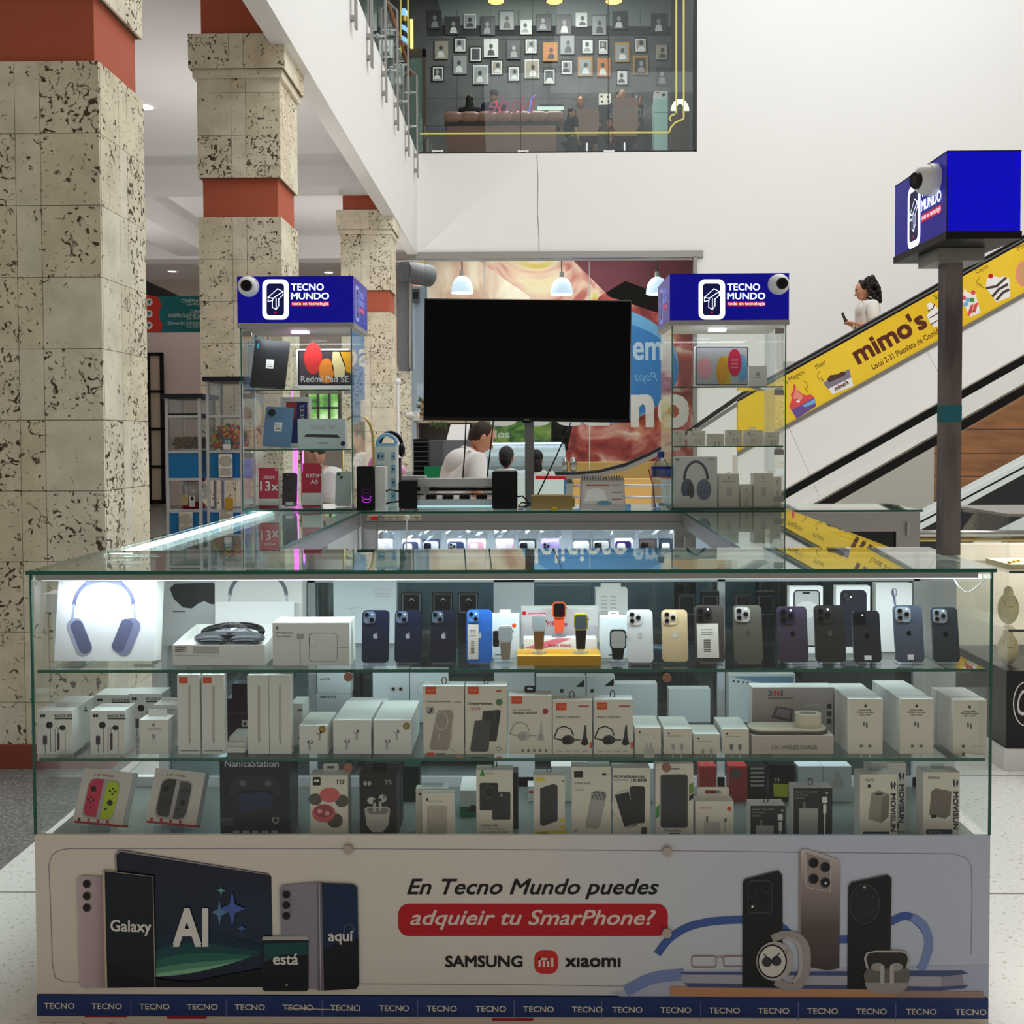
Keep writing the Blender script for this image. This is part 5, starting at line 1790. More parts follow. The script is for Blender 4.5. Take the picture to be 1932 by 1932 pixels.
b.box(xi - .03, xi, KY1 + .01, YBK + .46, .05, .34, ALU)
for y in (KY1 + .01, 3.95, YBK - .05):
 b.box(xi - .03, xi, y, y + .05, .34, ZT - .075, ALU)
b.box(-1.29, xi, YBK + .43, YBK + .46, .05, ZT - .011, ALU)
b.box(-1.29, xi - .03, KY1 + .01, YBK + .43, .05, .46, ALU)
b.build('aluminium_frame', o)
b = B()
b.box(-1.293, -1.287, KY1 + .01, YBK + .46, .46, ZT - .011, GLASS)
b.build('outer_glass', o)
b = B()
b.box(-1.24, -.81, KY1 + .06, YBK + .4, .82, .828, GLASS, EDGE)
b.build('glass_shelf', o)
b = B()
b.box(-1.284, -1.268, KY1 + .02, YBK + .40, ZT - .026, ZT - .012, mat('brighter_strip', (235, 246, 255), .5, emit=22))
b.build('light_strip', o)
la = area('case_light', (-1.2, 3.95, ZT - .04), (0, -15, 0), .02, 1.5, 7, (.86, .95, 1))
o = frame_case('long glass topped side counter running back toward the tower with headphone box', .722, 1.222, KY1 + .004, YBK - .003, 'left', dz=.040)
b = B()
xi = .725
b.slab([(xi, KY1 + .01, ZT - .116), (xi + .03, KY1 + .01, ZT - .116), (xi + .03, YBK - .01, ZT - .076), (xi, YBK - .01, ZT - .076)], (0, 0, .065), ALU)
b.box(xi, xi + .03, KY1 + .01, YBK - .01, .05, .34, ALU)
for y in (KY1 + .01, 3.95, YBK - .07):
 b.box(xi, xi + .03, y, y + .05, .34, ZT - .116, ALU)
b.box(xi + .03, 1.215, KY1 + .01, YBK - .01, .05, .46, ALU)
b.build('aluminium_frame', o)
b = B()
b.box(1.212, 1.219, KY1 + .01, YBK - .01, .46, ZT - .052, GLASS)
b.build('outer_glass', o)
b = B()
b.box(.76, 1.2, KY1 + .06, YBK - .06, .82, .828, GLASS, EDGE)
b.build('glass_shelf', o)
o = frame_case('back counter with lit window of phone case packs under the television', -.765, 1.222, YBK, YBK + .50, 'front')
zo = Z_(1000, YBK)
zl = .42
b = B()
xw = [X_(u, YBK, 1010) for u in (679, 712, 1272, 1313, 1700)]
xw[4] = 1.17
b.box(-.765, 1.222, YBK + .002, YBK + .03, zo, ZT - .011, ALU)
b.box(-.765, 1.222, YBK + .002, YBK + .03, .05, zl, ALU)
b.box(-.765, xw[1], YBK + .002, YBK + .03, zl, zo, ALU)
b.box(xw[2], xw[3], YBK + .002, YBK + .03, zl, zo, ALU)
b.box(xw[4], 1.222, YBK + .002, YBK + .03, zl, zo, ALU)
b.box(-.76, 1.215, YBK + .47, YBK + .495, .05, ZT - .011, ALU)
b.box(-.76, 1.215, YBK + .03, YBK + .47, .05, zl + .2, ALU)
q = Pr(b, YBK + .002)
q.line([(690, 984), (1300, 984)], 1.2, MIDGREY)
b.build('aluminium_frame', o)
b = B()
b.box(-.70, 1.15, YBK + .035, YBK + .045, zo + .004, zo + .014, mat('bright_strip', (235, 246, 255), .5, emit=7))
b.build('light_strip', o)
area('case_light', (.1, YBK + .08, zo - .004), (0, 0, 0), 1.7, .03, 7, (.88, .95, 1))
ZPK = zl + .2
for (u, c, c2, cam) in ((728, (214, 220, 232), (196, 206, 226), 0), (780, (70, 78, 108), (210, 214, 224), 0), (818, (206, 214, 226), (40, 50, 70), 1), (866, (60, 74, 110), (200, 208, 220), 1), (904, (226, 170, 198), (238, 220, 228), 0), (957, (222, 214, 226), (200, 160, 180), 0), (1000, (190, 200, 196), (40, 44, 46), 1), (1043, (170, 160, 210), (150, 138, 200), 1), (1103, (226, 232, 238), (60, 64, 70), 0), (1140, (205, 210, 212), (60, 66, 70), 1), (1182, (48, 40, 96), (205, 206, 226), 0), (1228, (90, 84, 82), (50, 46, 46), 1), (1266, (50, 60, 74), (30, 36, 46), 0), (1300, (44, 48, 54), (90, 94, 98), 0)):
 Yp = YBK + .09
 x = X_(u, Yp, 1030)
 ht = .152
 zt_ = Z_(1017, Yp)
 t_ = thing('phone_case_pack', 'bagged phone case, %s, back counter window' % {728: 'white grey, first from the left', 780: 'slate blue, second from the left', 818: 'clear with dark triple lens cut-out', 866: 'navy next to the pink one', 904: 'plain pink', 957: 'pale with pink glitter', 1000: 'clear with black lens beside the lilac one', 1043: 'lilac', 1103: 'clear with dark rim beyond the frame post', 1140: 'clear with three lenses beside the violet one', 1182: 'deep violet', 1228: 'smoky brown beyond the violet one', 1266: 'dark slate, last but one on the right', 1300: 'charcoal, last on the right'}[u], 'phone case', (x, Yp, zt_ - ht), 'phone case packs in the back counter')
 b = B()
 m1, m2 = mat('case_%d' % u, c, .35), mat('case_card_%d' % u, c2, .4)
 b.rbox(x - .055, x + .03, Yp + .012, Yp + .022, zt_ - ht, zt_, .006, m2)
 b.rbox(x - .052, x + .022, Yp, Yp + .012, zt_ - ht + .01, zt_ - .012, .012, m1)
 b.build('case', t_)
 b = B()
 if cam:
  b.rbox(x - .046, x - .012, Yp - .003, Yp, zt_ - .052, zt_ - .018, .008, m2)
  for dx, dz in ((-.038, -.026), (-.038, -.043), (-.022, -.035)):
   b.cyl((x + dx, Yp - .003, zt_ + dz), (x + dx, Yp - .006, zt_ + dz), .0065, .0065, BLACK, 12)
 else:
  b.rbox(x - .044, x - .006, Yp - .002, Yp, zt_ - .06, zt_ - .02, .01, WHITEP)
 b.build('lens_cutout', t_)
 b = B()
 rz = random.Random(u)
 vs, fs = [], []
 for i in range(6):
  for j in range(3):
   vs.append((x - .06 + .02 * i, Yp - .006 + rz.uniform(-.006, .006), zt_ - .005 + .022 * j + rz.uniform(-.004, .004)))
 fs = [(i * 3 + j, i * 3 + 3 + j, i * 3 + 4 + j, i * 3 + 1 + j) for i in range(5) for j in range(2)]
 b.add(vs, fs, PLASTIC)
 b.build('clear_bag', t_)
b = B()
b.box(-.745, 1.165, YBK + .06, YBK + .42, zt_ - ht - .012, zt_ - ht - .001, GLASS, EDGE)
b.build('glass_shelf', o)
b = B()
b.box(-.72, 1.15, YBK + .40, YBK + .41, ZPK, zo, mat('case_back_panel', (190, 204, 214), .4))
b.build('inner_back', o)
x0, x1 = 1.232, X_(1741, YBK, 965)
o = frame_case('short extra counter beyond the tower with headphone box, reflecting the escalator', x0, x1, YBK, YBK + .45, 'front')
b = B()
b.box(x0, x1 - .01, YBK + .004, YBK + .03, ZT - .10, ZT - .011, ALU)
b.box(x1 - .12, x1 - .01, YBK + .004, YBK + .03, .05, ZT - .10, ALU)
b.box(x0, x0 + .05, YBK + .004, YBK + .03, .05, ZT - .10, ALU)
b.box(x0, x1 - .01, YBK + .004, YBK + .03, .05, .6, ALU)
b.box(x0, x1 - .01, YBK + .42, YBK + .445, .05, ZT - .011, ALU)
b.box(x1 - .035, x1 - .01, YBK + .03, YBK + .42, .05, ZT - .011, ALU)
b.build('aluminium_frame', o)
b = B()
b.box(x0 + .05, x1 - .12, YBK + .012, YBK + .018, .6, ZT - .10, glass('smoky_glass', (158, 170, 172), .04))
b.box(x1 - .125, x1 - .12, YBK + .008, YBK + .022, .6, ZT - .10, BLACK)
b.build('sliding_door', o)
b = B()
p = W(1712, 1000, YBK)
b.box(p.x - .004, p.x + .004, YBK - .012, YBK + .004, p.z - .03, p.z + .035, CHROME)
b.build('handle', o)
# ---------------------------------------------------------------- logo light boxes, towers
SBLUE = mat('lightbox_blue', (4, 4, 128), .25, emit=.7)
SBLUE2 = mat('lightbox_bright_blue', (0, 0, 190), .25, emit=.62)
SWH = mat('lightbox_white', (225, 236, 255), .4, emit=1.15)
SRD = mat('lightbox_red', (190, 20, 50), .4, emit=.7)
SDK = mat('lightbox_navy', (14, 14, 70), .4, emit=.6)
def logo(place, m=SWH):
 """place(x, y, lay) for x,y in a 175 x 85 design, y down"""
 b = B()
 def poly(pts, mm, lay):
  b.add([place(x, y, lay) for x, y in pts], [tuple(range(len(pts)))], mm)
 def line(pts, wd, mm, lay, closed=False):
  P = pts + [pts[0]] if closed else pts
  for a, c in zip(P, P[1:]):
   k = math.hypot(c[0] - a[0], c[1] - a[1])
   dx, dy = (c[0] - a[0]) / k, (c[1] - a[1]) / k
   e = wd / 2
   poly([(a[0] - dx * e - dy * e, a[1] - dy * e + dx * e), (c[0] + dx * e - dy * e, c[1] + dy * e + dx * e), (c[0] + dx * e + dy * e, c[1] + dy * e - dx * e), (a[0] - dx * e + dy * e, a[1] - dy * e - dx * e)], mm, lay)
 def text(t, x0, y0, x1, y1, mm, bold, lay):
  vs, fs = text_mesh(t, bold, 0)
  b.add([place(x0 + (x1 - x0) * x, y1 + (y0 - y1) * y, lay + j) for x, y, j in vs], fs, mm)
 poly(rr_pts(47, 8, 97, 84, 12, 6), m, 1)
 poly(rr_pts(55, 16, 88, 76, 6, 5), SDK, 2)
 line([(66, 18), (76, 18)], 1.2, mat('logo_dark', (60, 30, 60), .5), 3)
 poly(ell_pts(72, 71, 2.2, 2.2, 10), SRD, 3)
 line([(58, 42), (76, 26), (86, 31), (86, 38), (78, 45), (78, 58), (73, 65), (66, 61), (66, 48), (58, 50)], 1.4, m, 3, True)
 line([(58, 42), (67, 44), (86, 31)], 1.7, m, 3)
 line([(67, 44), (66, 50)], 1.7, m, 3)
 line([(73, 44), (73, 64)], 1.7, m, 3)
 text('TECNO', 101, 16, 163, 29, m, .032, 2)
 text('MUNDO', 101, 33, 173, 46, m, .032, 2)
 poly([(101, 50), (173, 50), (173, 59), (101, 59)], SRD, 1)
 text('todo en tecnología', 103, 50.5, 172, 58.6, m, 0, 2)
 return b
def dome(o, c, d, r=.04):
 """dome camera: o parent, c centre on the surface, d outward direction"""
 d = Vector(d).normalized()
 b = B()
 b.cyl(c, Vector(c) + d * .022, r * 1.0, r * .98, WHITEP, 24)
 b.build('camera_base', o)
 b = B()
 b.ell(Vector(c) + d * .025, (r * .93,) * 3, WHITEP, 24, 14)
 a = b.build('camera_ball', o)
 b = B()
 e = (d + Vector((0.12, -.25, -.1))).normalized()
 b.cyl(Vector(c) + d * .022 + e * r * .80, Vector(c) + d * .022 + e * r * .99, r * .56, r * .50, BLACK, 20)
 b.cyl(Vector(c) + d * .022 + e * r * .98, Vector(c) + d * .022 + e * r * 1.01, r * .3, r * .28, mat('lens_glass', (6, 6, 10), .05), 16)
 b.build('lens', a)
 return o
def tower(label, u0, u1, camu, side):
 Y = YBK + .012
 x0, x1 = X_(u0, Y, 760), X_(u1, Y, 760)
 D = .40
 zs0, zs1 = Z_(607, Y), Z_(519, Y)
 zz0 = ZT + .001
 o = thing('display_tower', label, 'display case', ((x0 + x1) / 2, Y, zz0), 'glass display towers')
 b = B()
 b.box(x0 - .012, x1 + .012, Y - .01, Y + D + .01, zs0, zs1, SBLUE)
 b.box(x0 - .014, x1 + .014, Y - .012, Y + D + .012, zs0 - .022, zs0, ALU)
 bx = b.build('logo_light_box', o)
 lb = logo(lambda x, y, l: Pr(None, Y - .010).at((448 if u0 < 900 else 1271) + x, 519 + y, l))
 lb.build('logo_print', bx)
 xs_ = x1 + .012 if side > 0 else x0 - .012
 k = .0017
 def pl(x, y, l):
  return Vector((xs_ + side * .0004 * l, Y + .04 + (x - 40) * k * 1.2 if side > 0 else Y + .34 - (x - 40) * k * 1.2, zs1 - .012 - y * .0022))
 logo(pl, mat('lightbox_dim_white', (140, 150, 220), .4, emit=.5)).build('side_logo_print', bx)
 b = B()
 b.box(x0, x1, Y - .001, Y + .005, zz0 + .01, zs0 - .023, GLASS)
 b.build('front_glass', o)
 for xa in (x0, x1 - .006):
  b = B()
  b.box(xa, xa + .006, Y + .006, Y + D - .006, zz0 + .01, zs0 - .023, GLASS)
  g = b.build('side_glass', o)
  b = B()
  xe = xa if xa == x0 else xa + .006
  b.box(xe - .002, xe + .002, Y - .0025, Y + .0045, zz0 + .01, zs0 - .023, EDGE)
  b.build('polished_edge', g)
 b = B()
 b.box(x0 + .006, x1 - .006, Y + D - .006, Y + D, zz0 + .01, zs0 - .023, GLASS)
 b.build('rear_glass', o)
 b = B()
 b.box(x0 - .004, x1 + .004, Y - .004, Y + D, zz0, zz0 + .01, mat('dark_green_base', (60, 84, 80), .3))
 b.build('base_plate', o)
 zsh = [Z_(733 if u0 < 900 else 731, Y), Z_(846 if u0 < 900 else 843, Y)]
 for z in zsh:
  b = B()
  b.box(x0 + .008, x1 - .008, Y + .008, Y + D - .01, z - .006, z, GLASS)
  g = b.build('glass_shelf', o)
  b = B()
  b.box(x0 + .008, x1 - .008, Y + .0072, Y + .008, z - .006, z, EDGE)
  b.build('polished_edge', g)
  b = B()
  for xx in (x0 + .009, x1 - .04):
   b.box(xx, xx + .03, Y + .01, Y + .035, z - .022, z - .007, CHROME)
  b.build('shelf_clip', g)
 hx = x1 - .03 if u0 > 900 else x0 + .03
 for zq in (zs0 - .05, (zsh[0] + zsh[1]) / 2 - .1 if 0 else zsh[0] - .03, zsh[1] - .03, zz0 + .05):
  b = B()
  b.box(hx - .022, hx + .022, Y - .008, Y - .001, zq - .012, zq + .012, STEELG)
  b.build('door_hinge', o)
 b = B()
 b.box((x0 + x1) / 2 - .06, (x0 + x1) / 2 + .02, Y + .16, Y + .2, zs0 - .03, zs0 - .024, LEDM)
 b.build('light_strip', o)
 area('tower_light', ((x0 + x1) / 2, Y + .1, zs0 - .036), (0, 0, 0), x1 - x0 - .08, .1, 1.6, (.9, .96, 1))
 c = W(camu, 541 if u0 < 900 else 537, Y - .01)
 cm = thing('dome_camera', 'white dome camera on the %s corner of the light box %s' % (('upper left', 'with tablets beneath') if u0 < 900 else ('upper right', 'above the headphone box')), 'camera', c, 'dome cameras')
 dome(cm, c + Vector((0, -.0001, 0)), (0, -1, 0), 19.5 * Y / F)
 return x0, x1, Y, zsh, zz0 + .01
TL = tower('glass display tower with tablets inside, beside the gumball racks', 456, 664, 470, 1)
TR_ = tower('glass display tower with headphone box and little white boxes', 1268, 1482, 1468, -1)
xp = X_(1791, 2.95, 800)
o = thing('pole_sign', 'grey post carrying a bright blue logo box on the counter corner', 'sign', (xp, 2.95, ZT))
b = B()
pw = .0245
PST = noise_mat('worn_grey_post', (122, 108, 106), [(0.35, (84, 74, 76)), (0.5, (124, 110, 108)), (0.7, (140, 128, 124))], 9, .35, stretch=(1, 1, .25))
zt_ = Z_(505, 2.95)
b.box(xp - pw, xp + pw, 2.95 - pw, 2.95 + pw, ZT + .001, zt_, PST)
b.box(xp - pw - .0006, xp + pw + .0006, 2.95 - pw - .0006, 2.95 + pw, Z_(800, 2.93), Z_(768, 2.93), mat('teal_tape', (36, 112, 124), .4))
b.build('post', o)
Y0 = 2.76
x0, x1 = X_(1787, Y0, 350), X_(1926, Y0, 350)
z0, z1 = Z_(457, Y0), Z_(293, Y0)
Y1 = Y0 + .385
xc = (x0 + x1) / 2
b = B()
b.box(xp - .065, xp + .065, 2.95 - .07, 2.95 + .07, zt_, z0 - .001, STEELG)
b.build('bracket', o)
b = B()
b.box(x0, x1, Y0, Y1, z0 + .02, z1, SBLUE, SBLUE2)
b.box(x0 - .003, x1 + .003, Y0 - .003, Y1 + .003, z0, z0 + .02, BLACK)
b.box(x0 - .001, x1 + .001, Y0 - .0012, Y1 + .001, z1, z1 + .003, BLACK)
b.box(x0 - .0012, x0 + .001, Y0 - .0014, Y0 + .001, z0, z1, BLACK)
bx = b.build('logo_light_box', o)
kk = .385 / 200
logo(lambda x, y, l: Vector((x0 - .0006 * l, Y1 - (x + 8) * kk, z1 - .012 - y * .00235))).build('logo_print', bx)
c = Vector((x0 - .0005, Y0 + .075, Z_(332, Y0)))
cm = thing('dome_camera', 'beige dome security camera on the pole sign box', 'camera', c, 'dome cameras')
dome(cm, c, (-1, 0, 0), .043)
# ---------------------------------------------------------------- television on its pole
Yt = 4.98
o = thing('television', 'large black flat screen television on a grey pole above the back counter', 'television', (X_(999, Yt + .06), Yt + .06, ZT))
qd = [W(802, 561, Yt), W(1193, 570, Yt), W(1186, 797, Yt), W(800, 792, Yt)]
cx = sum((p for p in qd), Vector()) / 4
tvw, tvh = (X_(1190, Yt) - X_(801, Yt)), Z_(564, Yt) - Z_(794, Yt)
tv0 = B()
M = Matrix.Translation(Vector((cx.x, Yt, cx.z))) @ Matrix.Rotation(R(.95), 4, 'Y')
def tvbox(b, x0, x1, y0, y1, z0, z1, m):
 vs = [M @ Vector((x, y, z)) for z in (z0, z1) for y in (y0, y1) for x in (x0, x1)]
 b.add(vs, [(0, 2, 3, 1), (2, 6, 7, 3), (0, 4, 6, 2), (1, 3, 7, 5), (0, 1, 5, 4), (4, 5, 7, 6)], m)
hw, hh = tvw / 2, tvh / 2
b = B()
tvbox(b, -hw, hw, 0, .035, -hh, hh, mat('tv_shell', (24, 24, 26), .4))
tvbox(b, -hw, hw, -.004, .004, hh - .004, hh, STEELG)
tvbox(b, hw - .004, hw, -.004, .004, -hh, hh, STEELG)
tvbox(b, -hw, -hw + .005, -.004, .004, -hh, hh, BLACK)
tvbox(b, -hw, hw, -.006, .004, -hh, -hh + .017, mat('tv_bezel', (18, 18, 20), .35))
tvbox(b, -.02, .02, -.004, .02, -hh - .008, -hh, BLACK)
b.build('case', o)
b = B()
tvbox(b, -hw + .006, hw - .006, -.003, .003, -hh + .018, hh - .006, mat('tv_screen', (2, 3, 6), .12, spec=.14))
b.build('screen', o)
b = B()
vs, fs = text_mesh('LG', .03, 0)
b.add([M @ Vector((-.012 + .024 * x, -.0068 - j * .0004, -hh + .004 + .008 * y)) for x, y, j in vs], fs, LIGHTINK)
b.build('maker_mark', o)
b = B()
xq = X_(999, Yt + .06)
b.box(xq - .022, xq + .022, Yt + .04, Yt + .08, ZT + .001, cx.z + .1, mat('grey_painted_steel', (140, 138, 140), .4))
b.box(xq - .034, xq + .034, Yt + .03, Yt + .10, ZT + .0005, ZT + .006, mat('grey_painted_steel', (140, 138, 140), .4))
b.build('pole', o)
for pts in (((879, 793), (877, 850), (873, 905)), ((931, 794), (925, 850), (919, 900)), ((1077, 797), (1050, 860), (1014, 935))):
 b = B()
 b.tube([W(u, v, Yt - .02) for u, v in pts], .0035, BLACK, 6)
 b.build('cable', o)
# ---------------------------------------------------------------- things on the back counter
zc = ZT + .001
Yo = YBK + .05
p0, p1 = W(673, 960, Yo), W(706, 880, Yo)
o = thing('desktop_speaker', 'small black speaker with violet glowing grille next to the tower with tablets', 'speaker', ((p0.x + p1.x) / 2, Yo, zc))
b = B()
b.rbox(p0.x, p1.x - .005, Yo, Yo + .11, zc, p1.z, .006, BLACK)
b.build('case', o)
b = B()
q = Pr(b, Yo)
VG = mat('violet_glow', (200, 60, 230), .5, emit=1.2)
for i in range(5):
 q.line([(681 + i * .4, 918 + i * 6), (687, 924 + i * 6), (696, 924 + i * 6), (702 - i * .4, 918 + i * 6)], 1.0, VG if i > 2 else mat('violet_dim', (90, 30, 110), .5, emit=.3))
b.build('lit_grille', o)
b = B()
x0, x1 = X_(706, Yo), X_(721, Yo)
b.box(x0, x1 + .01, Yo + .02, Yo + .12, zc, Z_(880, Yo), WHITE)
props(b.build('white_carton', origin=(x0, Yo + .05, zc)), 'narrow white carton between the black speaker and pale blue socket tower', 'box')
Yk = YBK + .25
p0, p1 = W(707, 955, Yk), W(748, 842, Yk)
xc = (p0.x + p1.x) / 2
hw = (p1.x - p0.x) / 2
ICE = mat('ice_blue_plastic', (226, 238, 232), .4)
SOC = mat('socket_blue', (150, 196, 226), .4)
o = thing('socket_tower', 'pale blue upright power socket tower with carry handle', 'power strip', (xc, Yk, zc))
b = B()
b.rboxz(xc - hw, xc + hw, Yk, Yk + 2 * hw, zc, p1.z, .02, ICE)
b.rboxz(xc - hw * .95, xc + hw * .95, Yk + .003, Yk + 2 * hw * .95, p1.z, p1.z + .015, .02, SOC)
b.build('body', o)
for v in (861, 885, 910, 936):
 b = B()
 q = Pr(b, Yk)
 q.rrect(711, v - 8, 725, v + 8, 1.5, SOC)
 q.rect(713, v - 4, 715.5, v + 4, INK, 2)
 q.rect(718, v - 1.5, 723, v + 1.5, INK, 2)
 b.build('socket', o)
 b = B()
 q = Pr(b, Yk)
 q.rrect(738, v - 8, 746, v + 8, 1.5, SOC)
 q.disc(742, v, 1.5, INK, lay=2)
 b.build('socket', o)
b = B()
b.tube([(xc + hw * .85 * math.cos(t), Yk + hw, p1.z + .012 + .045 * math.sin(t)) for t in [math.pi * i / 12 for i in range(13)]], .009, SOC, 8)
b.build('handle', o)
b = B()
cc = W(735, 830, Yk + .12)
b.tube([(cc.x + .055 * math.cos(t), Yk + .16, p1.z + .005 + .062 * math.sin(t)) for t in [math.pi * i / 14 for i in range(15)]], .010, BLACK, 8)
b.box(cc.x - .05, cc.x + .05, Yk + .13, Yk + .19, zc, p1.z - .06, BLACKM)
for s in (-1, 1):
 b.ell((cc.x + s * .055, Yk + .16, p1.z - .02), (.018, .03, .036), BLACK, 14, 10)
props(b.build('headphones', origin=(cc.x, Yk + .16, zc)), 'black over-ear headphones on a stand behind the pale blue socket tower', 'headphones')
Yl = YBK + .10
z = lambda v: Z_(v, Yl)
X = lambda u: X_(u, Yl, 930)
o = thing('cutting_plotter', 'black and silver cutting plotter machine below the television', 'machine', (X(860), Yl, zc))
b = B()
b.rbox(X(752), X(787), Yl, Yl + .15, zc + .004, z(906), .012, BLACK)
b.build('end_housing', o)
b = B()
b.rbox(X(929), X(976), Yl - .02, Yl + .15, zc + .004, z(889), .008, BLACK)
b.build('control_housing', o)
b = B()
b.box(X(787), X(929), Yl + .03, Yl + .12, z(918), z(903), mat('silver_rail', (196, 196, 196), .35, .3))
b.box(X(787), X(929), Yl + .05, Yl + .06, z(927), z(921), BLACK)
b.box(X(787), X(929), Yl + .08, Yl + .1, z(921), z(917), BLACK)
b.build('rail', o)
b = B()
b.box(X(787), X(929), Yl + .01, Yl + .16, zc + .004, z(942), mat('silver_bed', (200, 206, 206), .3, .2))
b.box(X(787), X(929), Yl + .005, Yl + .011, zc + .012, zc + .02, mat('cyan_edge', (190, 236, 240), .3, emit=.5))
for i in range(4):
 u = 802 + i * 32
 b.box(X(u), X(u + 20), Yl + .02, Yl + .07, z(942), z(934), BLACK)
b.box(X(787), X(929), Yl + .06, Yl + .068, z(935), z(932), BLACK)
b.build('bed', o)
b = B()
b.box(X(793), X(809), Yl + .0, Yl + .03, z(932), z(919), STEELG)
b.cyl((X(801), Yl + .01, z(936)), (X(801), Yl + .01, z(919)), .008, .012, STEEL, 12)
b.build('carriage', o)
b = B()
b.box(X(755), X(800), Yl + .06, Yl + .15, z(906), z(898), mat('silver_rail', (196, 196, 196), .35, .3))
b.build('rear_lid', o)
b = B()
b.tube([W(u, v, YBK + .12) for u, v in ((976, 937), (986, 936), (994, 944), (1000, 952), (990, 957), (978, 955), (984, 948), (1002, 950))], .004, BLACK, 6)
b.tube([W(u, v, YBK + .1) for u, v in ((718, 930), (735, 924), (752, 927))], .004, BLACK, 6)
b.tube([W(u, v, YBK + .1) for u, v in ((722, 953), (735, 948), (752, 946))], .004, BLACK, 6)
props(b.build('power_cable', origin=W(985, 955, YBK + .12)), 'black power cable looped beside the cutting plotter', 'cable')
b = B()
Yx = YBK + .13
p0, p1 = W(1002, 957, Yx), W(1080, 935, Yx)
b.box(p0.x, p1.x, Yx, Yx + .1, zc, p1.z, mat('brown_cardboard', (150, 118, 70), .8))
b.cyl((p1.x - .005, Yx + .04, zc + .028), (p1.x + .012, Yx + .04, zc + .028), .027, .022, mat('brown_cardboard', (150, 118, 70), .8), 14)
props(b.build('cardboard_box', origin=((p0.x + p1.x) / 2, Yx, zc)), 'long flat brown cardboard box between plotter and desk calendar', 'box')
Yd = YBK + .1
p0, p1 = W(1096, 958, Yd), W(1180, 902, Yd)
o = thing('desk_calendar', 'spiral bound desk calendar with grey pictures left of the water bottle', 'calendar', ((p0.x + p1.x) / 2, Yd, zc))
b = B()
hz = p1.z - zc
b.slab([(p0.x, Yd, zc), (p0.x, Yd + .12, zc), (p0.x, Yd + .06, zc + hz)], (p1.x - p0.x, 0, 0), mat('calendar_board', (180, 176, 170), .6))
b.build('stand', o)
b = B()
q = Pr(b, Yd, zc, math.atan2(.06, hz))
q.rect(1099, 908, 1176, 950, mat('calendar_page', (206, 202, 196), .6))
q.rect(1105, 914, 1150, 917, mat('calendar_rust', (170, 110, 80), .6), 2)
for v in (916, 930, 943):
 q.rect(1154, v - 2, 1173, v, mat('calendar_rust', (170, 110, 80), .6), 2)
q.poly([(1102, 946), (1108, 926), (1124, 920), (1140, 926), (1146, 944)], WHITE, 2)
q.disc(1140, 949, 14, mat('calendar_teal', (90, 150, 170), .5), 4, 3)
b.v = [(Matrix.Translation(Vector((0, Yd, zc))) @ Matrix.Rotation(-math.atan2(.06, hz), 4, 'X') @ Matrix.Translation(Vector((0, -Yd, -zc)))) @ v for v in b.v]
b.build('page', o)
b = B()
for i in range(16):
 x = p0.x + .01 + (p1.x - p0.x - .02) * i / 15
 b.tube([(x, Yd + .06 + .012 * math.cos(t), zc + hz + .010 * math.sin(t)) for t in [2 * math.pi * k / 8 for k in range(8)]], .0018, DKGREY, 5, True)
b.build('spiral', o)
Yw_ = YBK + .13
p = W(1247, 958, Yw_)
o = thing('water_bottle', 'clear plastic water bottle with blue cap in front of the tower with headphone box', 'bottle', (p.x, Yw_, zc))
s = Yw_ / F
BT = glass('bottle_plastic', (214, 222, 230), .10, .08)
b = B()
b.lathe((p.x, Yw_, zc), [(0, .004), (15 * s, .003), (18 * s, 4 * s), (18 * s, 26 * s), (16.5 * s, 40 * s), (17.5 * s, 52 * s), (18 * s, 76 * s), (14 * s, 86 * s), (7 * s, 94 * s), (5.5 * s, 97 * s)], BT, 24)
b.build('body', o)
b = B()
b.lathe((p.x, Yw_, zc), [(6.5 * s, 96 * s), (6.8 * s, 107 * s), (0, 108 * s)], mat('blue_cap', (40, 74, 140), .4), 18)
b.build('cap', o)
b = B()
b.lathe((p.x, Yw_, zc), [(18.3 * s, 60 * s), (18.4 * s, 78 * s)], glass('bottle_label_film', (150, 170, 226), .08), 24)
b.lathe((p.x, Yw_, zc), [(18.5 * s, 75 * s), (18.5 * s, 79 * s)], mat('label_blue_band', (40, 50, 150), .5), 24)
b.build('label', o)
b = B()
b.tube([W(1224, 885, Yw_ + .05), W(1231, 912, Yw_ + .05), W(1236, 958, Yw_ + .02)], .0035, RED, 6)
props(b.build('red_straw', origin=W(1233, 958, Yw_ + .03)), 'thin red straw leaning beside the water bottle', 'straw')
b = B()
for u, m in ((983, SOC), (1046, YEL)):
 p = W(u, 960, YBK + .02)
 b = B()
 b.rbox(p.x - .012, p.x + .012, YBK + .012, YBK + .03, zc, zc + .014, .003, m)
 props(b.build('key_tag', origin=(p.x, YBK + .02, zc)), '%s tag on the back counter edge' % ('small bright blue plastic' if u < 1000 else 'small yellow plastic'), 'tag')
Yp = YBK + .001
o = thing('power_strip', 'cream six outlet power strip with red switch on the back counter rail', 'power strip', W(745, 978, Yp))
b = B()
p0, p1 = W(694, 982, Yp), W(795, 972, Yp)
b.rbox(p0.x, p1.x, Yp - .03, Yp, p0.z, p1.z, .004, mat('cream_plastic', (206, 196, 170), .5))
q = Pr(b, Yp - .03)
for u in (722, 736, 750, 770, 786):
 for du, dv in ((-2, -1.5), (2, -1.5), (0, 2)):
  q.disc(u + du, 977 + dv, 1.1, INK)
b.build('body', o)
b = B()
p = W(708, 977, Yp)
b.box(p.x - .015, p.x + .015, Yp - .036, Yp - .03, p.z - .007, p.z + .007, mat('red_switch', (200, 30, 24), .3, emit=.3))
b.build('switch', o)
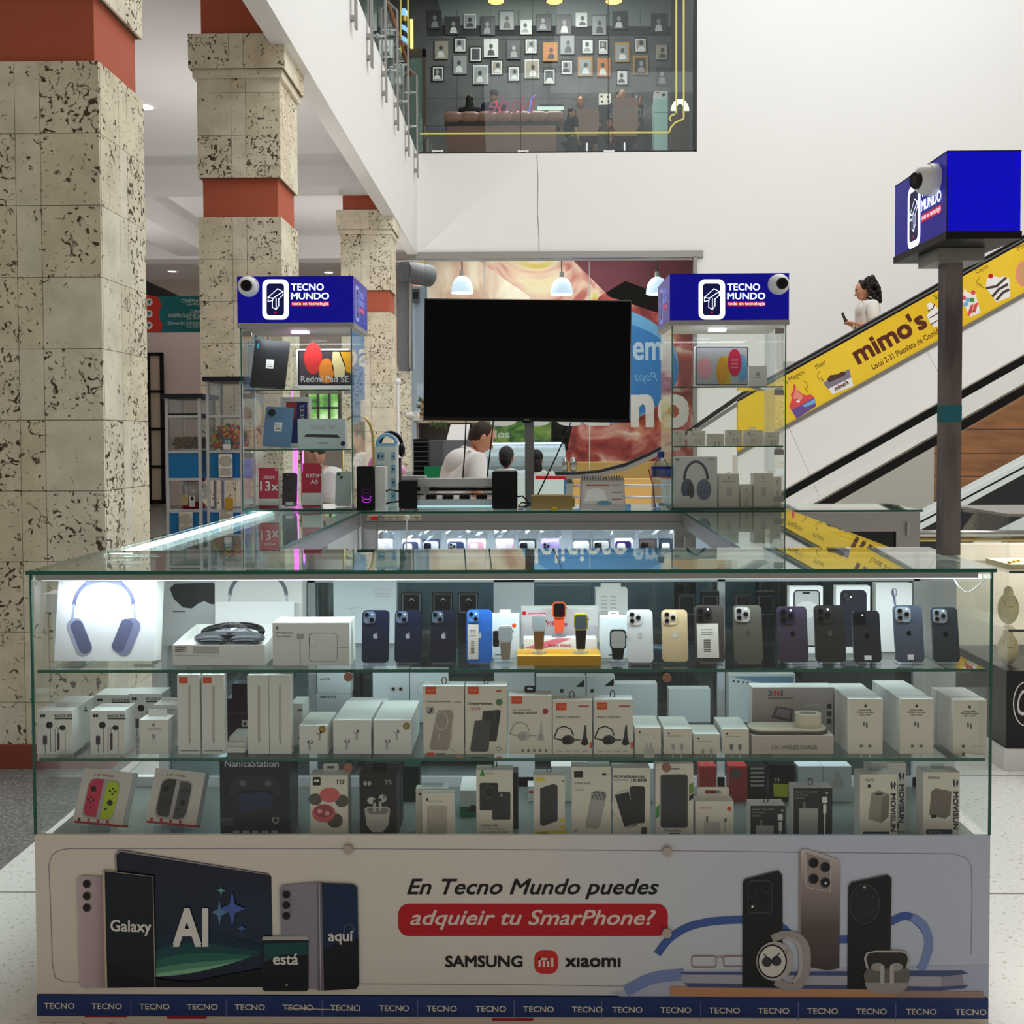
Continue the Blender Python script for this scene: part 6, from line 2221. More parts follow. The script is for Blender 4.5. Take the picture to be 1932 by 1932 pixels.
for u, m, pts in ((720, STEELG, ((720, 977), (712, 990), (711, 1040))), (769, WHITEP, ((769, 977), (767, 990), (766, 1060)))):
 b = B()
 p = W(u, 976, Yp)
 b.cyl((p.x, Yp - .03, p.z), (p.x, Yp - .06, p.z), .014, .012, m, 14)
 b.tube([W(a, c, Yp - .06) for a, c in pts], .004, m, 6)
 props(b.build('plug', origin=p), '%s plug with cord in the cream power strip' % ('grey' if u == 720 else 'white'), 'plug')
b = B()
Yq = 8.3
p0, p1 = W(976, 945, Yq), W(1068, 898, Yq)
b.box(p0.x, p1.x, Yq, Yq + .02, .001, p1.z, mat('pale_green_panel', (206, 226, 218), .4, emit=.15))
q = Pr(b, Yq)
q.rect(1010, 898, 1068, 904, RED)
q.rect(1064, 904, 1068, 945, mat('placard_blue', (70, 120, 170), .5))
props(b.build('placard', origin=((p0.x + p1.x) / 2, Yq, 0)), 'pale green lit placard with red top band behind the television pole', 'placard')
# ================================================================ goods in the front counter
def base_v(u, Y, z):
 lo, hi = 0, 2400
 for _ in range(40):
  m = (lo + hi) / 2
  if W(u, m, Y).z > z:
   lo = m
  else:
   hi = m
 return lo
def top_on(u, v, Y, zb, tilt):
 n = Vector((0, -math.cos(tilt), math.sin(tilt)))
 d = ray(u, v)
 q0 = Vector((0, Y, zb))
 p = CAM + d * ((q0 - CAM).dot(n) / d.dot(n))
 return (p - q0).dot(Vector((0, math.sin(tilt), math.cos(tilt))))
def carton(label, u0, u1, vt, Y, zb, dep, front=WHITE, side=WHITE, top=None, cat='box', tilt=0.0, group=None, prints=None, name='carton', tab=None, roll=0.0):
 zz = zb + .0008
 if tilt:
  zz += dep * math.sin(tilt)
 vb = base_v((u0 + u1) / 2, Y, zz)
 x0, x1 = X_(u0, Y, vb), X_(u1, Y, vb)
 h = top_on((u0 + u1) / 2, vt, Y, zz, tilt)
 b = B()
 b.box(x0, x1, Y, Y + dep, zz, zz + h, side, front, top)
 if prints:
  q = Pr(b, Y, zz, tilt)
  prints(q)
 o = b.build(name, origin=((x0 + x1) / 2, Y, zz), rot=(-tilt, roll, 0) if tilt else None)
 props(o, label, cat, group)
 if tab:
  tab(o, x0, x1, Y, zz + h, dep)
 return o
# ---- hang tabs and loops
def loop_tab(m=BLACK):
 def f(o, x0, x1, Y, zt, dep):
  b = B()
  xc = (x0 + x1) / 2
  y = Y + dep * .5
  b.tube([(xc + .006 * math.sin(t), y, zt + .008 - .010 * math.cos(t)) for t in [2 * math.pi * i / 12 for i in range(12)]], .0013, m, 6, True)
  b.build('hang_loop', o)
 return f
def card_tab(m=WHITE, w=.04, h=.022, hole=True):
 def f(o, x0, x1, Y, zt, dep):
  b = B()
  xc = (x0 + x1) / 2
  y = Y + dep * .6
  if hole:
   hw, hh = w * .25, h * .16
   zc_ = zt + h * .55
   out = rr_pts(xc - w / 2, zt - .001, xc + w / 2, zt + h, .006, 4)
   inn = rr_pts(xc - hw, zc_ - hh, xc + hw, zc_ + hh, .003, 4)
   n = len(out)
   for yy in (y, y + .0015):
    b.add([(p[0], yy, p[1]) for p in out + inn], [(i, (i + 1) % n, n + (i + 1) % n, n + i) for i in range(n)], m)
  else:
   b.box(xc - w / 2, xc + w / 2, y, y + .001, zt - .001, zt + h, m)
  b.build('hang_tab', o)
 return f
PHONES = []
def phone(label, u0, u1, vt, Y, col, cams='dual', tilt=.17, sticker=None, logo=None, stand=True, ring=None, zb=Z1, bumpc=None):
 zz = zb + .007
 vb = base_v((u0 + u1) / 2, Y, zz)
 x0, x1 = X_(u0, Y, vb), X_(u1, Y, vb)
 h = top_on((u0 + u1) / 2, vt, Y, zz, tilt)
 m = mat('phone_%d_%d_%d' % col, col, .22, .15, spec=.6)
 mb = mat('phone_bump_%d_%d_%d' % (bumpc or col), bumpc or col, .12, .2)
 w = x1 - x0
 o = thing('smartphone', label, 'phone', ((x0 + x1) / 2, Y, zz), 'smartphones standing on the top shelf', (-tilt, 0, 0))
 b = B()
 b.rbox(x0, x1, Y, Y + .0078, zz, zz + h, .012, m, None, 6)
 s = Y / F
 xc = (x0 + x1) / 2
 lm = mat('phone_mark_%s' % (logo or 'dark'), {'light': (190, 196, 206), 'dark': (16, 16, 18), 'mid': (90, 88, 84), 'pale': (220, 220, 222), None: (16, 16, 18)}[logo], .2, .4)
 k = .0155
 zl = zz + h * .52
 P = [(0, .28), (.2, .33), (.4, .28), (.47, .12), (.36, .0), (.34, -.16), (.5, -.3), (.4, -.52), (.24, -.66), (.1, -.62), (0, -.6), (-.1, -.62), (-.24, -.66), (-.4, -.5), (-.5, -.22), (-.48, .08), (-.38, .26), (-.2, .33)]
 b.add([(xc + px * k * .8, Y - .0004, zl + py * k * .85) for px, py in P], [tuple(range(len(P)))], lm)
 P = [(0, .4), (.02, .52), (.1, .64), (.22, .72), (.2, .56), (.12, .44)]
 b.add([(xc + px * k * .8, Y - .0004, zl + py * k * .85) for px, py in P], [tuple(range(len(P)))], lm)
 b.build('body', o, bevel=.0012)
 b = B()
 cs = w * (.44 if cams == 'dual' else .54)
 cx0, cz1 = x0 + w * .05, zz + h - w * .05
 b.rbox(cx0, cx0 + cs, Y - .0018, Y, cz1 - cs, cz1, cs * .28, mb, None, 6)
 bp = b.build('camera_bump', o)
 pos = [(.28, .72), (.70, .30)] if cams == 'dual' else [(.28, .72), (.28, .28), (.72, .5)]
 LR = mat('lens_ring_%s' % ('bright' if ring else 'dark'), (200, 200, 204) if ring else (70, 72, 78), .15, .9)
 for px, pz in pos:
  b = B()
  r = cs * (.19 if cams == 'dual' else .185)
  c = Vector((cx0 + cs * px, Y - .0018, cz1 - cs + cs * pz))
  b.cyl(c, c - Vector((0, .0022, 0)), r, r, LR, 18)
  b.cyl(c - Vector((0, .0022, 0)), c - Vector((0, .0026, 0)), r * .8, r * .8, mat('lens_black', (8, 8, 12), .03), 18)
  b.build('lens', bp)
 b = B()
 c = Vector((cx0 + cs * (.72 if cams == 'dual' else .74), Y - .0018, cz1 - cs + cs * (.74 if cams == 'dual' else .84)))
 b.cyl(c, c - Vector((0, .0006, 0)), cs * .07, cs * .07, mat('flash_white', (240, 240, 236), .3), 12)
 b.build('flash', bp)
 if sticker:
  b = B()
  sticker(b, x0, x1, Y, zz, h)
  b.build('label_sticker', o)
 if stand:
  b = B()
  sw = w * .40
  b.box(xc - sw, xc + sw, Y - .016, Y + .045, zb + .0006, zb + .0036, ACRYL)
  b.box(xc - sw, xc + sw, Y - .016, Y - .013, zb + .0036, zb + .012, ACRYL)
  b.slab([(xc - sw * .7, Y + .0125, zb + .0036), (xc + sw * .7, Y + .0125, zb + .0036), (xc + sw * .7, Y + .0125 + .0565 * math.tan(tilt), zb + .06), (xc - sw * .7, Y + .0125 + .0565 * math.tan(tilt), zb + .06)], (0, .003, 0), ACRYL)
  props(b.build('phone_stand', origin=(xc, Y, zb)), 'clear acrylic stand holding the ' + label.replace(' smartphone', '').split(',')[0], 'phone stand', 'clear phone stands')
 return o
def white_tag(fx=.5, w=.3, barcode=False):
 def f(b, x0, x1, Y, zz, h):
  ww = (x1 - x0)
  xc = x0 + ww * fx
  b.box(xc - ww * w / 2, xc + ww * w / 2, Y - .0006, Y - .0001, zz + h * .045, zz + h * .135, WHITE)
 return f
def bar_tag(xa, xb, za, zb_, rot=False):
 def f(b, x0, x1, Y, zz, h):
  w = x1 - x0
  b.box(x0 + w * xa, x0 + w * xb, Y - .0008, Y - .0001, zz + h * za, zz + h * zb_, mat('sticker_white', (222, 216, 206), .5))
  for i in range(7):
   z = zz + h * (za + (zb_ - za) * (.18 + .055 * i))
   b.box(x0 + w * (xa + (xb - xa) * .3), x0 + w * (xa + (xb - xa) * .62), Y - .0011, Y - .0008, z, z + h * .012, INK)
  for i in range(3):
   z = zz + h * (za + (zb_ - za) * (.68 + .07 * i))
   b.box(x0 + w * (xa + (xb - xa) * .2), x0 + w * (xa + (xb - xa) * .75), Y - .0011, Y - .0008, z, z + h * .008, GREYINK)
 return f
Yp = KY0 + .055
phone('midnight blue two lens smartphone nearest the white power adapter carton', 682, 733, 1151, Yp, (24, 34, 62), logo='light', bumpc=(110, 126, 150))
phone('midnight blue two lens smartphone, middle one of three', 744, 794, 1151, Yp, (25, 35, 60), logo='light', bumpc=(104, 120, 146))
phone('blackish blue two lens smartphone beside the bright blue one', 812, 861, 1151, Yp, (26, 32, 48), logo='light', bumpc=(100, 112, 132))
phone('bright blue smartphone with white barcode sticker', 880, 929, 1150, Yp, (46, 112, 206), logo='pale', bumpc=(96, 150, 226), sticker=bar_tag(.05, .46, .07, .72))
phone('white three lens smartphone beside the black smart watch', 1184, 1233, 1150, Yp, (226, 226, 228), 'triple', logo='pale', bumpc=(232, 232, 234), ring=1)
phone('gold three lens smartphone', 1250, 1299, 1150, Yp + .01, (208, 184, 142), 'triple', logo='pale', bumpc=(222, 202, 166), ring=1)
phone('dark grey smartphone wearing a large barcode label', 1313, 1368, 1142, Yp, (72, 66, 64), 'triple', logo='mid', bumpc=(52, 48, 48), sticker=bar_tag(.06, .80, .08, .68))
phone('olive graphite three lens smartphone', 1386, 1440, 1142, Yp, (92, 90, 80), 'triple', logo='mid', bumpc=(176, 176, 172), ring=1)
phone('deep purple three lens smartphone', 1470, 1526, 1144, Yp, (62, 52, 70), 'triple', logo='dark', bumpc=(52, 46, 66))
phone('black three lens smartphone next to the deep purple one', 1540, 1597, 1142, Yp, (38, 38, 38), 'triple', logo='mid', bumpc=(50, 48, 46))
phone('small black two lens smartphone with white tag', 1612, 1664, 1152, Yp, (32, 35, 42), 'dual', logo='dark', bumpc=(22, 24, 28), sticker=white_tag(.5, .26))
phone('slate blue three lens smartphone with tiny code label', 1691, 1745, 1142, Yp, (76, 84, 100), 'triple', logo='dark', bumpc=(150, 160, 172), sticker=white_tag(.52, .22), ring=1)
phone('dark titanium three lens smartphone, last one by the side glass', 1762, 1812, 1146, Yp, (48, 54, 62), 'triple', logo='dark', bumpc=(140, 150, 162), ring=1)
# ---- headphone artwork shared by the cartons
LAV = mat('print_lavender_grey', (136, 140, 176), .4)
LAVD = mat('print_lavender_dark', (104, 108, 142), .4)
LAVL = mat('print_lavender_light', (172, 178, 206), .4)
def headset(q, cu, v0, wd, ht, m=LAV, md=LAVD, ml=LAVL):
 """over-ear headphones drawn in a wd x ht box, centre cu"""
 hw = wd / 2
 arc = [(cu - hw * math.cos(t) * .86, v0 + ht * .36 - ht * .36 * math.sin(t)) for t in [math.pi * i / 20 for i in range(21)]]
 q.line(arc, wd * .055, md)
 q.line(arc[6:15], wd * .10, m, 2)
 for s in (-1, 1):
  q.line([(cu + s * hw * .86, v0 + ht * .34), (cu + s * hw * .92, v0 + ht * .56)], wd * .03, ml, 2)
  a = s * .38
  c = (cu + s * hw * .70, v0 + ht * .78)
  def rot(pts):
   return [(c[0] + x * math.cos(a) - y * math.sin(a), c[1] + x * math.sin(a) + y * math.cos(a)) for x, y in pts]
  q.poly(rot(rr_pts(-wd * .12, -ht * .26, wd * .12, ht * .26, wd * .11, 5)), ml if s < 0 else m, 3)
  q.poly(rot(rr_pts(-wd * .12 - s * wd * .05, -ht * .22, wd * .06 - s * wd * .05, ht * .24, wd * .08, 5)), md, 4)
# ---------------- top shelf
carton('glowing white leaned carton with lavender headphones picture at the end of the top shelf', 102, 290, 1088, KY0 + .075, Z1, .055, mat('bright_white_card', (246, 246, 250), .35), WHITE, tilt=.16, prints=lambda q: headset(q, 196, 1092, 130, 140))
carton('white carton with headphones picture standing behind the open goggles tray', 405, 570, 1074, KY0 + .30, Z1, .06, WHITE, WHITE, tilt=.05, prints=lambda q: headset(q, 487, 1078, 124, 128, mat('print_grey1', (150, 152, 160), .4), mat('print_grey2', (110, 112, 122), .4), mat('print_grey3', (190, 192, 198), .4)))
carton('pale grey carton with black visor picture behind the glowing headphone carton', 304, 412, 1096, KY0 + .32, Z1, .05, mat('pale_grey_card', (206, 208, 210), .45), prints=lambda q: (q.poly([(320, 1110), (330, 1101), (400, 1099), (412, 1104), (412, 1140), (398, 1140), (385, 1134), (374, 1139), (362, 1148), (345, 1146), (328, 1130)], DKGREY), q.rect(326, 1152, 350, 1155, GREYINK), q.line([(306, 1166), (412, 1167)], 1.0, PALEINK)))
zst = Z1
for i, (u1, hgt, lab) in enumerate(((100, .052, 'small white carton at the bottom of the pile behind the left end glass'), (97, .050, 'small white carton in the middle of the pile behind the left end glass'), (83, .055, 'small white carton on top of the pile behind the left end glass'))):
 Y = KY0 + .30
 x1 = X_(u1, Y, 1180)
 b = B()
 b.box(KX0 + .012, x1, Y, Y + .07, zst + .0008, zst + hgt, WHITE)
 q = Pr(b, Y)
 props(b.build('carton', origin=(KX0 + .04, Y, zst)), lab, 'box', 'white cartons behind the left end glass')
 zst += hgt
Y = KY0 + .06
x0, x1 = X_(326, Y, 1258), X_(500, Y, 1258)
zt_ = Z_(1216, Y)
o = thing('open_tray_box', 'open white tray box holding black goggles on the top shelf', 'box', ((x0 + x1) / 2, Y, Z1 + .0008))
b = B()
t = .004
D = .20
zz = Z1 + .0008
b.box(x0, x1, Y, Y + t, zz, zt_, WHITE)
b.box(x0, x1, Y + D - t, Y + D, zz, zt_ + .02, WHITE)
b.slab([(x0, Y + t, zz), (x0, Y + D - t, zz), (x0, Y + D - t, zt_ + .02), (x0, Y + t, zt_)], (t, 0, 0), WHITE)
b.slab([(x1 - t, Y + t, zz), (x1 - t, Y + D - t, zz), (x1 - t, Y + D - t, zt_ + .02), (x1 - t, Y + t, zt_)], (t, 0, 0), WHITE)
b.box(x0 + t, x1 - t, Y + t, Y + D - t, zz, zz + .045, WHITE)
q = Pr(b, Y)
q.rect(329, 1219, 353, 1231, mat('stick_label', (206, 198, 192), .5))
for i in range(3):
 q.rect(331, 1221 + i * 3.4, 351 - i * 3, 1222.6 + i * 3.4, GREYINK, 2)
for i in range(4):
 q.rect(364, 1220 + i * 3.6, 414, 1221.8 + i * 3.6, LIGHTINK, 2)
q.line([(330, 1236), (414, 1238)], 1.0, LIGHTINK)
b.build('tray', o)
b = B()   # tilted rear lid panel seen behind
b.slab([(x0 + .05, Y + D + .004, zz), (x1 + .03, Y + D + .004, zz), (x1 + .03, Y + D + .02, zz + .135), (x0 + .05, Y + D + .02, zz + .135)], (0, .004, 0), WHITE)
b.build('lid', o)
o2 = thing('goggles', 'black goggles wrapped in clear film inside the white tray', 'goggles', ((x0 + x1) / 2, Y + .1, zz + .047))
gx = (x0 + x1) / 2 + .012
gz = zt_ + .004
b = B()
GOG = mat('goggle_grey', (70, 70, 76), .35)
for s in (-1, 1):
 b.ell((gx + s * .045, Y + .06, gz + .002), (.052, .030, .019), GOG, 20, 10)
 b.ell((gx + s * .045, Y + .045, gz - .002), (.040, .022, .012), mat('goggle_black', (22, 22, 26), .2), 16, 8)
b.box(gx - .03, gx + .03, Y + .04, Y + .085, gz + .004, gz + .014, BLACK)
b.build('visor_body', o2)
b = B()
b.tube([(gx + .080 * math.cos(t), Y + .09 + .05 * math.sin(t), gz + .012 + .012 * math.sin(t)) for t in [math.pi * i / 12 for i in range(13)]], .009, BLACK, 8)
b.build('strap', o2)
b = B()
rz = random.Random(4)
vs, fs = [], []
n1, n2 = 14, 7
for i in range(n1):
 for j in range(n2):
  t = math.pi * i / (n1 - 1)
  p_ = math.pi / 2 * j / (n2 - 1)
  vs.append((gx - .066 * math.cos(t) * (1 - .35 * math.sin(p_)) + rz.uniform(-.004, .004), Y + .085 + .03 * math.sin(t) * math.cos(p_) + rz.uniform(-.006, .006), gz + .006 + .034 * math.sin(p_) * (.35 + .65 * math.sin(t)) + rz.uniform(-.003, .003)))
for i in range(n1 - 1):
 for j in range(n2 - 1):
  fs.append((i * n2 + j, i * n2 + n2 + j, i * n2 + n2 + j + 1, i * n2 + j + 1))
b.add(vs, fs, glass('crinkled_film', (190, 190, 200), .22, .1))
b.build('film_wrap', o2)
def adapter(q):
 q.apple(523, 1184, 7, GREYINK)
 q.text('60W Magnetic 2', 520, 1192, 552, 1197, GREYINK, .01)
 q.text('Power Adapter', 520, 1199, 550, 1203, GREYINK, .01)
 q.rframe(583, 1194, 637, 1249, 8, 1.4, LIGHTINK)
 q.rframe(583, 1194, 599, 1219, 2, .8, PALEINK)
 q.rrect(560, 1196, 573, 1206, 1.5, LIGHTINK)
 q.line([(566, 1206), (567, 1256)], 1.6, LIGHTINK)
 q.line([(637, 1221), (658, 1221)], 1.6, LIGHTINK)
carton('white power adapter carton with square charger picture, beside the goggles tray', 515, 660, 1175, KY0 + .055, Z1, .09, prints=adapter)
carton('large white laptop charger carton behind the power adapter carton', 630, 748, 1092, KY0 + .35, Z1, .03, mat('cool_white_card', (214, 222, 226), .4), prints=lambda q: [q.rect(706, 1110 + i * 3, 738, 1111.2 + i * 3, PALEINK) for i in range(6)] + [q.line([(648, 1148), (664, 1149), (676, 1146), (686, 1148)], 1.2, PALEINK), q.ring(668, 1151, 7, 1, PALEINK)])
Y = KY0 + .05
x0, x1 = X_(976, Y, 1260), X_(1134, Y, 1260)
zt_ = Z_(1238, Y)
zz = Z1 + .0008
b = B()
YT2 = mat('mustard_box', (218, 160, 36), .5)
b.box(x0, x1, Y, Y + .09, zz, zt_, YT2)
props(b.build('yellow_box', origin=((x0 + x1) / 2, Y, zz)), 'flat mustard yellow box carrying two smart watches', 'box')
b = B()
ya = KY0 + .16
xa, xb = X_(988, ya, 1230), X_(1126, ya, 1230)
b.box(xa, xb, ya, ya + .05, Z1 + .0008, Z_(1206, ya), WHITE)
q = Pr(b, ya)
q.poly([(990, 1222), (1050, 1204), (1080, 1204), (1020, 1226)], PINK)
q.text('Smart Watch', 1034, 1214, 1078, 1220, RED, .015, lay=2)
props(b.build('carton', origin=((xa + xb) / 2, ya, Z1)), 'white and pink smart watch carton just behind the mustard yellow box', 'box')
zq = Z_(1206, ya)
carton('pale smart watch carton with red lettering behind the orange watch', 984, 1128, 1148, KY0 + .235, Z1, .05, mat('pale_lilac_card', (206, 202, 206), .45), prints=lambda q: (q.disc(989, 1157, 4, RED), q.text('Y19 Series', 1030, 1172, 1070, 1182, RED, .03), q.rect(996, 1156, 1030, 1159, PINK)))
ZTRAY = zt_
def watch(label, u, v0, v1, Y, zb, casec, scr, strap, crown=True, hang=True, sz=1.0):
 x = X_(u, Y, v1)
 zt = Z_(v0, Y)
 o = thing('smart_watch', label, 'watch', (x, Y, zb), 'smart watches on the top shelf')
 cw, chh = .0185 * sz, .022 * sz
 zc_ = zt - chh
 b = B()
 b.rbox(x - cw, x + cw, Y - .006, Y + .006, zc_ - chh, zc_ + chh, .009 * sz, mat('watch_case_%d_%d_%d' % casec, casec, .25, .3), None, 6)
 if crown:
  b.cyl((x + cw, Y, zc_ + .006), (x + cw + .003, Y, zc_ + .006), .003, .003, DKGREY, 10)
 b.build('case', o, bevel=.0015)
 b = B()
 b.rbox(x - cw * .84, x + cw * .84, Y - .0068, Y - .006, zc_ - chh * .86, zc_ + chh * .86, .007 * sz, scr, None, 6)
 b.build('screen', o)
 sm = mat('watch_strap_%d_%d_%d' % strap, strap, .6)
 b = B()
 L = max(.02, zc_ - chh - zb - .012)
 w0, w1 = cw * .80, cw * .62
 b.slab([(x - w0, Y - .002, zc_ - chh + .001), (x + w0, Y - .002, zc_ - chh + .001), (x + w1, Y + .004, zc_ - chh - L), (x - w1, Y + .004, zc_ - chh - L)], (0, .003, 0), sm)
 b.slab([(x - w0, Y + .002, zc_ + chh - .001), (x + w0, Y + .002, zc_ + chh - .001), (x + w1, Y + .022, zc_ + chh - .004), (x - w1, Y + .022, zc_ + chh - .004)], (0, .003, 0), sm)
 b.slab([(x - w1, Y + .022, zc_ + chh - .006), (x + w1, Y + .022, zc_ + chh - .006), (x + w1, Y + .026, zc_ - chh - L), (x - w1, Y + .026, zc_ - chh - L)], (0, .003, 0), sm)
 b.build('strap', o)
 return o, x, zc_
def wstand(x, Y, zb, label, zc_):
 b = B()
 b.cyl((x, Y + .012, zb + .0006), (x, Y + .012, zb + .006), .020, .018, ACRYL, 20)
 b.box(x - .008, x + .008, Y + .0095, Y + .0145, zb + .006, zc_ - .006, ACRYL)
 b.slab([(x - .012, Y + .007, zc_ - .018), (x + .012, Y + .007, zc_ - .018), (x + .012, Y + .009, zc_ + .014), (x - .012, Y + .009, zc_ + .014)], (0, .002, 0), ACRYL)
 props(b.build('watch_stand', origin=(x, Y, zb)), label, 'watch stand', 'clear watch stands')
SCW = mat('watch_screen_pale', (206, 222, 236), .1)
SCB = mat('watch_screen_black', (10, 10, 12), .08)
SCG = mat('watch_screen_grey', (92, 104, 116), .08)
for lab, u, v0, v1, Y, zb, cc, sc_, st in (
  ('white faced watch with brown strap on the mustard yellow box', 1017, 1160, 1232, KY0 + .075, ZTRAY, (226, 224, 222), SCW, (150, 108, 74)),
  ('yellow rimmed watch with black strap on the mustard yellow box', 1096, 1158, 1232, KY0 + .075, ZTRAY, (224, 196, 40), SCG, (30, 26, 26)),
  ('orange strap watch raised behind the mustard yellow box', 1055, 1136, 1208, KY0 + .185, zq, (226, 96, 50), SCB, (230, 88, 50)),
  ('white faced watch with beige strap beside the bright blue smartphone', 954, 1180, 1258, KY0 + .07, Z1, (228, 228, 230), SCW, (176, 164, 150)),
  ('large black watch with pale screen beside the white smartphone', 1166, 1188, 1256, KY0 + .07, Z1, (40, 40, 42), mat('watch_screen_film', (214, 216, 218), .15), (20, 20, 22))):
 o, x, zc_ = watch(lab, u, v0, v1, Y, zb, cc, sc_, st, sz=1.18 if 'large' in lab else 1.0)
 wstand(x, Y, zb, 'clear stand under the ' + lab.split(' on the')[0].split(' raised')[0].split(' beside')[0], zc_)
carton('white watch carton with round orange sticker behind the beige strap watch', 926, 980, 1162, KY0 + .14, Z1, .05, mat('cool_white_card', (214, 222, 226), .4), prints=lambda q: (q.disc(970, 1180, 4, ORANGE), q.rrect(930, 1190, 942, 1220, 3, INK), q.ring(936, 1204, 5, 1.5, SKYB, 8), q.rect(934, 1234, 962, 1236, GREYINK)), tab=card_tab(WHITE, .03, .012, False))
carton('white watch carton behind the large black watch', 1133, 1186, 1166, KY0 + .14, Z1, .05, mat('cool_white_card', (214, 222, 226), .4), prints=lambda q: (q.rect(1148, 1234, 1168, 1237, GREYINK), q.rect(1140, 1256, 1176, 1259, GREYINK)), tab=card_tab(WHITE, .03, .014))
carton('tall pale info carton behind the mustard yellow box and white phone', 1124, 1184, 1112, KY0 + .36, Z1, .05, WHITE, prints=lambda q: [q.rect(1134 + 17 * (i % 2), 1124 + 7 * (i // 2), 1146 + 17 * (i % 2), 1127 + 7 * (i // 2), PALEINK) for i in range(12)], tab=card_tab(WHITE, .06, .014, False))
carton('white phone carton with drawn phone front behind the black phone', 1489, 1552, 1107, KY0 + .20, Z1, .026, WHITE, prints=lambda q: (q.rframe(1497, 1113, 1547, 1220, 8, 2.4, INK), q.rrect(1499.4, 1115.4, 1544.6, 1218, 7, LIGHTINK), q.disc(1522, 1150, 22, PALEINK, 16, 2), q.rrect(1514, 1116.5, 1528, 1120, 1.5, INK, 3)))
carton('white phone carton showing a black phone back behind the small black phone', 1577, 1641, 1106, KY0 + .20, Z1, .026, WHITE, prints=lambda q: (q.rrect(1585, 1113, 1635, 1220, 9, mat('print_black_phone', (44, 46, 54), .3)), q.rrect(1588, 1117, 1607, 1136, 5, INK, 2), q.disc(1595, 1123, 4, DKGREY, lay=3), q.disc(1600, 1131, 4, DKGREY, lay=3), q.disc(1605, 1126, 2, WHITE, lay=3)))
carton('plain white leaning carton with pencil picture behind the slate blue phone', 1654, 1722, 1100, KY0 + .21, Z1, .03, WHITE, tilt=.05, prints=lambda q: (q.line([(1684, 1112), (1690, 1150)], 3.2, LAVD), q.ring(1687, 1118, 5, 1.2, INK, 9), q.line([(1688, 1112), (1691, 1150)], 1.2, LAVL, 2)))
for i, u in enumerate((777, 836, 884)):
 carton('clear fronted black case pack, %s of three behind the dark blue phones' % ('first', 'second', 'third')[i], u - 20, u + 18, 1118, KY0 + .37, Z1, .02, mat('black_pack', (30, 32, 34), .4), mat('black_pack', (30, 32, 34), .4), cat='case pack', group='black case packs on the top shelf', prints=lambda q, u=u: (q.rframe(u - 18, 1120, u + 16, 1156, 3, 1.6, GREYINK), q.rrect(u - 6, 1132, u + 6, 1156, 5, INK), q.ring(u, 1138, 6, 1.3, LIGHTINK, 9)))
for i, u in enumerate((1296, 1340, 1402, 1445)):
 carton('dim black case pack, %s of four behind the gold to graphite phones' % ('first', 'second', 'third', 'fourth')[i], u - 17, u + 17, 1116 if i % 2 else 1122, KY0 + .37, Z1, .02, mat('black_pack', (30, 32, 34), .4), mat('black_pack', (30, 32, 34), .4), cat='case pack', group='black case packs on the top shelf', prints=lambda q, u=u: q.rframe(u - 14, 1124, u + 14, 1160, 3, 1.4, MIDGREY))
# ---------------- middle shelf
def earbuds_box(u0, vt):
 def f(q):
  d = u0
  M1, M2 = mat('print_plum', (74, 62, 72), .5), INK
  for dx in (6, 11):
   q.disc(d + dx + 2, vt + 9.5, 2.6, INK, 3)
  q.text('BALOCK BM5', d + 33, vt + 7, d + 66, vt + 12, INK, .02)
  q.rect(d + 33, vt + 13, d + 67, vt + 16, DKGREY)
  q.disc(d + 23, vt + 27, 6.5, INK)
  q.line([(d + 25, vt + 32), (d + 26, vt + 78)], 1.2, GREYINK)
  q.disc(d + 48, vt + 32, 6, INK, 5)
  q.line([(d + 53, vt + 34), (d + 53, vt + 80)], 1.2, GREYINK)
  q.line([(d + 34, vt + 78), (d + 34, vt + 36), (d + 37, vt + 31), (d + 40, vt + 34), (d + 40, vt + 50)], 1.2, GREYINK)
  q.rrect(d + 38, vt + 42, d + 42.5, vt + 74, 2, M1)
  q.rrect(d + 11, vt + 47, d + 19, vt + 64, 2, M1)
  q.line([(d + 15, vt + 64), (d + 16, vt + 80)], 1.4, GREYINK)
  q.rect(d + 1, vt + 82, d + 70, vt + 94, PALEINK)
  q.rect(d + 6, vt + 86, d + 26, vt + 89, LIGHTINK, 2)
  q.rect(d + 34, vt + 86, d + 50, vt + 89, LIGHTINK, 2)
  q.rect(d + 56, vt + 86, d + 64, vt + 89, GREYINK, 2)
 return f
Y = KY0 + .045
carton('white earphone box with black earbuds picture nearest the end glass, front row', 70, 137, 1341, Y, Z2, .075, prints=earbuds_box(70, 1341), group='earphone boxes on the middle shelf', tab=card_tab(WHITE, .035, .012, False))
carton('white earphone box tucked behind the front one nearest the end glass', 102, 160, 1326, Y + .09, Z2, .075, prints=earbuds_box(98, 1326), group='earphone boxes on the middle shelf')
carton('white earphone box standing second in the front row from the end glass', 171, 236, 1341, Y, Z2, .075, prints=earbuds_box(170, 1341), group='earphone boxes on the middle shelf')
carton('white earphone box in the rear row, first before the tall pencil boxes', 180, 243, 1311, Y + .16, Z2, .075, prints=earbuds_box(178, 1311), group='earphone boxes on the middle shelf')
carton('white earphone box in the rear row, half hidden by the small white tabbed carton', 245, 306, 1309, Y + .16, Z2, .075, prints=earbuds_box(243, 1309), group='earphone boxes on the middle shelf')
def lightn(u, v):
 return lambda q: (q.apple(u, v, 7, GREYINK), q.rect(u - 10, v + 7, u + 14, v + 8.2, LIGHTINK), q.rect(u - 13, v + 10, u + 16, v + 11, PALEINK), q.rrect(u - 3, v + 18, u + 3, v + 26, 1, LIGHTINK), q.line([(u, v + 26), (u - 5, v + 38)], 1, LIGHTINK), q.line([(u, v + 26), (u + 6, v + 38)], 1, LIGHTINK))
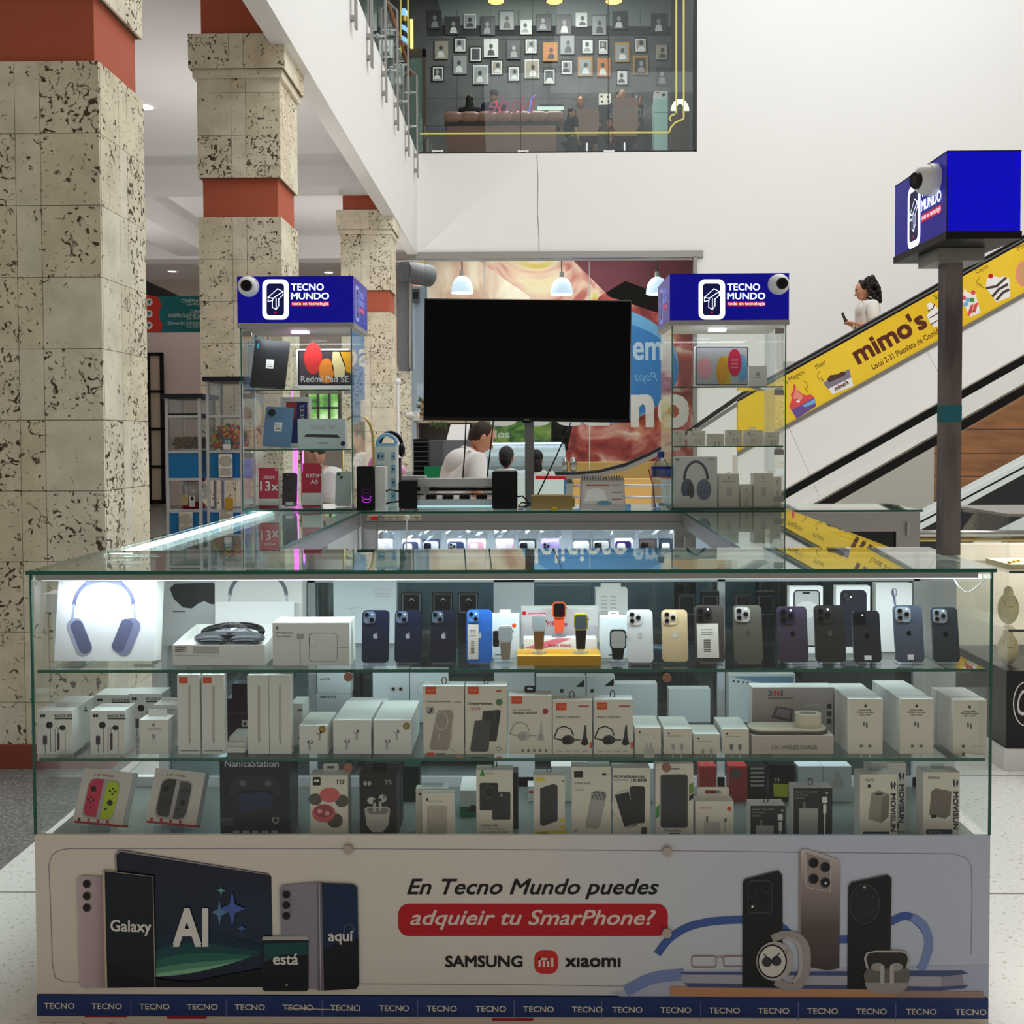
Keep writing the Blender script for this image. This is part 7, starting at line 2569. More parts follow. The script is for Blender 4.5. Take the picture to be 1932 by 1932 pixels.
carton('small white adapter carton with folded tab beside the tall orange labelled boxes', 264, 318, 1358, Y, Z2, .05, prints=lightn(290, 1367), tab=card_tab(WHITE, .05, .02, False))
carton('small white carton right behind the tabbed adapter carton', 290, 336, 1330, Y + .075, Z2, .06, prints=lambda q: q.rect(300, 1338, 330, 1341, PALEINK), tab=card_tab(WHITE, .05, .012, False))
def pencil(uc, orange=True, vt=1275):
 def f(q):
  if orange:
   q.rect(uc - 20, vt + 3, uc - 4, vt + 14, ORANGE)
   q.text('VIDVIE', uc - 18, vt + 6, uc - 6, vt + 10, mat('orange_pale', (246, 150, 110), .5), .02, lay=2)
  q.rrect(uc - 2.2, vt + 18, uc + 2.2, 1396, 2, PALEINK)
  q.line([(uc - 2, vt + 20), (uc - 2, 1394)], .8, LIGHTINK, 2)
  q.poly([(uc - 2.2, 1394), (uc + 2.2, 1394), (uc, 1406)], LIGHTINK, 2)
  if orange:
   q.rect(uc - 17, 1416, uc + 18, 1417.4, GREYINK)
 return f
carton('tall slim stylus box with orange corner label and black loop, first of the pair', 336, 378, 1273, Y, Z2, .028, prints=pencil(358), tab=loop_tab(), group='orange labelled stylus boxes')
carton('tall slim stylus box with orange corner label and black loop, second of the pair', 382, 424, 1273, Y, Z2, .028, prints=pencil(403), tab=loop_tab(), group='orange labelled stylus boxes')
carton('plain white stylus box without label, first of the touching pair', 468, 508, 1274, Y, Z2, .03, prints=pencil(489, False), group='plain stylus boxes')
carton('plain white stylus box without label, second of the touching pair', 509, 550, 1274, Y, Z2, .03, prints=pencil(529, False), group='plain stylus boxes')
PU = mat('dark_plum_card', (58, 34, 60), .35)
carton('dark plum gadget carton between the stylus boxes', 428, 468, 1318, Y + .13, Z2, .06, PU, PU, prints=lambda q: (q.line([(428, 1346), (468, 1346)], 1, MIDGREY), q.rrect(456, 1359, 468, 1371, 2, WHITE), q.disc(462, 1365, 3, PU, lay=2)))
o_ = carton('smaller plum carton standing on the dark plum gadget carton', 438, 466, 1290, Y + .135, Z_(1318, Y + .13), .04, PU, PU)
for i in range(3):
 z = Z2 + .0008 + i * .012
 b = B()
 xa, xb = X_(426 + 3 * i, Y + .03, 1420), X_(466, Y + .03, 1420)
 b.box(xa, xb, Y + .01 + .012 * i, Y + .115, z, z + .0115, WHITE)
 props(b.build('flat_carton', origin=((xa + xb) / 2, Y + .06, z)), 'flat white carton, %s of the three lying between the stylus boxes' % ('lowest', 'middle', 'uppermost')[i], 'box', 'flat cartons between the stylus boxes')
z = Z2 + .0008
for i in range(2):
 b = B()
 xa, xb = X_(553, Y + .12, 1380), X_(580 - 4 * i, Y + .12, 1380)
 b.box(xa, xb, Y + .09, Y + .17, z, z + .055, WHITE)
 q = Pr(b, Y + .09)
 q.rect(562, 1338, 570, 1342, GREYINK) if i else q.rect(562, 1390, 572, 1394, GREYINK)
 props(b.build('carton', origin=((xa + xb) / 2, Y + .1, z)), '%s of two white cartons stacked beside the plain stylus boxes' % ('lower', 'upper')[i], 'box')
 z += .0555
def buds(cu, cv, gold=None):
 def f(q):
  M1 = mat('print_bud_shade', (132, 124, 120), .4)
  for (a, c, s) in ((cu - 9, cv + 12, -1), (cu + 8, cv - 6, 1)):
   q.disc(a, c, 5.5, M1, 4.6)
   q.disc(a - 1, c - 1, 4, WHITE, 3.4, 2)
   q.rrect(a - 1.6 + s, c + 2, a + 1.8 + s, c + 16, 1.6, LIGHTINK, 2)
   q.disc(a + s * 2.6, c - .5, 1.7, INK, lay=3)
  if gold:
   q.disc(gold[0], gold[1], 7, mat('gold_sticker', (176, 146, 70), .35, .3))
   q.ring(gold[0], gold[1], 6, 1, mat('gold_sticker_dark', (120, 96, 44), .4, .3), lay=2)
 return f
def bud_row(u0, u1, vt, n, lab, pf, grp, dy=.05, shift=0.0):
 for i in range(n):
  carton(lab if i == 0 else 'white earbud carton, %s behind the %s' % (('next', 'third', 'fourth', 'fifth')[i - 1], grp), u0 + shift * i, u1 + shift * i, vt - (0 if i == 0 else 0), Y + i * (dy + .0015), Z2, dy, prints=pf if i == 0 else None, group='earbud cartons on the middle shelf') if i == 0 else back_copy(u0, u1, vt, i, dy, grp)
def back_copy(u0, u1, vt, i, dy, grp, name='carton', cat='box', group='earbud cartons on the middle shelf', zb=Z2, jx=0.0, lab=None):
 vb = base_v((u0 + u1) / 2, Y, zb)
 x0, x1 = X_(u0, Y, vb) + jx, X_(u1, Y, vb) + jx
 h = top_on((u0 + u1) / 2, vt, Y, zb, 0) - .0005 * i
 y0 = Y + i * (dy + .0015)
 b = B()
 b.box(x0, x1, y0, y0 + dy, zb + .0008, zb + h, WHITE)
 props(b.build(name, origin=((x0 + x1) / 2, y0, zb)), lab or 'white earbud carton, %s behind the %s' % (('next', 'third', 'fourth', 'fifth', 'sixth')[i - 1], grp), cat, group)
bud_row(565, 618, 1369, 3, 'small white earbud carton with gold seal beside the stacked cartons', buds(594, 1388, (608, 1376)), 'smaller earbud carton with gold seal', .046)
bud_row(629, 700, 1359, 4, 'white earbud carton without seal between the two gold sealed ones', buds(664, 1386), 'earbud carton without seal', .052)
bud_row(705, 776, 1359, 4, 'white earbud carton with gold seal next to the orange labelled power bank box', buds(740, 1386, (767, 1370)), 'larger earbud carton with gold seal', .052)
carton('flat white charger carton with dark disc picture behind the earbud cartons', 657, 730, 1325, KY0 + .30, Z2, .06, WHITE, prints=lambda q: (q.rect(660, 1328, 728, 1334, PALEINK)))
for i, (u0, u1, va, vb_, zl, lab) in enumerate(((597, 660, 1310, 1350, 0, 'white small appliance carton, lower of two by the black rear post'), (599, 662, 1276, 1312, 1, 'white small appliance carton, upper of two by the black rear post'))):
 Yq = KY0 + .345
 h = .085
 z = Z2 + .0008 + i * (h + .001)
 b = B()
 xa, xb = X_(u0, Yq, 1340), X_(u1, Yq, 1340)
 b.box(xa, xb, Yq, Yq + .05, z, z + h, mat('cool_white_card', (214, 222, 226), .4))
 q = Pr(b, Yq)
 q.text('GBM 3-ATS' if not i else 'A-ATS', 604, 1312 if not i else 1279, 634 if not i else 622, 1317 if not i else 1283, INK, .02)
 props(b.build('carton', origin=((xa + xb) / 2, Yq, z)), lab, 'box')
Yq = KY0 + .32
b = B()
rc = random.Random(8)
pts = []
for i in range(60):
 t = i / 59
 pts.append(W(600 + 44 * t + 6 * math.sin(9 * t), 1338 - 8 * math.sin(14 * t) - 6 * t, Yq - .01 + .008 * math.sin(23 * t)))
b.tube(pts, .0028, BLACK, 6)
b.tube([p + Vector((.004, .006, -.008)) for p in pts[::-1]], .0026, BLACK, 6)
zl = min(v.z for v in b.v)
b.v = [v - Vector((0, 0, zl - Z2 - .001)) for v in b.v]
props(b.build('cable_bundle', origin=(X_(620, Yq), Yq, Z2)), 'bundle of black cables lying behind the earbud cartons', 'cables')
for i, (u0, u1, vt, pf) in enumerate(((704, 772, 1262, lambda q: (q.disc(742, 1300, 7, PALEINK, 5), q.disc(756, 1300, 7, PALEINK, 5), q.disc(742, 1300, 3, INK, lay=2), q.disc(756, 1300, 3, INK, lay=2))), (774, 846, 1264, lambda q: q.ring(800, 1300, 14, 2, PALEINK)))):
 carton('pale upright carton %s behind the earbud cartons' % ('with two round earpieces', 'with faint ring print')[i], u0, u1, vt, KY0 + .345, Z2, .04, mat('cool_white_card', (214, 222, 226), .4), prints=pf)
def vid(u0, vt, u1, body):
 def f(q):
  q.rect(u0 + 6, vt + 4, u0 + 26, vt + 18, ORANGE)
  q.text('VIDVIE', u0 + 8, vt + 8, u0 + 24, vt + 13, mat('orange_pale', (246, 150, 110), .5), .02, lay=2)
  body(q)
 return f
def vid1(q):
 q.text('Wireless Magnetic Power Bank', 804, 1322, 850, 1326, GREYINK, .02)
 q.text('15W', 857, 1323, 870, 1327, GREYINK, .03)
 q.rect(805, 1333, 818, 1347, LIGHTINK)
 q.poly([(808, 1346), (814, 1335), (817, 1338), (812, 1346)], DKGREY, 2)
 G = mat('print_taupe', (170, 158, 146), .5)
 q.poly([(824, 1345), (828, 1340), (850, 1339), (855, 1344), (848, 1410), (843, 1416), (814, 1415), (810, 1410)], G)
 q.ring(833, 1360, 13, 2, PALEINK, 18, 2)
 q.line([(829, 1384), (828, 1396)], 2, PALEINK, 2)
 q.line([(856, 1346), (850, 1412), (862, 1420)], 1, LIGHTINK)
 q.rect(805, 1420, 820, 1425, ORANGE)
 q.rect(823, 1421, 841, 1424.5, GREYINK)
 q.rect(860, 1426, 872, 1429, ORANGE)
def vid2(q):
 q.text('Charging Powerbank', 883, 1325, 930, 1331, INK, .03)
 q.text('10000', 886, 1334, 906, 1340, mat('red_soft', (196, 90, 76), .5), 0)
 q.disc(942, 1325, 6.5, mat('green_seal', (90, 130, 84), .5))
 q.rect(936, 1302, 946, 1306, mat('red_soft', (196, 90, 76), .5))
 q.poly([(911, 1342), (941, 1339), (945, 1342), (937, 1397), (934, 1399), (905, 1397)], mat('print_charcoal', (56, 54, 58), .45))
 q.ring(924, 1353, 11, 1.4, MIDGREY, 13, 2)
 q.poly([(896, 1360), (922, 1358), (926, 1362), (922, 1414), (919, 1418), (889, 1418), (887, 1414)], mat('print_slate', (86, 84, 88), .45), 3)
 q.ring(941, 1413, 5, 1, GREYINK, 4)
 q.rect(937, 1427, 947, 1430, ORANGE)
def headset2(q, u0, vt, dark=True):
 D = INK if dark else LIGHTINK
 D2 = DKGREY if dark else PALEINK
 q.line([(u0 + 2, vt + 74), (u0 + 10, vt + 56), (u0 + 22, vt + 52), (u0 + 34, vt + 58), (u0 + 39, vt + 70)], 2.6, D)
 q.line([(u0 + 2, vt + 75), (u0 + 20, vt + 79)], 2.6, D)
 q.disc(u0 + 29, vt + 78, 12, D2, 9)
 q.disc(u0 + 25, vt + 80, 8, D, 7, 2)
 q.line([(u0 + 40, vt + 78), (u0 + 52, vt + 78)], 2, D)
 q.poly([(u0 + 52, vt + 86), (u0 + 57, vt + 72), (u0 + 60, vt + 50), (u0 + 63, vt + 50), (u0 + 64, vt + 72), (u0 + 68, vt + 86), (u0 + 60, vt + 89)], D2)
 q.disc(u0 + 60, vt + 81, 5, D, 6, 2)
def vid3(q):
 q.text('AIR CONDUCTION', 967, 1338, 1002, 1342, LIGHTINK, .02)
 q.text('WIRELESS HEADSET', 967, 1343, 1014, 1347, INK, .03)
 q.disc(1029, 1342, 5.5, mat('red_seal', (170, 52, 50), .5))
 headset2(q, 960, 1310, False)
 for i in range(5):
  q.disc(986 + 11 * i, 1416, 2.2, GREYINK, 3)
def vid4(u0):
 def f(q):
  q.rect(u0 + 48, 1331, u0 + 68, 1334, mat('red_soft', (196, 90, 76), .5))
  q.text('SPORTS HEADSET', u0 + 6, 1351, u0 + 52, 1355, GREYINK, .02)
  headset2(q, u0, 1318)
  for i in range(4):
   q.rect(u0 + 8 + 16 * i, 1416, u0 + 17 + 16 * i, 1419, PALEINK)
  q.rect(u0 + 5, 1424, u0 + 70, 1426, GREYINK)
  q.rect(u0 + 70, 1400, u0 + 74, 1412, ORANGE)
 return f
carton('white wireless power bank box with orange label and taupe pack picture', 799, 876, 1294, Y, Z2, .05, OFFW, prints=vid(797, 1292, 877, vid1), tab=loop_tab(), group='orange labelled gadget boxes')
carton('white charging power bank box with orange label and two dark packs', 878, 957, 1294, Y, Z2, .05, OFFW, prints=vid(877, 1292, 957, vid2), tab=loop_tab(), group='orange labelled gadget boxes')
carton('white box with orange label and pale grey headset picture, black hanger on top', 960, 1041, 1312, Y, Z2, .05, OFFW, prints=vid(959, 1310, 1041, vid3), tab=card_tab(BLACK, .03, .018), group='orange labelled gadget boxes')
carton('white box with orange label and black neckband headset, beside the grey headset box', 1043, 1117, 1321, Y, Z2, .05, OFFW, prints=vid(1043, 1322, 1118, vid4(1043)), tab=loop_tab(), group='orange labelled gadget boxes')
carton('white box with orange label and black neckband headset, beside the small charger cartons', 1120, 1194, 1320, Y, Z2, .05, OFFW, prints=vid(1120, 1321, 1195, vid4(1120)), tab=loop_tab(), group='orange labelled gadget boxes')
def charger(u0, vt, kind):
 def f(q):
  q.apple(u0 + 9, vt + 8, 5, INK)
  q.rect(u0 + 6, vt + 13, u0 + 34, vt + 14.2, LIGHTINK)
  if kind == 0:
   q.rrect(u0 + 17, vt + 38, u0 + 36, vt + 58, 2, PALEINK)
   q.rect(u0 + 21, vt + 28, u0 + 23.5, vt + 38, LIGHTINK)
   q.rect(u0 + 29, vt + 28, u0 + 31.5, vt + 38, LIGHTINK)
  else:
   for dx in (14, 30):
    q.rrect(u0 + dx, vt + 28, u0 + dx + 6, vt + 38, 1, GREYINK if kind == 2 else LIGHTINK)
    q.line([(u0 + dx + 3, vt + 38), (u0 + dx + 2, vt + 58)], 2, PALEINK)
 return f
for u0, u1, vt, kd, n, lab in ((1198, 1247, 1373, 0, 4, 'white plug charger carton, first of the four small ones'), (1253, 1305, 1375, 1, 4, 'white cable carton, second of the four small ones'), (1309, 1358, 1385, 1, 3, 'white cable carton, third and lowest of the four small ones'), (1363, 1413, 1376, 2, 4, 'white cable carton with darker plugs, fourth of the small ones')):
 carton(lab, u0, u1, vt, Y, Z2, .03, OFFW, prints=charger(u0, vt, kd), group='small charger cartons')
 for i in range(1, n):
  back_copy(u0, u1, vt, i, .03, '', lab='small white carton, %s in line behind the %s' % (('next', 'third', 'fourth')[i - 1], lab.replace('white ', '').split(',')[0] + ' ' + lab.split(', ')[1].split(' of')[0].split(' and')[0]), group='small charger cartons')
def three(q):
 q.text('3 IN 1 WIRELESS CHARGER', 1456, 1406, 1542, 1414, mat('taupe_lettering', (120, 112, 108), .5), .02)
carton('long pale carton with grey wireless charger lettering under the charging pad', 1419, 1573, 1388, Y, Z2, .10, mat('warm_grey_card', (206, 194, 184), .5), mat('warm_grey_card', (214, 206, 198), .5), prints=three)
def threeb(q):
 q.text('3', 1449, 1303, 1457, 1313, MIDGREY, .03)
 q.text('IN', 1460, 1303, 1470, 1313, RED, .03)
 q.text('1', 1473, 1303, 1477, 1313, MIDGREY, .03)
 q.rect(1449, 1316, 1496, 1319, GREYINK)
 q.poly([(1455, 1354), (1464, 1332), (1496, 1337), (1494, 1362)], MIDGREY)
 q.poly([(1462, 1350), (1468, 1336), (1492, 1340), (1490, 1356)], mat('print_mauve', (150, 136, 146), .5), 2)
 for i in range(3):
  q.rrect(1560, 1328 + 14 * i, 1569, 1337 + 14 * i, 2, DKGREY)
 q.rect(1518, 1328, 1546, 1334, LIGHTINK)
carton('grey mauve carton with red and grey lettering behind the charging pad', 1419, 1572, 1297, Y + .115, Z2, .05, mat('mauve_grey_card', (170, 160, 158), .5), prints=threeb)
zc_ = Z_(1388, Y)
o = thing('wireless_charger', 'cream charging pad with upright round cup on the long pale carton', 'charger', (X_(1490, Y + .05), Y + .05, zc_ + .001))
b = B()
xa, xb = X_(1416, Y, 1388), X_(1568, Y, 1388)
b.rboxz(xa, xb, Y + .004, Y + .085, zc_ + .001, zc_ + .008, .035, mat('charcoal_rim', (86, 76, 72), .5), 8)
b.rboxz(xa + .003, xb - .003, Y + .006, Y + .083, zc_ + .008, zc_ + .013, .034, mat('cream_pad', (214, 202, 184), .5), 8)
b.build('pad', o)
b = B()
xu0, xu1 = X_(1503, Y + .03, 1370), X_(1551, Y + .03, 1370)
b.rboxz(xu0, xu1, Y + .02, Y + .07, zc_ + .013, zc_ + .048, .022, mat('cream_cup', (224, 214, 196), .5), 8)
b.rboxz(xu0 + .012, xu1 - .012, Y + .034, Y + .056, zc_ + .0481, zc_ + .0486, .010, mat('grey_recess', (140, 130, 122), .6), 8)
b.build('cup', o)
def tallap(uc, vt, alt=False):
 def f(q):
  q.apple(uc, vt + 12, 7, DKGREY)
  q.text('Power Cable', uc - 11, vt + 19, uc + 11, vt + 22, DKGREY, .02)
  q.text('USB Quick Power Adapter', uc - 17, vt + 23.5, uc + 17, vt + 27, DKGREY, .02)
  q.text('USB-C to USB-C', uc - 11, vt + 28, uc + 11, vt + 31, GREYINK, .02)
  q.rrect(uc - 5, vt + 42, uc - 1.5, vt + 51, .8, GREYINK)
  q.rrect(uc + .5, vt + 44, uc + 4, vt + 54, .8, GREYINK)
  if alt:
   for i in (0, 1):
    q.rrect(uc - 15, vt + 84 + 15 * i, uc - 9, vt + 90 + 15 * i, 1, GREYINK)
    q.rect(uc + 4, vt + 86 + 15 * i, uc + 30, vt + 88 + 15 * i, PALEINK)
  else:
   for dx in (-8, 8):
    q.rrect(uc + dx - 3, vt + 86, uc + dx + 3, vt + 91, .8, GREYINK)
    q.rect(uc + dx - 1.6, vt + 102, uc + dx + 1.6, vt + 114, PALEINK)
 return f
for u0, u1, vt, n, lab, alt in ((1601, 1665, 1319, 5, 'tall white cable carton heading the first row by the charging pad carton', False), (1698, 1761, 1319, 6, 'tall white cable carton heading the middle of three rows', False), (1798, 1861, 1321, 4, 'tall white cable carton heading the row by the side glass', True)):
 carton(lab, u0, u1, vt, Y, Z2, .034, OFFW, prints=tallap((u0 + u1) / 2, vt, alt), group='tall cable cartons')
 for i in range(1, n):
  back_copy(u0, u1, vt - 1, i, .034, '', lab='tall white carton, %s behind the front one %s' % (('second', 'third', 'fourth', 'fifth', 'sixth')[i - 1], 'in the first row' if u0 < 1650 else 'in the middle row' if u0 < 1750 else 'by the side glass'), group='tall cable cartons', jx=-.002 * (i % 2))
for u0, u1, vt, lab, pf in ((1012, 1050, 1276, 'white carton on end behind the black hanger headset box', None), (1050, 1105, 1276, 'white carton with dark corner picture behind the neckband headset box', lambda q: (q.poly([(1086, 1296), (1102, 1282), (1102, 1296)], INK), q.rect(1056, 1300, 1063, 1307, DKGREY))), (1107, 1160, 1276, 'white carton with black wedge picture behind the second neckband box', lambda q: (q.poly([(1140, 1294), (1158, 1280), (1158, 1294)], INK), q.rect(1114, 1300, 1120, 1307, DKGREY))), (1375, 1500, 1272, 'pale blue printed carton behind the mauve grey carton', lambda q: (q.poly([(1376, 1276), (1498, 1276), (1495, 1300), (1440, 1290)], mat('print_steel_blue', (120, 150, 176), .5)), [q.disc(1384 + 9 * i, 1285 + i, 2, DKGREY, lay=2) for i in range(4)])), (1160, 1240, 1290, 'frosted pale carton behind the small charger cartons', None), (1262, 1340, 1300, 'frosted pale carton behind the third small charger carton', None)):
 carton(lab, u0, u1, vt, KY0 + .345, Z2, .04, mat('cool_white_card', (214, 222, 226), .4), prints=pf)
# ---------------- lowest level (the banner hides their feet)
Y = KY0 + .05
zb = Z3
def joy(u0, mA, mB, tex):
 def f(q):
  q.text('J-C PAD', u0 + 33, 1461, u0 + 70, 1467, RED if tex else GREYINK, .02)
  G = mat('blister_grey', (186, 182, 180), .3)
  sk = lambda P: [(x + (1542 - y) * .13, y) for x, y in P]
  q.poly(sk(rr_pts(u0 + 16, 1470, u0 + 76, 1546, 12, 5)), G)
  q.poly(sk([(u0 + 44, 1471), (u0 + 44, 1542), (u0 + 30, 1542), (u0 + 22, 1539), (u0 + 18, 1530), (u0 + 18, 1483), (u0 + 22, 1474), (u0 + 30, 1471)]), mA, 2)
  q.poly(sk([(u0 + 52, 1473), (u0 + 52, 1544)] + [(u0 + 64, 1544), (u0 + 71, 1541), (u0 + 75, 1532), (u0 + 75, 1485), (u0 + 71, 1476), (u0 + 64, 1473)]), mB, 2)
  q.disc(u0 + 35, 1490, 5.5, INK, lay=3)
  for du, dv in ((0, -5), (0, 5), (-5, 0), (5, 0)):
   q.disc(u0 + 32 + du, 1511 + dv, 2, INK, lay=3)
   q.disc(u0 + 71 + du, 1491 + dv, 2, INK, lay=3)
  q.disc(u0 + 68, 1513, 5.5, INK, lay=3)
  q.rect(u0 + 31, 1523, u0 + 34, 1526, INK, 3)
  q.disc(u0 + 61, 1526, 2.4, INK, lay=3)
  for i in range(4):
   q.rrect(u0 + 10 + 18 * i, 1546, u0 + 15 + 18 * i, 1552, 1, INK if i == 0 and tex else RED)
 return f
JR = mat('joypad_red', (214, 52, 86), .4)
JY = mat('joypad_lime', (198, 220, 40), .4)
JG = mat('joypad_grey', (66, 66, 68), .4)
JG2 = mat('joypad_grey2', (84, 84, 86), .4)
redb = mat('red_box_side', (176, 36, 44), .5)
for u0, u1, mA, mB, lab, tx in ((136, 230, JR, JY, 'leaning white game controller pack with red and lime pads', 1), (273, 369, JG, JG2, 'leaning white game controller pack with two grey pads', 0)):
 o = carton(lab, u0, u1, 1453, Y + .01, zb + .018, .045, mat('warm_white_card', (226, 218, 212), .4), WHITE, tilt=.38, roll=.1, prints=joy(u0, mA, mB, tx), cat='controller pack')
 b = B()
 x0, x1 = X_(u0, Y, 1560), X_(u1, Y, 1560)
 og = ORI[o.name]
 b.box(x0 + .001, x1 - .001, og.y - .0008, og.y + .044, og.z - .0015, og.z + .004, redb)
 b.build('red_base_edge', o)
 b = B()
 xm, wd = (x0 + x1) / 2, .04
 b.box(xm - wd, xm + wd, Y - .01, Y + .06, zb + .001, zb + .004, ACRYL)
 b.box(xm - wd, xm + wd, Y - .01, Y - .007, zb + .004, zb + .04, ACRYL)
 b.box(xm - wd, xm + wd, Y + .04, Y + .043, zb + .004, zb + .028, ACRYL)
 props(b.build('acrylic_stand', origin=(xm, Y, zb)), 'clear acrylic stand under the controller pack with %s' % ('red and lime pads' if tx else 'two grey pads'), 'stand')
NAV = mat('game_box_navy', (24, 28, 46), .3)
def nanica(q):
 q.text('NanicaStation', 424, 1434, 526, 1447, mat('lettering_pale', (196, 198, 206), .4), .02)
 q.rrect(424, 1458, 542, 1534, 6, mat('game_box_window', (16, 18, 26), .12))
 D = mat('controller_dark', (44, 46, 56), .35)
 q.poly([(432, 1500), (438, 1470), (456, 1464), (506, 1464), (524, 1470), (532, 1500), (524, 1504), (510, 1490), (452, 1490), (440, 1504)], D, 2)
 q.disc(458, 1478, 6, MIDGREY, lay=3)
 q.disc(506, 1478, 6, MIDGREY, lay=3)
 q.poly([(450, 1498), (500, 1493), (516, 1500), (512, 1526), (452, 1530)], mat('navy_block', (36, 48, 86), .35), 3)
 q.rect(446, 1540, 508, 1562, mat('dark_label', (20, 22, 34), .4))
 q.poly([(514, 1542), (526, 1542), (526, 1550), (520, 1556), (514, 1550)], LIGHTINK)
 q.poly([(516, 1544), (524, 1544), (524, 1549), (520, 1553), (516, 1549)], NAV, 2)
 for i in range(3):
  q.rect(418, 1543 + 5 * i, 440, 1546 + 5 * i, MIDGREY)
 for i in range(5):
  q.rect(440 + 18 * i, 1567, 452 + 18 * i, 1571, LIGHTINK)
o = carton('dark navy game controller box with pale lettering on top', 416, 548, 1428, Y, zb, .10, NAV, NAV, prints=nanica, cat='controller pack')
def t19(q):
 q.rrect(590, 1466, 605, 1482, 2, INK)
 q.disc(595, 1473, 2.6, WHITE, lay=2)
 q.disc(600, 1473, 2.6, WHITE, lay=2)
 q.text('Ti9', 633, 1471, 650, 1480, INK, .03)
 G = mat('print_stone', (92, 86, 78), .5)
 q.disc(595, 1508, 13, G, 11)
 q.disc(645, 1511, 13, G, 12)
 q.disc(632, 1548, 15, mat('print_moss', (84, 84, 70), .5), 14)
 CO = mat('print_coral_pink', (222, 104, 104), .4)
 COD = mat('print_coral_dark', (170, 70, 74), .4)
 q.disc(622, 1500, 19, CO, 14, 2)
 q.disc(611, 1534, 22, CO, 17, 3)
 q.disc(611, 1530, 18, COD, 12, 4)
 q.rrect(599, 1526, 608, 1534, 3, mat('print_blush', (240, 170, 166), .4), 5)
 q.rrect(613, 1530, 622, 1538, 3, mat('print_blush', (240, 170, 166), .4), 5)
carton('white earbud box with coral pink case picture and hanging tab', 586, 657, 1463, Y, zb, .05, OFFW, prints=t19, tab=card_tab(WHITE, .042, .022))
def t5(q):
 q.disc(689, 1478, 3.4, LIGHTINK, 4.5)
 q.disc(697, 1478, 3.4, LIGHTINK, 4.5)
 q.text('T5', 725, 1471, 739, 1480, LIGHTINK, .03)
 P, S = mat('print_bud_white', (196, 192, 184), .4), mat('print_bud_grey', (130, 126, 120), .4)
 q.poly([(688, 1526), (694, 1522), (730, 1522), (736, 1526), (733, 1556), (722, 1570), (702, 1570), (691, 1556)], P)
 q.poly([(691, 1528), (697, 1524), (728, 1524), (734, 1528), (728, 1536), (698, 1536)], S, 2)
 q.disc(701, 1510, 8, P, 6.5, 3)
 q.rrect(704, 1508, 709, 1532, 2.5, P, 3)
 q.disc(722, 1506, 7.5, P, 7.5, 3)
 q.rrect(715, 1506, 720, 1530, 2.5, P, 3)
 q.disc(725, 1504, 3, S, 4, 4)
BK = mat('black_card', (24, 24, 26), .4)
carton('black earbud box with white buds picture', 679, 749, 1459, Y, zb, .07, BK, BK, prints=t5, tab=card_tab(BLACK, .04, .014))
carton('second black box directly behind the black earbud box', 688, 756, 1442, Y + .085, zb, .06, BK, BK)
def magsafe(q):
 q.text('Magnetic Charger', 803, 1510, 836, 1513, GREYINK, .01)
 q.disc(806, 1508, 2.4, INK)
 q.rrect(806, 1520, 844, 1580, 4, mat('print_sand', (196, 184, 168), .5))
 q.ring(826, 1538, 16, 2.4, PALEINK, 17, 2)
 q.line([(826, 1558), (826, 1572)], 2.2, PALEINK, 2)
carton('white magnetic charger box with ring picture, front one', 797, 858, 1497, Y, zb, .03, OFFW, prints=magsafe)
carton('white magnetic charger box with clear flap tucked behind its twin', 785, 846, 1488, Y + .036, zb, .03, OFFW, prints=lambda q: q.disc(792, 1498, 2.4, INK), tab=card_tab(PLASTIC, .06, .01, False))
GRN = mat('green_card', (66, 130, 70), .5)
for i, (h, lab) in enumerate(((.075, 'lower white and green carton behind the magnetic charger boxes'),)):
 b = B()
 Yq = Y + .16
 xa, xb = X_(868, Yq, 1560), X_(900, Yq, 1560)
 b.box(xa, xb, Yq, Yq + .12, zb + .001, zb + .03, GRN)
 b.box(xa, xb, Yq, Yq + .12, zb + .03, zb + .075, WHITE)
 q = Pr(b, Yq)
 q.poly([(878, 1530), (890, 1518), (898, 1520), (898, 1532)], DKGREY)
 props(b.build('carton', origin=((xa + xb) / 2, Yq, zb)), lab, 'box')
def pb1(q):
 q.poly([(905, 1465), (908, 1453), (912, 1453), (915, 1465), (911, 1465), (910, 1461), (909, 1465)], GREENP)
 q.text('MiTECH', 917, 1457, 932, 1461, LIGHTINK, .01)
 K = mat('print_black', (36, 36, 36), .4)
 q.rrect(905, 1477, 940, 1529, 3, K)
 q.ring(922, 1494, 12, 1.5, MIDGREY, 12, 2)
 q.rrect(929, 1494, 963, 1546, 3, mat('print_black2', (44, 44, 44), .4), 3)
 q.poly([(943, 1502), (946, 1496), (949, 1502)], LIGHTINK, 4)
 q.text('10000 mAh', 908, 1554, 940, 1560, GREYINK, .01)
 q.text('Power Bank Magnetic', 904, 1562, 954, 1566, GREYINK, .02)
 q.text('10000 mAh JAL-21 MAG', 904, 1568, 958, 1572, GREYINK, .02)
carton('white magnetic power bank box with two black packs', 899, 968, 1453, Y, zb, .045, OFFW, prints=pb1, tab=loop_tab())
carton('black box close behind the magnetic power bank box', 930, 978, 1458, Y + .07, zb, .05, BK, BK)
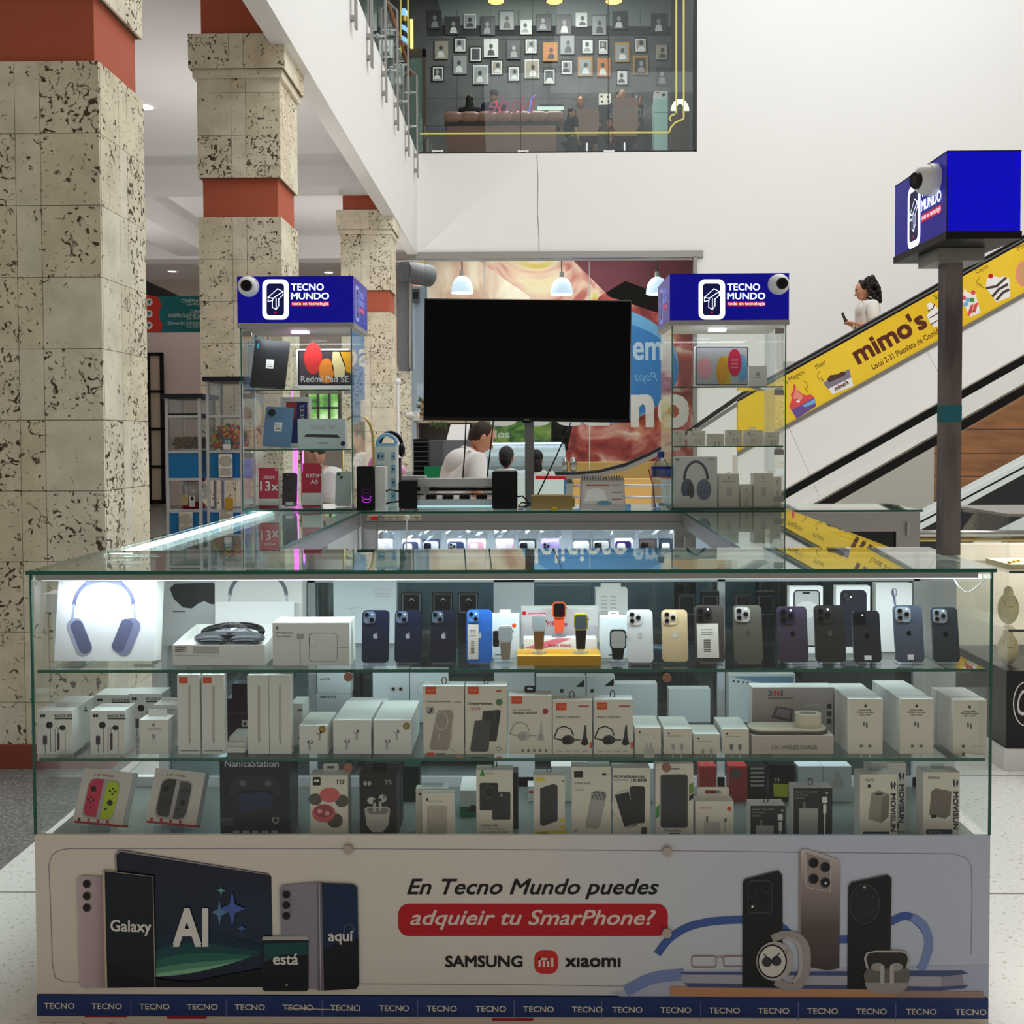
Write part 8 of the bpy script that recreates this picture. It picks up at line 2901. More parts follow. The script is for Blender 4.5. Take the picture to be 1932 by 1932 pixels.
def pb2(q):
 q.rect(1010, 1467, 1028, 1474, YEL)
 q.disc(1062, 1473, 1.8, GREYINK)
 q.poly([(1019, 1487), (1044, 1479), (1052, 1482), (1052, 1548), (1024, 1559), (1019, 1555)], mat('print_charcoal', (56, 54, 58), .45))
 q.poly([(1044, 1480), (1052, 1482), (1052, 1548), (1044, 1552)], DKGREY, 2)
 q.rect(1056, 1545, 1065, 1550, YEL)
 q.rect(1056, 1557, 1066, 1563, YEL)
 q.poly([(1007, 1568), (1071, 1566), (1071, 1580), (1007, 1580)], YEL)
 q.text('20000', 1012, 1570, 1034, 1576, INK, .04, lay=2)
carton('white power bank box with yellow band and tall black pack', 1007, 1066, 1463, Y, zb, .05, OFFW, prints=pb2, tab=loop_tab(DKGREY))
def pb3(q):
 q.rrect(1083, 1455, 1100, 1467, 1, INK)
 q.rect(1136, 1459, 1144, 1463, DKGREY)
 q.text('POWER BANK', 1084, 1476, 1115, 1480, GREYINK, .02)
 q.text('10000', 1084, 1488, 1102, 1492, LIGHTINK, 0)
 S = mat('print_silver', (184, 178, 172), .4)
 q.poly([(1116, 1496), (1124, 1492), (1142, 1494), (1144, 1502), (1132, 1560), (1126, 1564), (1106, 1562), (1105, 1556)], S)
 q.poly([(1116, 1496), (1124, 1492), (1142, 1494), (1144, 1502), (1140, 1510), (1118, 1508)], GREYINK, 2)
 for i in range(3):
  q.line([(1118 + 7 * i, 1496), (1124 + 7 * i, 1508)], 1.4, PALEINK, 3)
 q.rect(1083, 1564, 1090, 1570, LIGHTINK)
carton('white power bank box with silver pack and built-in cables', 1079, 1152, 1447, Y, zb, .045, OFFW, prints=pb3)
def pb4(q):
 q.text('POWERBANK', 1158, 1463, 1218, 1468, INK, .03)
 q.text('10.000', 1191, 1469, 1220, 1475, INK, .03)
 q.rect(1158, 1470, 1184, 1473, LIGHTINK)
 q.ring(1178, 1520, 24, 2, PALEINK, 30)
 q.poly([(1160, 1500), (1186, 1494), (1200, 1552), (1178, 1560)], mat('print_black', (36, 36, 36), .4), 2)
 q.poly([(1188, 1486), (1192, 1483), (1215, 1484), (1217, 1488), (1216, 1552), (1194, 1554)], mat('print_black3', (40, 38, 40), .4), 3)
 for i in range(5):
  q.rect(1183 + 4 * i, 1556 - i, 1185 + 4 * i, 1562 - i, INK, 3)
 q.rrect(1210, 1560, 1221, 1580, 3, DKGREY, 3)
carton('white power bank box with two overlapping black packs', 1156, 1226, 1449, Y, zb, .045, OFFW, prints=pb4)
def pb5(q):
 q.rrect(1246, 1461, 1298, 1562, 6, mat('print_charcoal', (56, 54, 58), .45))
 q.rframe(1246, 1461, 1298, 1562, 6, 2, MIDGREY, 2)
 q.poly([(1300, 1480), (1308, 1476), (1308, 1494), (1300, 1500)], mat('print_lime', (120, 150, 70), .5))
 q.poly([(1300, 1502), (1308, 1496), (1308, 1506), (1300, 1512)], INK)
 q.poly([(1237, 1524), (1244, 1518), (1244, 1540), (1237, 1546)], GREENP)
 q.text('PowerBank', 1254, 1565, 1286, 1569, INK, .02)
 q.rect(1262, 1571, 1284, 1575, INK)
 q.rect(1266, 1449, 1282, 1452, GREYINK)
carton('pale box with one large charcoal power bank filling its front', 1237, 1308, 1441, Y, zb, .045, OFFW, prints=pb5, tab=card_tab(PLASTIC, .03, .01))
def xi(q):
 q.text('xiaomi', 1319, 1522, 1342, 1526, ORANGE, 0)
 q.disc(1376, 1526, 4.4, mat('orange_red', (226, 72, 40), .5))
 q.rect(1332, 1540, 1336, 1550, GREYINK)
 q.rrect(1328, 1550, 1358, 1582, 2, PALEINK)
 q.rect(1366, 1544, 1371, 1550, GREYINK)
 q.line([(1368, 1550), (1368, 1580)], 3, PALEINK)
carton('white adapter carton with small red dot and hanging flap', 1312, 1384, 1512, Y, zb, .04, OFFW, prints=xi, tab=card_tab(OFFW, .085, .03))
NIGHT = mat('night_blue_card', (34, 34, 42), .4)
def dataC(u0, vt, s):
 def f(q):
  q.text('Adapter + Data Cable', u0 + 3, vt + 5, u0 + 46 * s, vt + 9, LIGHTINK, .01)
  q.text('Fast Charger', u0 + 3, vt + 11, u0 + 28 * s, vt + 14.5, LIGHTINK, .01)
  q.text('USB Slot', u0 + 3, vt + 17, u0 + 20 * s, vt + 20.5, LIGHTINK, .01)
  q.disc(u0 + 63 * s, vt + 9, 2.4, LIGHTINK)
  q.rect(u0 + 10, vt + 38, u0 + 46 * s, 1590, LIGHTINK)
  q.rect(u0 + 18, vt + 26, u0 + 23, vt + 38, GREYINK)
  q.rrect(u0 + 54 * s, vt + 16, u0 + 64 * s, vt + 28, 1.5, WHITE)
  q.rrect(u0 + 56 * s, vt + 30, u0 + 62 * s, vt + 48, 1.5, WHITE)
  q.line([(u0 + 59 * s, vt + 48), (u0 + 59 * s, 1590)], 2.4, WHITE)
 return f
carton('smaller black adapter and cable box with wire hook', 1416, 1482, 1520, Y, zb, .05, NIGHT, WHITE, prints=dataC(1416, 1520, .95), tab=loop_tab())
carton('taller black adapter and cable box with wire hook', 1497, 1570, 1487, Y, zb, .05, NIGHT, WHITE, prints=dataC(1497, 1487, 1.0), tab=loop_tab())
def movi(u0, u1, vt, kind):
 def f(q):
  q.text('GaN' if kind else 'MOVISUN', u0 + 10, vt + 8, u0 + (26 if kind else 32), vt + 13, GREYINK, .02)
  if kind:
   q.disc(u0 + 18, vt + 22, 3.5, INK)
  G = mat('print_khaki', (160, 152, 138), .5)
  Gd = mat('print_khaki_dark', (128, 120, 108), .5)
  if kind:
   q.poly([(u0 + 22, vt + 36), (u0 + 36, vt + 30), (u0 + 56, vt + 38), (u0 + 54, vt + 80), (u0 + 40, vt + 92), (u0 + 16, vt + 84)], G)
   q.poly([(u0 + 42, vt + 44), (u0 + 56, vt + 38), (u0 + 54, vt + 80), (u0 + 40, vt + 92)], Gd, 2)
   q.rect(u0 + 30, vt + 35, u0 + 42, vt + 38, INK, 3)
  else:
   q.poly([(u0 + 16, vt + 36), (u0 + 24, vt + 30), (u0 + 54, vt + 36), (u0 + 52, vt + 80), (u0 + 42, vt + 88), (u0 + 12, vt + 80)], mat('print_umber', (128, 116, 106), .5))
   q.rect(u0 + 16, vt + 80, u0 + 26, vt + 86, INK)
  q.rrect(u0 + 6, vt + 108, u0 + 56, vt + 119, 2, NAVY)
  q.text('M-ATU', u0 + 12, vt + 111, u0 + 36, vt + 116, LIGHTINK, .01, lay=2)
  vs, fs = text_mesh('MOVISUN', .05, 0)
  a, c = vt + 36, vt + 108
  q.b.add([q.at(u1 - 12 + 10 * y, a + (c - a) * x, 2 + j) for x, y, j in vs], fs, NAVY)
  for k in (-1, 1):
   q.poly([(u1 - 7 + k * 2.6, vt + 12), (u1 - 7 + k * 5.4, vt + 18), (u1 - 7 + k * 2.6, vt + 30), (u1 - 7 + k * .6, vt + 22)], NAVY)
 return f
carton('white charger box with sideways navy word and khaki plug, in front', 1622, 1692, 1461, Y, zb, .05, OFFW, prints=movi(1622, 1692, 1461, True), tab=card_tab(PLASTIC, .035, .014, False))
carton('white charger box with sideways navy word behind the khaki plug one', 1640, 1708, 1440, Y + .06, zb, .05, WHITE, prints=movi(1640, 1708, 1444, False))
carton('white charger box with sideways navy word and umber plug by the side glass', 1741, 1810, 1457, Y, zb, .05, OFFW, prints=movi(1741, 1810, 1457, False), tab=card_tab(PLASTIC, .035, .014, False))
REDC = mat('dim_red_card', (176, 64, 60), .4)
for u0, u1, vt, c, lab, pf in (
  (1452, 1500, 1444, BK, 'black gadget box with lime picture behind the adapter cable boxes', lambda q: (q.poly([(1459, 1478), (1488, 1480), (1486, 1504), (1460, 1502)], mat('print_lime_bright', (200, 206, 50), .4)), q.rect(1463, 1468, 1465, 1474, WHITE), q.rect(1468, 1468, 1470, 1474, WHITE))),
  (1320, 1352, 1446, REDC, 'small red carton with white top behind the red dotted carton', None),
  (1376, 1410, 1446, REDC, 'dim red carton with pale front behind the smaller adapter box', lambda q: q.disc(1388, 1460, 9, MIDGREY)),
  (1412, 1446, 1446, BK, 'dark striped box behind the smaller adapter box', lambda q: [q.rect(1416, 1448 + 8 * i, 1442, 1452 + 8 * i, LIGHTINK) for i in range(5)]),
  (1506, 1552, 1446, mat('cool_white_card', (214, 222, 226), .4), 'pale carton directly behind the taller adapter box', None),
  (1553, 1606, 1446, mat('cool_white_card', (214, 222, 226), .4), 'pale carton with trident picture beside the sideways word boxes', lambda q: q.poly([(1570, 1474), (1580, 1452), (1592, 1474), (1592, 1486), (1570, 1486)], PALEINK)),
  (996, 1050, 1484, WHITE, 'white flat carton behind the yellow banded power bank box', lambda q: q.rect(998, 1492, 1030, 1496, RED)),
  (760, 792, 1446, mat('dark_green_card', (20, 56, 48), .4), 'dark green carton between the black earbud box and charger twins', None),
  (1040, 1110, 1446, WHITE, 'white carton glowing behind the silver pack power bank box', None),
  (1196, 1250, 1450, mat('cool_white_card', (214, 222, 226), .4), 'pale carton behind the overlapping black packs box', None)):
 carton(lab, u0, u1, vt, KY0 + .33, zb, .05, c, c, prints=pf)
area('case_floor_light', (-.04, KY0 + .36, Z2 - .03), (0, 0, 0), 2.2, .03, .8, (.86, .95, 1))
# ================================================================ goods in the two towers
x0t, x1t, YT_, zsh, zbt = TL
Yg = YT_ + .10
def tcarton(label, u0, u1, vt, Y, zb_, dep, front, prints=None, tilt=0.0, side=WHITE, cat='box', group=None):
 return carton(label, u0, u1, vt, Y, zb_, dep, front, side, prints=prints, tilt=tilt, cat=cat, group=group)
def tablet(label, u0, u1, vt, Y, zb_, m, cam, tilt, sheet, roll=0.0):
 zz = zb_ + .012
 vb = base_v((u0 + u1) / 2, Y, zz)
 x0, x1 = X_(u0, Y, vb), X_(u1, Y, vb)
 h = top_on((u0 + u1) / 2, vt, Y, zz, tilt)
 o = thing('tablet', label, 'tablet', ((x0 + x1) / 2, Y, zz), None, (-tilt, roll, 0))
 b = B()
 b.rbox(x0, x1, Y, Y + .008, zz, zz + h, .010, m, None, 6)
 b.build('body', o, bevel=.001)
 b = B()
 xc, zc_ = (x0 + x1) / 2, zz + h * .5
 b.box(xc - .018, xc + .018, Y - .0008, Y - .0001, zc_ - .022, zc_ + .022, WHITE)
 for i in range(3):
  b.box(xc - .013, xc + .012 - .004 * i, Y - .0012, Y - .0008, zc_ - .012 + .01 * i, zc_ - .009 + .01 * i, INK if i == 0 else LIGHTINK)
 b.build('label_sticker', o)
 b = B()
 if cam == 'round':
  c = Vector((x0 + .03, Y, zz + h - .03))
  b.cyl(c, c - Vector((0, .002, 0)), .018, .018, mat('tablet_cam_ring', (40, 52, 66), .2, .5), 24)
  b.cyl(c - Vector((0, .002, 0)), c - Vector((0, .003, 0)), .011, .011, BLACK, 18)
 else:
  b.rbox(x0 + .012, x0 + .022, Y - .0016, Y, zz + h - .045, zz + h - .02, .004, mat('tablet_cam_teal', (40, 110, 130), .2))
 b.build('camera_module', o)
 b = B()
 b.box(xc - .05, xc + .05, Y - .012, Y + .05, zb_ + .0008, zb_ + .004, ACRYL)
 b.box(xc - .05, xc + .05, Y - .012, Y - .009, zb_ + .004, zb_ + .016, ACRYL)
 props(b.build('tablet_stand', origin=(xc, Y, zb_)), 'clear acrylic stand under the ' + label.split(' on ')[0], 'tablet stand', 'clear tablet stands')
 return o
tablet('black leaning tablet on the top shelf of the tower by the gumball racks', 471, 537, 642, Yg, zsh[0], mat('tablet_black', (44, 44, 48), .3, .3), 'bar', .22, 1, .07)
tablet('light blue leaning tablet on the middle shelf of the tower by the gumball racks', 495, 548, 768, Yg, zsh[1], mat('tablet_blue', (104, 140, 180), .3, .2), 'round', .22, 1, .05)
def pad(q):
 q.rrect(562, 661, 668, 727, 3, mat('pad_bezel', (40, 38, 44), .3))
 q.rect(565, 664, 668, 724, mat('pad_screen', (74, 62, 70), .3), 2)
 q.poly(ell_pts(591, 676, 17, 30), mat('pad_red', (206, 52, 52), .4), 3)
 q.poly(ell_pts(616, 700, 14, 24), mat('pad_orange', (226, 132, 50), .4), 4)
 q.poly([(628, 664), (642, 664), (652, 690), (650, 712), (632, 712), (626, 690)], mat('pad_cream', (226, 206, 150), .4), 4)
 q.poly([(640, 664), (668, 664), (668, 706), (654, 702)], mat('pad_amber', (226, 160, 40), .4), 4)
 q.text('Redmi Pad SE', 568, 709, 658, 721, mat('pad_lettering', (214, 214, 216), .4), .01, lay=6)
tcarton('dark fronted tablet carton with coloured petals, top shelf beside the black tablet', 560, 660, 658, Yg + .06, zsh[0], .05, WHITE, pad)
def seb(q):
 q.rect(540, 758, 580, 836, mat('se_blue', (40, 44, 120), .4))
 q.rect(540, 758, 560, 790, mat('se_red', (190, 60, 60), .4), 2)
 vs, fs = text_mesh('SE 8.7', .02, 0)
 q.b.add([q.at(574 - 8 * (1 - y), 790 - 26 * x, 3 + j) for x, y, j in vs], fs, WHITE)
 q.text('xiaomi', 534, 751, 548, 755, LIGHTINK)
tcarton('white tablet carton with navy and red front behind the light blue tablet', 530, 584, 749, Yg + .13, zsh[1], .05, WHITE, seb)
def gtab(q):
 q.text('Galaxy Tab', 586, 800, 632, 812, PALEINK, .01)
 q.poly([(572, 824), (578, 819), (636, 820), (642, 826)], DKGREY)
 q.rect(600, 835, 620, 837, GREYINK)
 q.disc(647, 837, 4.5, NAVY)
tcarton('wide white tablet carton with thin grey tablet edge, middle shelf', 562, 652, 790, Yg + .02, zsh[1], .05, mat('cool_white_card', (214, 222, 226), .4), gtab)
CRIM = mat('crimson_card', (196, 32, 62), .4)
def r13(q):
 q.rect(488, 941, 527, 954, WHITE)
 q.text('REDMI', 498, 898, 518, 903, WHITE, .01)
 q.text('13x', 491, 908, 525, 926, WHITE, .01)
 q.ring(521, 886, 2.4, .8, WHITE)
def ra5(q):
 q.text('REDMI', 578, 894, 610, 901, WHITE, .015)
 q.text('A5', 586, 905, 600, 913, WHITE, .015)
 q.poly([(570, 930), (607, 930), (606, 953), (570, 953)], WHITE)
 q.ring(606, 877, 2, .8, WHITE)
tcarton('crimson and white phone carton printed 13x at the foot of the tower', 489, 526, 882, Yg - .03, zbt, .04, CRIM, r13)
tcarton('crimson and white phone carton printed A5, leaning beside the dark phone', 570, 606, 874, Yg - .01, zbt, .04, CRIM, ra5, .1)
phone('dark phone with small code label between the crimson cartons', 532, 560, 892, Yg, (44, 40, 46), 'dual', tilt=.12, zb=zbt, sticker=white_tag(.5, .5), stand=False)
phone('pale mint phone leaning at the end of the tower foot', 632, 662, 890, Yg + .03, (196, 214, 216), 'dual', tilt=.2, zb=zbt, logo='pale', stand=False)
x0t, x1t, YT_, zsh, zbt = TR_
def colours(q):
 q.rframe(1312, 654, 1412, 727, 4, 2.2, mat('pad_bezel', (40, 38, 44), .3), 1)
 q.rect(1314, 656, 1410, 725, mat('petal_grey', (176, 176, 182), .4))
 q.poly(ell_pts(1330, 694, 14, 20), mat('petal_rose', (214, 150, 160), .4), 2)
 q.poly(ell_pts(1362, 700, 11, 26), mat('petal_amber', (206, 150, 50), .4), 3)
 q.rect(1362, 672, 1378, 725, mat('petal_olive', (196, 176, 60), .4), 2)
 q.poly(ell_pts(1386, 684, 13, 26), mat('petal_crimson', (200, 40, 76), .4), 4)
 q.poly(ell_pts(1400, 694, 9, 26), mat('petal_sky', (96, 160, 206), .4), 3)
 for i in range(3):
  q.rect(1380, 678 + 7 * i, 1392, 681 + 7 * i, PINK, 5)
Yg = YT_ + .10
tcarton('tablet carton with coloured petals on the top shelf above the little boxes', 1312, 1412, 653, Yg, zsh[0], .04, WHITE, colours)
tcarton('little white carton with earbud picture beside the petal tablet carton', 1413, 1447, 690, Yg - .03, zsh[0], .04, WHITE, lambda q: (q.disc(1430, 706, 4, LIGHTINK), q.rect(1422, 711, 1436, 713, LIGHTINK)))
for i, (u0, u1, vt) in enumerate(((1270, 1294, 811), (1299, 1332, 813), (1335, 1367, 818), (1370, 1401, 811), (1405, 1440, 812), (1443, 1471, 815))):
 carton('little white adapter box, %s in the row on the second shelf' % ('first', 'second', 'third', 'fourth', 'fifth', 'last')[i], u0 + 1, u1 - 1, vt, Yg - .02 + .01 * (i % 2), zsh[1], .05, OFFW, prints=lambda q, u0=u0, vt=vt: (q.disc(u0 + 8, vt + 5, 1.2, GREYINK), q.rect(u0 + 6, vt + 8, u0 + 18, vt + 9, LIGHTINK), q.rect(u0 + 12, vt + 15, u0 + 16, vt + 24, PALEINK), q.rect(u0 + 20, vt + 15, u0 + 22, vt + 24, LIGHTINK)), group='little white boxes on the second tower shelf', tab=card_tab(OFFW, .035, .015) if i in (1, 4) else None)
tcarton('white carton with grey blue headphones picture at the tower foot', 1272, 1353, 862, Yg - .05, zbt, .09, WHITE, lambda q: (q.line([(1313 - 22 * math.cos(t), 905 - 34 * math.sin(t)) for t in [math.pi * i / 16 for i in range(17)]], 5, mat('band_print', (92, 94, 112), .4)), q.poly(ell_pts(1297, 922, 12, 19), mat('cup_print', (108, 112, 136), .4), 2), q.poly(ell_pts(1328, 924, 14, 20), mat('cup_print2', (124, 128, 152), .4), 3), q.poly(ell_pts(1303, 926, 7, 15), MIDGREY, 4), q.rrect(1290, 936, 1302, 946, 2, WHITE, 5), q.rect(1274, 866, 1282, 869, GREYINK), q.rect(1334, 866, 1348, 868, LIGHTINK)))
for u0, u1, vt, dy, lab in ((1356, 1394, 894, 0, 'white carton with taupe print next to the headphones carton'), (1397, 1420, 914, .01, 'shorter white carton with round clip between two taller ones'), (1422, 1458, 893, 0, 'white carton with leaf shaped picture, second tall one'), (1459, 1474, 899, .03, 'narrow white carton by the door hinge at the tower foot')):
 tcarton(lab, u0, u1, vt, Yg - .03 + dy, zbt, .07, OFFW, lambda q, u0=u0, u1=u1, vt=vt: (q.apple((u0 + u1) / 2, vt + 8, 5, LIGHTINK), q.rect(u0 + 6, vt + 14, u1 - 6, vt + 15.4, LIGHTINK), q.rrect(u0 + (u1 - u0) * .4, vt + 26, u0 + (u1 - u0) * .65, vt + 42, 2, PALEINK)), group='white cartons at the tower foot')
# ================================================================ print on the banner
b = B()
q = Pr(b, KY0 - .0042)
LINE = mat('banner_line', (150, 142, 152), .4)
q.line([(1258, 1605), (640, 1601), (130, 1601), (112, 1604), (98, 1614), (92, 1632), (95, 1700), (99, 1820), (104, 1844), (118, 1852), (150, 1853)], 1.6, LINE)
q.line([(1258, 1605), (1500, 1608), (1800, 1611), (1822, 1618), (1833, 1634), (1834, 1700), (1832, 1800)], 1.4, LINE)
q.line([(660, 1856), (1000, 1858), (1190, 1861)], 1.4, LINE)
AUR = noise_mat('aurora_print', (16, 26, 46), [(0.3, (10, 14, 28)), (0.5, (12, 26, 52)), (0.62, (14, 40, 70))], 2.2, .4, dist=.6, detail=3)
NIGHTP = mat('night_print', (16, 18, 26), .4)
GLOW = [mat('aurora_%d' % i, c, .4) for i, c in enumerate(((18, 48, 66), (26, 74, 80), (44, 104, 92), (84, 146, 118), (130, 186, 150)))]
MAUVE = gradient_mat('mauve_print', 0, [(0, (196, 176, 178)), (.5, (182, 160, 164)), (.8, (140, 120, 128)), (1, (190, 168, 172))], .104, .21, .4)
GRAPH = mat('graphite_print', (142, 136, 150), .4)
GOLDP = mat('gold_edge_print', (190, 176, 150), .4)
def aurora(pts_clip, u0, u1, v, k=1.0):
 """layered glowing curtain between u0 and u1"""
 for i, (m, wd) in enumerate(zip(GLOW, (64, 46, 30, 16, 7))):
  s = 1 - i * .10
  um, L = u0 + (u1 - u0) * .42, (u1 - u0) * s
  a0, a1 = max(u0, um - L * .42), min(u1, um + L * .55)
  pts = [(a0 + (a1 - a0) * j / 14, v + 12 - 46 * s * (j / 14) ** 2) for j in range(15)]
  tp = [(a, c - wd * k * math.sin(math.pi * (.08 + .88 * (j / 14) ** .8))) for j, (a, c) in enumerate(pts)]
  q.poly(pts + tp[::-1], m, 3 + i)
q.poly([(217, 1612), (222, 1604), (230, 1603), (506, 1648), (512, 1654), (516, 1861), (222, 1862)], AUR, 1)
aurora(None, 228, 514, 1830, 1.2)
q.poly([(222, 1862), (222, 1822), (250, 1830), (300, 1846), (360, 1852), (430, 1838), (516, 1822), (516, 1861)], NIGHTP, 9)
q.poly([(217, 1612), (222, 1604), (230, 1603), (506, 1648), (508, 1650), (228, 1606), (221, 1612), (224, 1700), (222, 1700)], mat('tablet_edge_print', (150, 140, 146), .4), 9)
LW = mat('banner_white_lettering', (226, 222, 216), .45)
q.text('AI', 327, 1712, 394, 1785, LW, .045, lay=10)
ST4 = lambda u, v, rx, ry: [(u, v - ry), (u + rx * .22, v - ry * .25), (u + rx, v), (u + rx * .22, v + ry * .25), (u, v + ry), (u - rx * .22, v + ry * .25), (u - rx, v), (u - rx * .22, v - ry * .25)]
q.poly(ST4(439, 1713, 24, 33), mat('star_blue', (74, 100, 172), .4), 11)
q.poly(ST4(415, 1720, 15, 25), mat('star_teal', (88, 128, 168), .4), 10)
q.poly(ST4(418, 1679, 8, 10), mat('star_green', (110, 168, 150), .4), 10)
q.poly(ST4(457, 1750, 8, 10), mat('star_blue', (74, 100, 172), .4), 10)
q.poly([(146, 1660), (150, 1653), (157, 1651), (197, 1653), (203, 1862), (160, 1863), (151, 1857)], MAUVE, 11)
for v in (1666, 1689, 1711):
 q.disc(166, v, 8.6, mat('lens_edge_print', (120, 110, 112), .3), lay=12)
 q.disc(165, v, 7.2, INK, lay=13)
q.poly([(195, 1641), (290, 1651), (294, 1861), (200, 1862)], mat('galaxy_screen', (20, 26, 38), .35), 12)
q.poly([(200, 1862), (201, 1815), (230, 1826), (262, 1846), (294, 1856), (294, 1861)], NIGHTP, 13)
q.poly([(195, 1641), (199, 1641), (204, 1862), (200, 1862)], GOLDP, 14)
q.line([(195, 1641), (290, 1652), (294, 1861)], 1.2, GOLDP, 14)
q.text('Galaxy', 210, 1733, 287, 1762, LW, .03, lay=15, du=2)
q.poly([(528, 1675), (532, 1669), (598, 1663), (606, 1664), (610, 1866), (534, 1862)], GRAPH, 11)
q.poly([(598, 1664), (609, 1663), (612, 1867), (600, 1867)], mat('hinge_print', (112, 106, 118), .4), 12)
q.line([(603, 1665), (606, 1866)], 1.4, mat('hinge_light', (190, 184, 190), .4), 13)
q.poly([(608, 1664), (668, 1667), (675, 1673), (678, 1856), (673, 1864), (612, 1867)], mat('aqui_screen', (16, 38, 74), .35), 12)
q.poly([(611, 1790), (640, 1776), (677, 1768), (678, 1856), (673, 1864), (612, 1867)], NIGHTP, 13)
q.rrect(531, 1676, 551, 1735, 8, mat('camera_plate_print', (128, 122, 134), .4), 12)
for v in (1686, 1706, 1726):
 q.disc(541, v, 7.4, INK, lay=13)
q.disc(557, 1685, 1.6, LIGHTINK, lay=12)
q.ring(659, 1752, 10, 1.3, mat('ring_print', (96, 112, 132), .4), lay=14, n=20, a0=150, a1=420)
q.text('aquí', 620, 1754, 667, 1780, LW, .03, lay=15)
q.rrect(496, 1765, 583, 1868, 6, mat('flip_body', (28, 28, 34), .35), 14)
q.poly([(495, 1772), (498, 1765), (582, 1765), (584, 1771)], LIGHTINK, 15)
q.poly([(500, 1778), (581, 1776), (581, 1800), (540, 1798), (500, 1812)], GLOW[1], 15)
q.poly([(500, 1812), (540, 1798), (581, 1800), (581, 1860), (500, 1860)], NIGHTP, 15)
q.text('está', 516, 1797, 564, 1818, LW, .03, lay=16)
q.disc(542, 1856, 2, LIGHTINK, lay=16)
q.text('En Tecno Mundo puedes', 768, 1658, 1243, 1697, INK, .022, .3)
q.rrect(751, 1705, 1260, 1766, 20, mat('banner_red', (186, 8, 30), .4))
q.text('adquieir tu SmarPhone?', 774, 1716, 1237, 1754, mat('banner_cream_lettering', (226, 206, 196), .4), .022, .3, 2)
q.text('SAMSUNG', 840, 1803, 986, 1825, INK, .045)
q.rrect(1008, 1793, 1053, 1837, 15, mat('mi_orange', (206, 40, 36), .4))
for a in ((1016, 1020, 1807, 1824), (1024, 1028, 1812, 1824), (1032, 1036, 1810, 1824), (1040, 1044, 1807, 1824)):
 q.rect(a[0], a[2], a[1], a[3], LW, 2)
q.poly([(1016, 1811), (1016, 1807), (1029, 1807), (1034, 1808.5), (1036, 1812), (1033, 1813), (1030, 1811)], LW, 2)
q.text('xıaomı', 1066, 1807, 1171, 1825, INK, .04)
SW = [mat('sky_wash_%d' % i, c, .4) for i, c in enumerate(((176, 182, 204), (164, 172, 202), (150, 160, 198)))]
q.poly([(1150, 1872), (1220, 1860), (1270, 1832), (1330, 1830), (1864, 1820), (1864, 1888), (1180, 1884)], SW[0])
RIB, RIB2 = mat('ribbon_blue', (64, 92, 160), .4), mat('ribbon_light', (120, 140, 190), .4)
q.line([(1240, 1800), (1262, 1772), (1296, 1750), (1340, 1739), (1400, 1735), (1440, 1738), (1476, 1750), (1500, 1766), (1600, 1772), (1640, 1760), (1682, 1738), (1708, 1728), (1730, 1738), (1748, 1760), (1752, 1790), (1740, 1826)], 15, RIB, 2, True)
q.line([(1720, 1730), (1742, 1746), (1752, 1776), (1745, 1812), (1735, 1830)], 16, RIB2, 3, True)
q.line([(1180, 1870), (1230, 1846), (1290, 1838)], 22, RIB2, 2, True)
q.poly([(1282, 1834), (1815, 1831), (1826, 1836), (1780, 1842), (1290, 1838)], mat('book_navy', (70, 84, 126), .4), 4)
q.poly([(1286, 1838), (1775, 1842), (1775, 1862), (1300, 1856), (1284, 1852)], mat('book_pages', (172, 170, 182), .4), 4)
q.poly([(1775, 1842), (1815, 1838), (1818, 1858), (1775, 1862)], mat('book_page_side', (146, 144, 160), .4), 4)
q.poly([(1290, 1854), (1775, 1861), (1826, 1858), (1820, 1864), (1775, 1868), (1300, 1862)], mat('book_navy', (70, 84, 126), .4), 5)
q.poly([(1264, 1860), (1480, 1862), (1690, 1868), (1854, 1870), (1862, 1892), (1690, 1890), (1264, 1878)], mat('tan_board', (196, 142, 104), .4), 4)
q.poly([(1690, 1868), (1854, 1870), (1860, 1891), (1690, 1889)], mat('tan_board_end', (160, 134, 126), .4), 5)
GLS = mat('spectacle_print', (146, 108, 104), .4)
q.rframe(1304, 1802, 1352, 1825, 6, 2, GLS, 6)
q.rframe(1364, 1802, 1404, 1824, 6, 2, GLS, 6)
q.line([(1352, 1806), (1358, 1804), (1364, 1806)], 2, GLS, 6)
K1, K2 = mat('print_phone_black', (26, 26, 28), .35), mat('print_phone_edge', (70, 68, 72), .35)
q.poly([(1401, 1664), (1406, 1658), (1468, 1642), (1475, 1650), (1476, 1862), (1400, 1860)], K1, 7)
q.line([(1401, 1664), (1406, 1658), (1468, 1642), (1475, 1650), (1476, 1862)], 1.6, K2, 8)
q.rframe(1410, 1660, 1456, 1722, 8, 1.8, K2, 8)
for u, v in ((1420, 1684), (1443, 1676), (1420, 1710), (1443, 1704)):
 q.disc(u, v, 7, INK, lay=9)
 q.ring(u, v, 7, 1, K2, lay=10)
q.disc(1419, 1709, 2.4, LW, lay=11)
GRD = gradient_mat('silver_brown_print', 2, [(0, (62, 52, 52)), (.4, (92, 80, 76)), (.7, (150, 136, 132)), (1, (206, 194, 188))], .12, .48, .35)
q.poly([(1508, 1606), (1514, 1601), (1522, 1601), (1580, 1620), (1585, 1628), (1583, 1826), (1560, 1830), (1507, 1820)], GRD, 7)
q.line([(1509, 1606), (1508, 1820)], 3, mat('side_edge_print', (150, 138, 134), .35), 8)
q.poly([(1520, 1606), (1566, 1622), (1566, 1682), (1526, 1674), (1520, 1668)], mat('cam_island_print', (150, 138, 132), .35), 8)
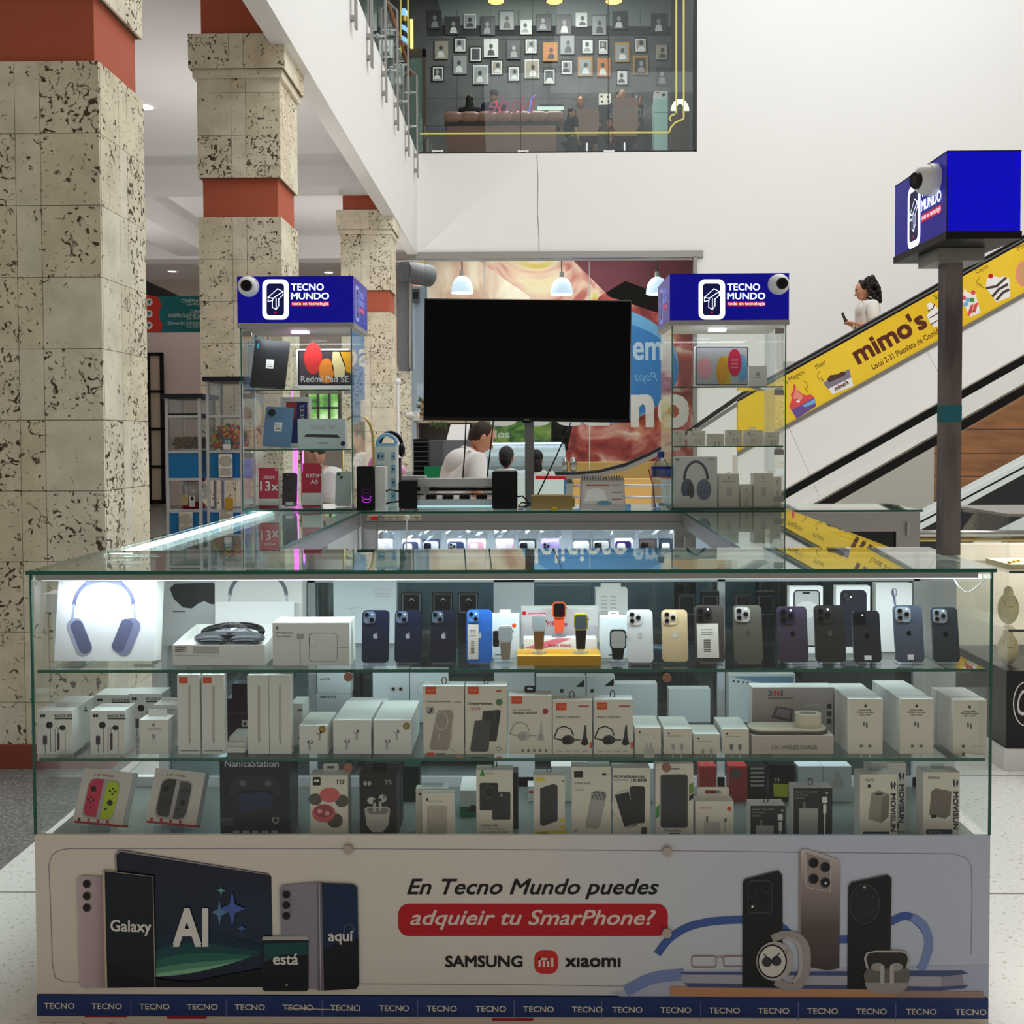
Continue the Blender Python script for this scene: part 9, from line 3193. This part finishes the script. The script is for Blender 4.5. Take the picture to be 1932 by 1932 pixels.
q.line([(1520, 1606), (1566, 1622), (1566, 1682), (1526, 1674), (1520, 1668), (1520, 1606)], 1.4, mat('cam_island_edge', (206, 196, 190), .35), 9)
for u, v in ((1534, 1627), (1556, 1635), (1534, 1657), (1556, 1664)):
 q.disc(u, v, 10, K2, lay=9)
 q.disc(u + 1, v, 8, INK, lay=10)
q.disc(1557, 1665, 2.2, LW, lay=11)
q.poly([(1600, 1672), (1606, 1664), (1674, 1650), (1681, 1656), (1679, 1800), (1676, 1866), (1598, 1864)], K1, 7)
q.line([(1600, 1672), (1606, 1664), (1674, 1650), (1681, 1656), (1678, 1860)], 1.6, K2, 8)
q.ring(1630, 1704, 29, 2.2, K2, 38, 9, 30)
q.disc(1630, 1704, 26, mat('print_dark_disc', (34, 34, 36), .3), 35, 8, 30)
q.disc(1630, 1673, 3, LIGHTINK, 2, 9)
for u, v in ((1616, 1690), (1646, 1690), (1614, 1724), (1634, 1722)):
 q.disc(u, v, 2, K2, lay=9)
SV, SV2 = mat('print_watch_silver', (180, 174, 168), .35), mat('print_watch_band', (158, 152, 148), .4)
q.line([(1456, 1770), (1480, 1762), (1506, 1768), (1520, 1790), (1520, 1830), (1508, 1856), (1490, 1862), (1462, 1850)], 15, SV2, 10, True)
q.line([(1482, 1768), (1502, 1776), (1510, 1800), (1508, 1834), (1496, 1852)], 7, SV, 11, True)
q.disc(1461, 1812, 35, SV, 37, 11, 30)
q.disc(1456, 1812, 28, INK, 32, 12, 30)
q.disc(1456, 1812, 25, mat('print_dial', (214, 208, 200), .4), 29, 13, 30)
q.disc(1446, 1813, 9.5, DKGREY, lay=14)
q.disc(1464, 1811, 9.5, DKGREY, lay=14)
q.line([(1455, 1812), (1470, 1796)], 2, INK, 15)
q.line([(1455, 1812), (1440, 1798)], 2, INK, 15)
q.disc(1483, 1794, 4.5, SV2, lay=13)
q.poly([(1629, 1806), (1634, 1795), (1650, 1792), (1700, 1792), (1712, 1797), (1716, 1808), (1710, 1828), (1634, 1828)], SV, 11)
q.poly([(1633, 1806), (1638, 1797), (1650, 1795), (1700, 1795), (1709, 1799), (1712, 1808), (1707, 1826), (1638, 1826)], mat('print_case_dark', (44, 42, 40), .3), 12)
q.poly([(1628, 1836), (1634, 1826), (1712, 1826), (1716, 1836), (1712, 1856), (1690, 1873), (1652, 1873), (1632, 1860)], mat('print_case_grey', (104, 102, 98), .3), 13)
q.poly([(1630, 1852), (1714, 1852), (1708, 1864), (1690, 1873), (1652, 1873), (1636, 1866)], SV2, 14)
for s in (-1, 1):
 uc = 1672 + s * 18
 q.disc(uc, 1822, 12, SV2, 8, 15)
 q.rrect(1672 + s * 5 - (0 if s > 0 else 8), 1818, 1672 + s * 5 + (8 if s > 0 else 0), 1855, 4, SV, 16)
b.build('printed_artwork', bn)
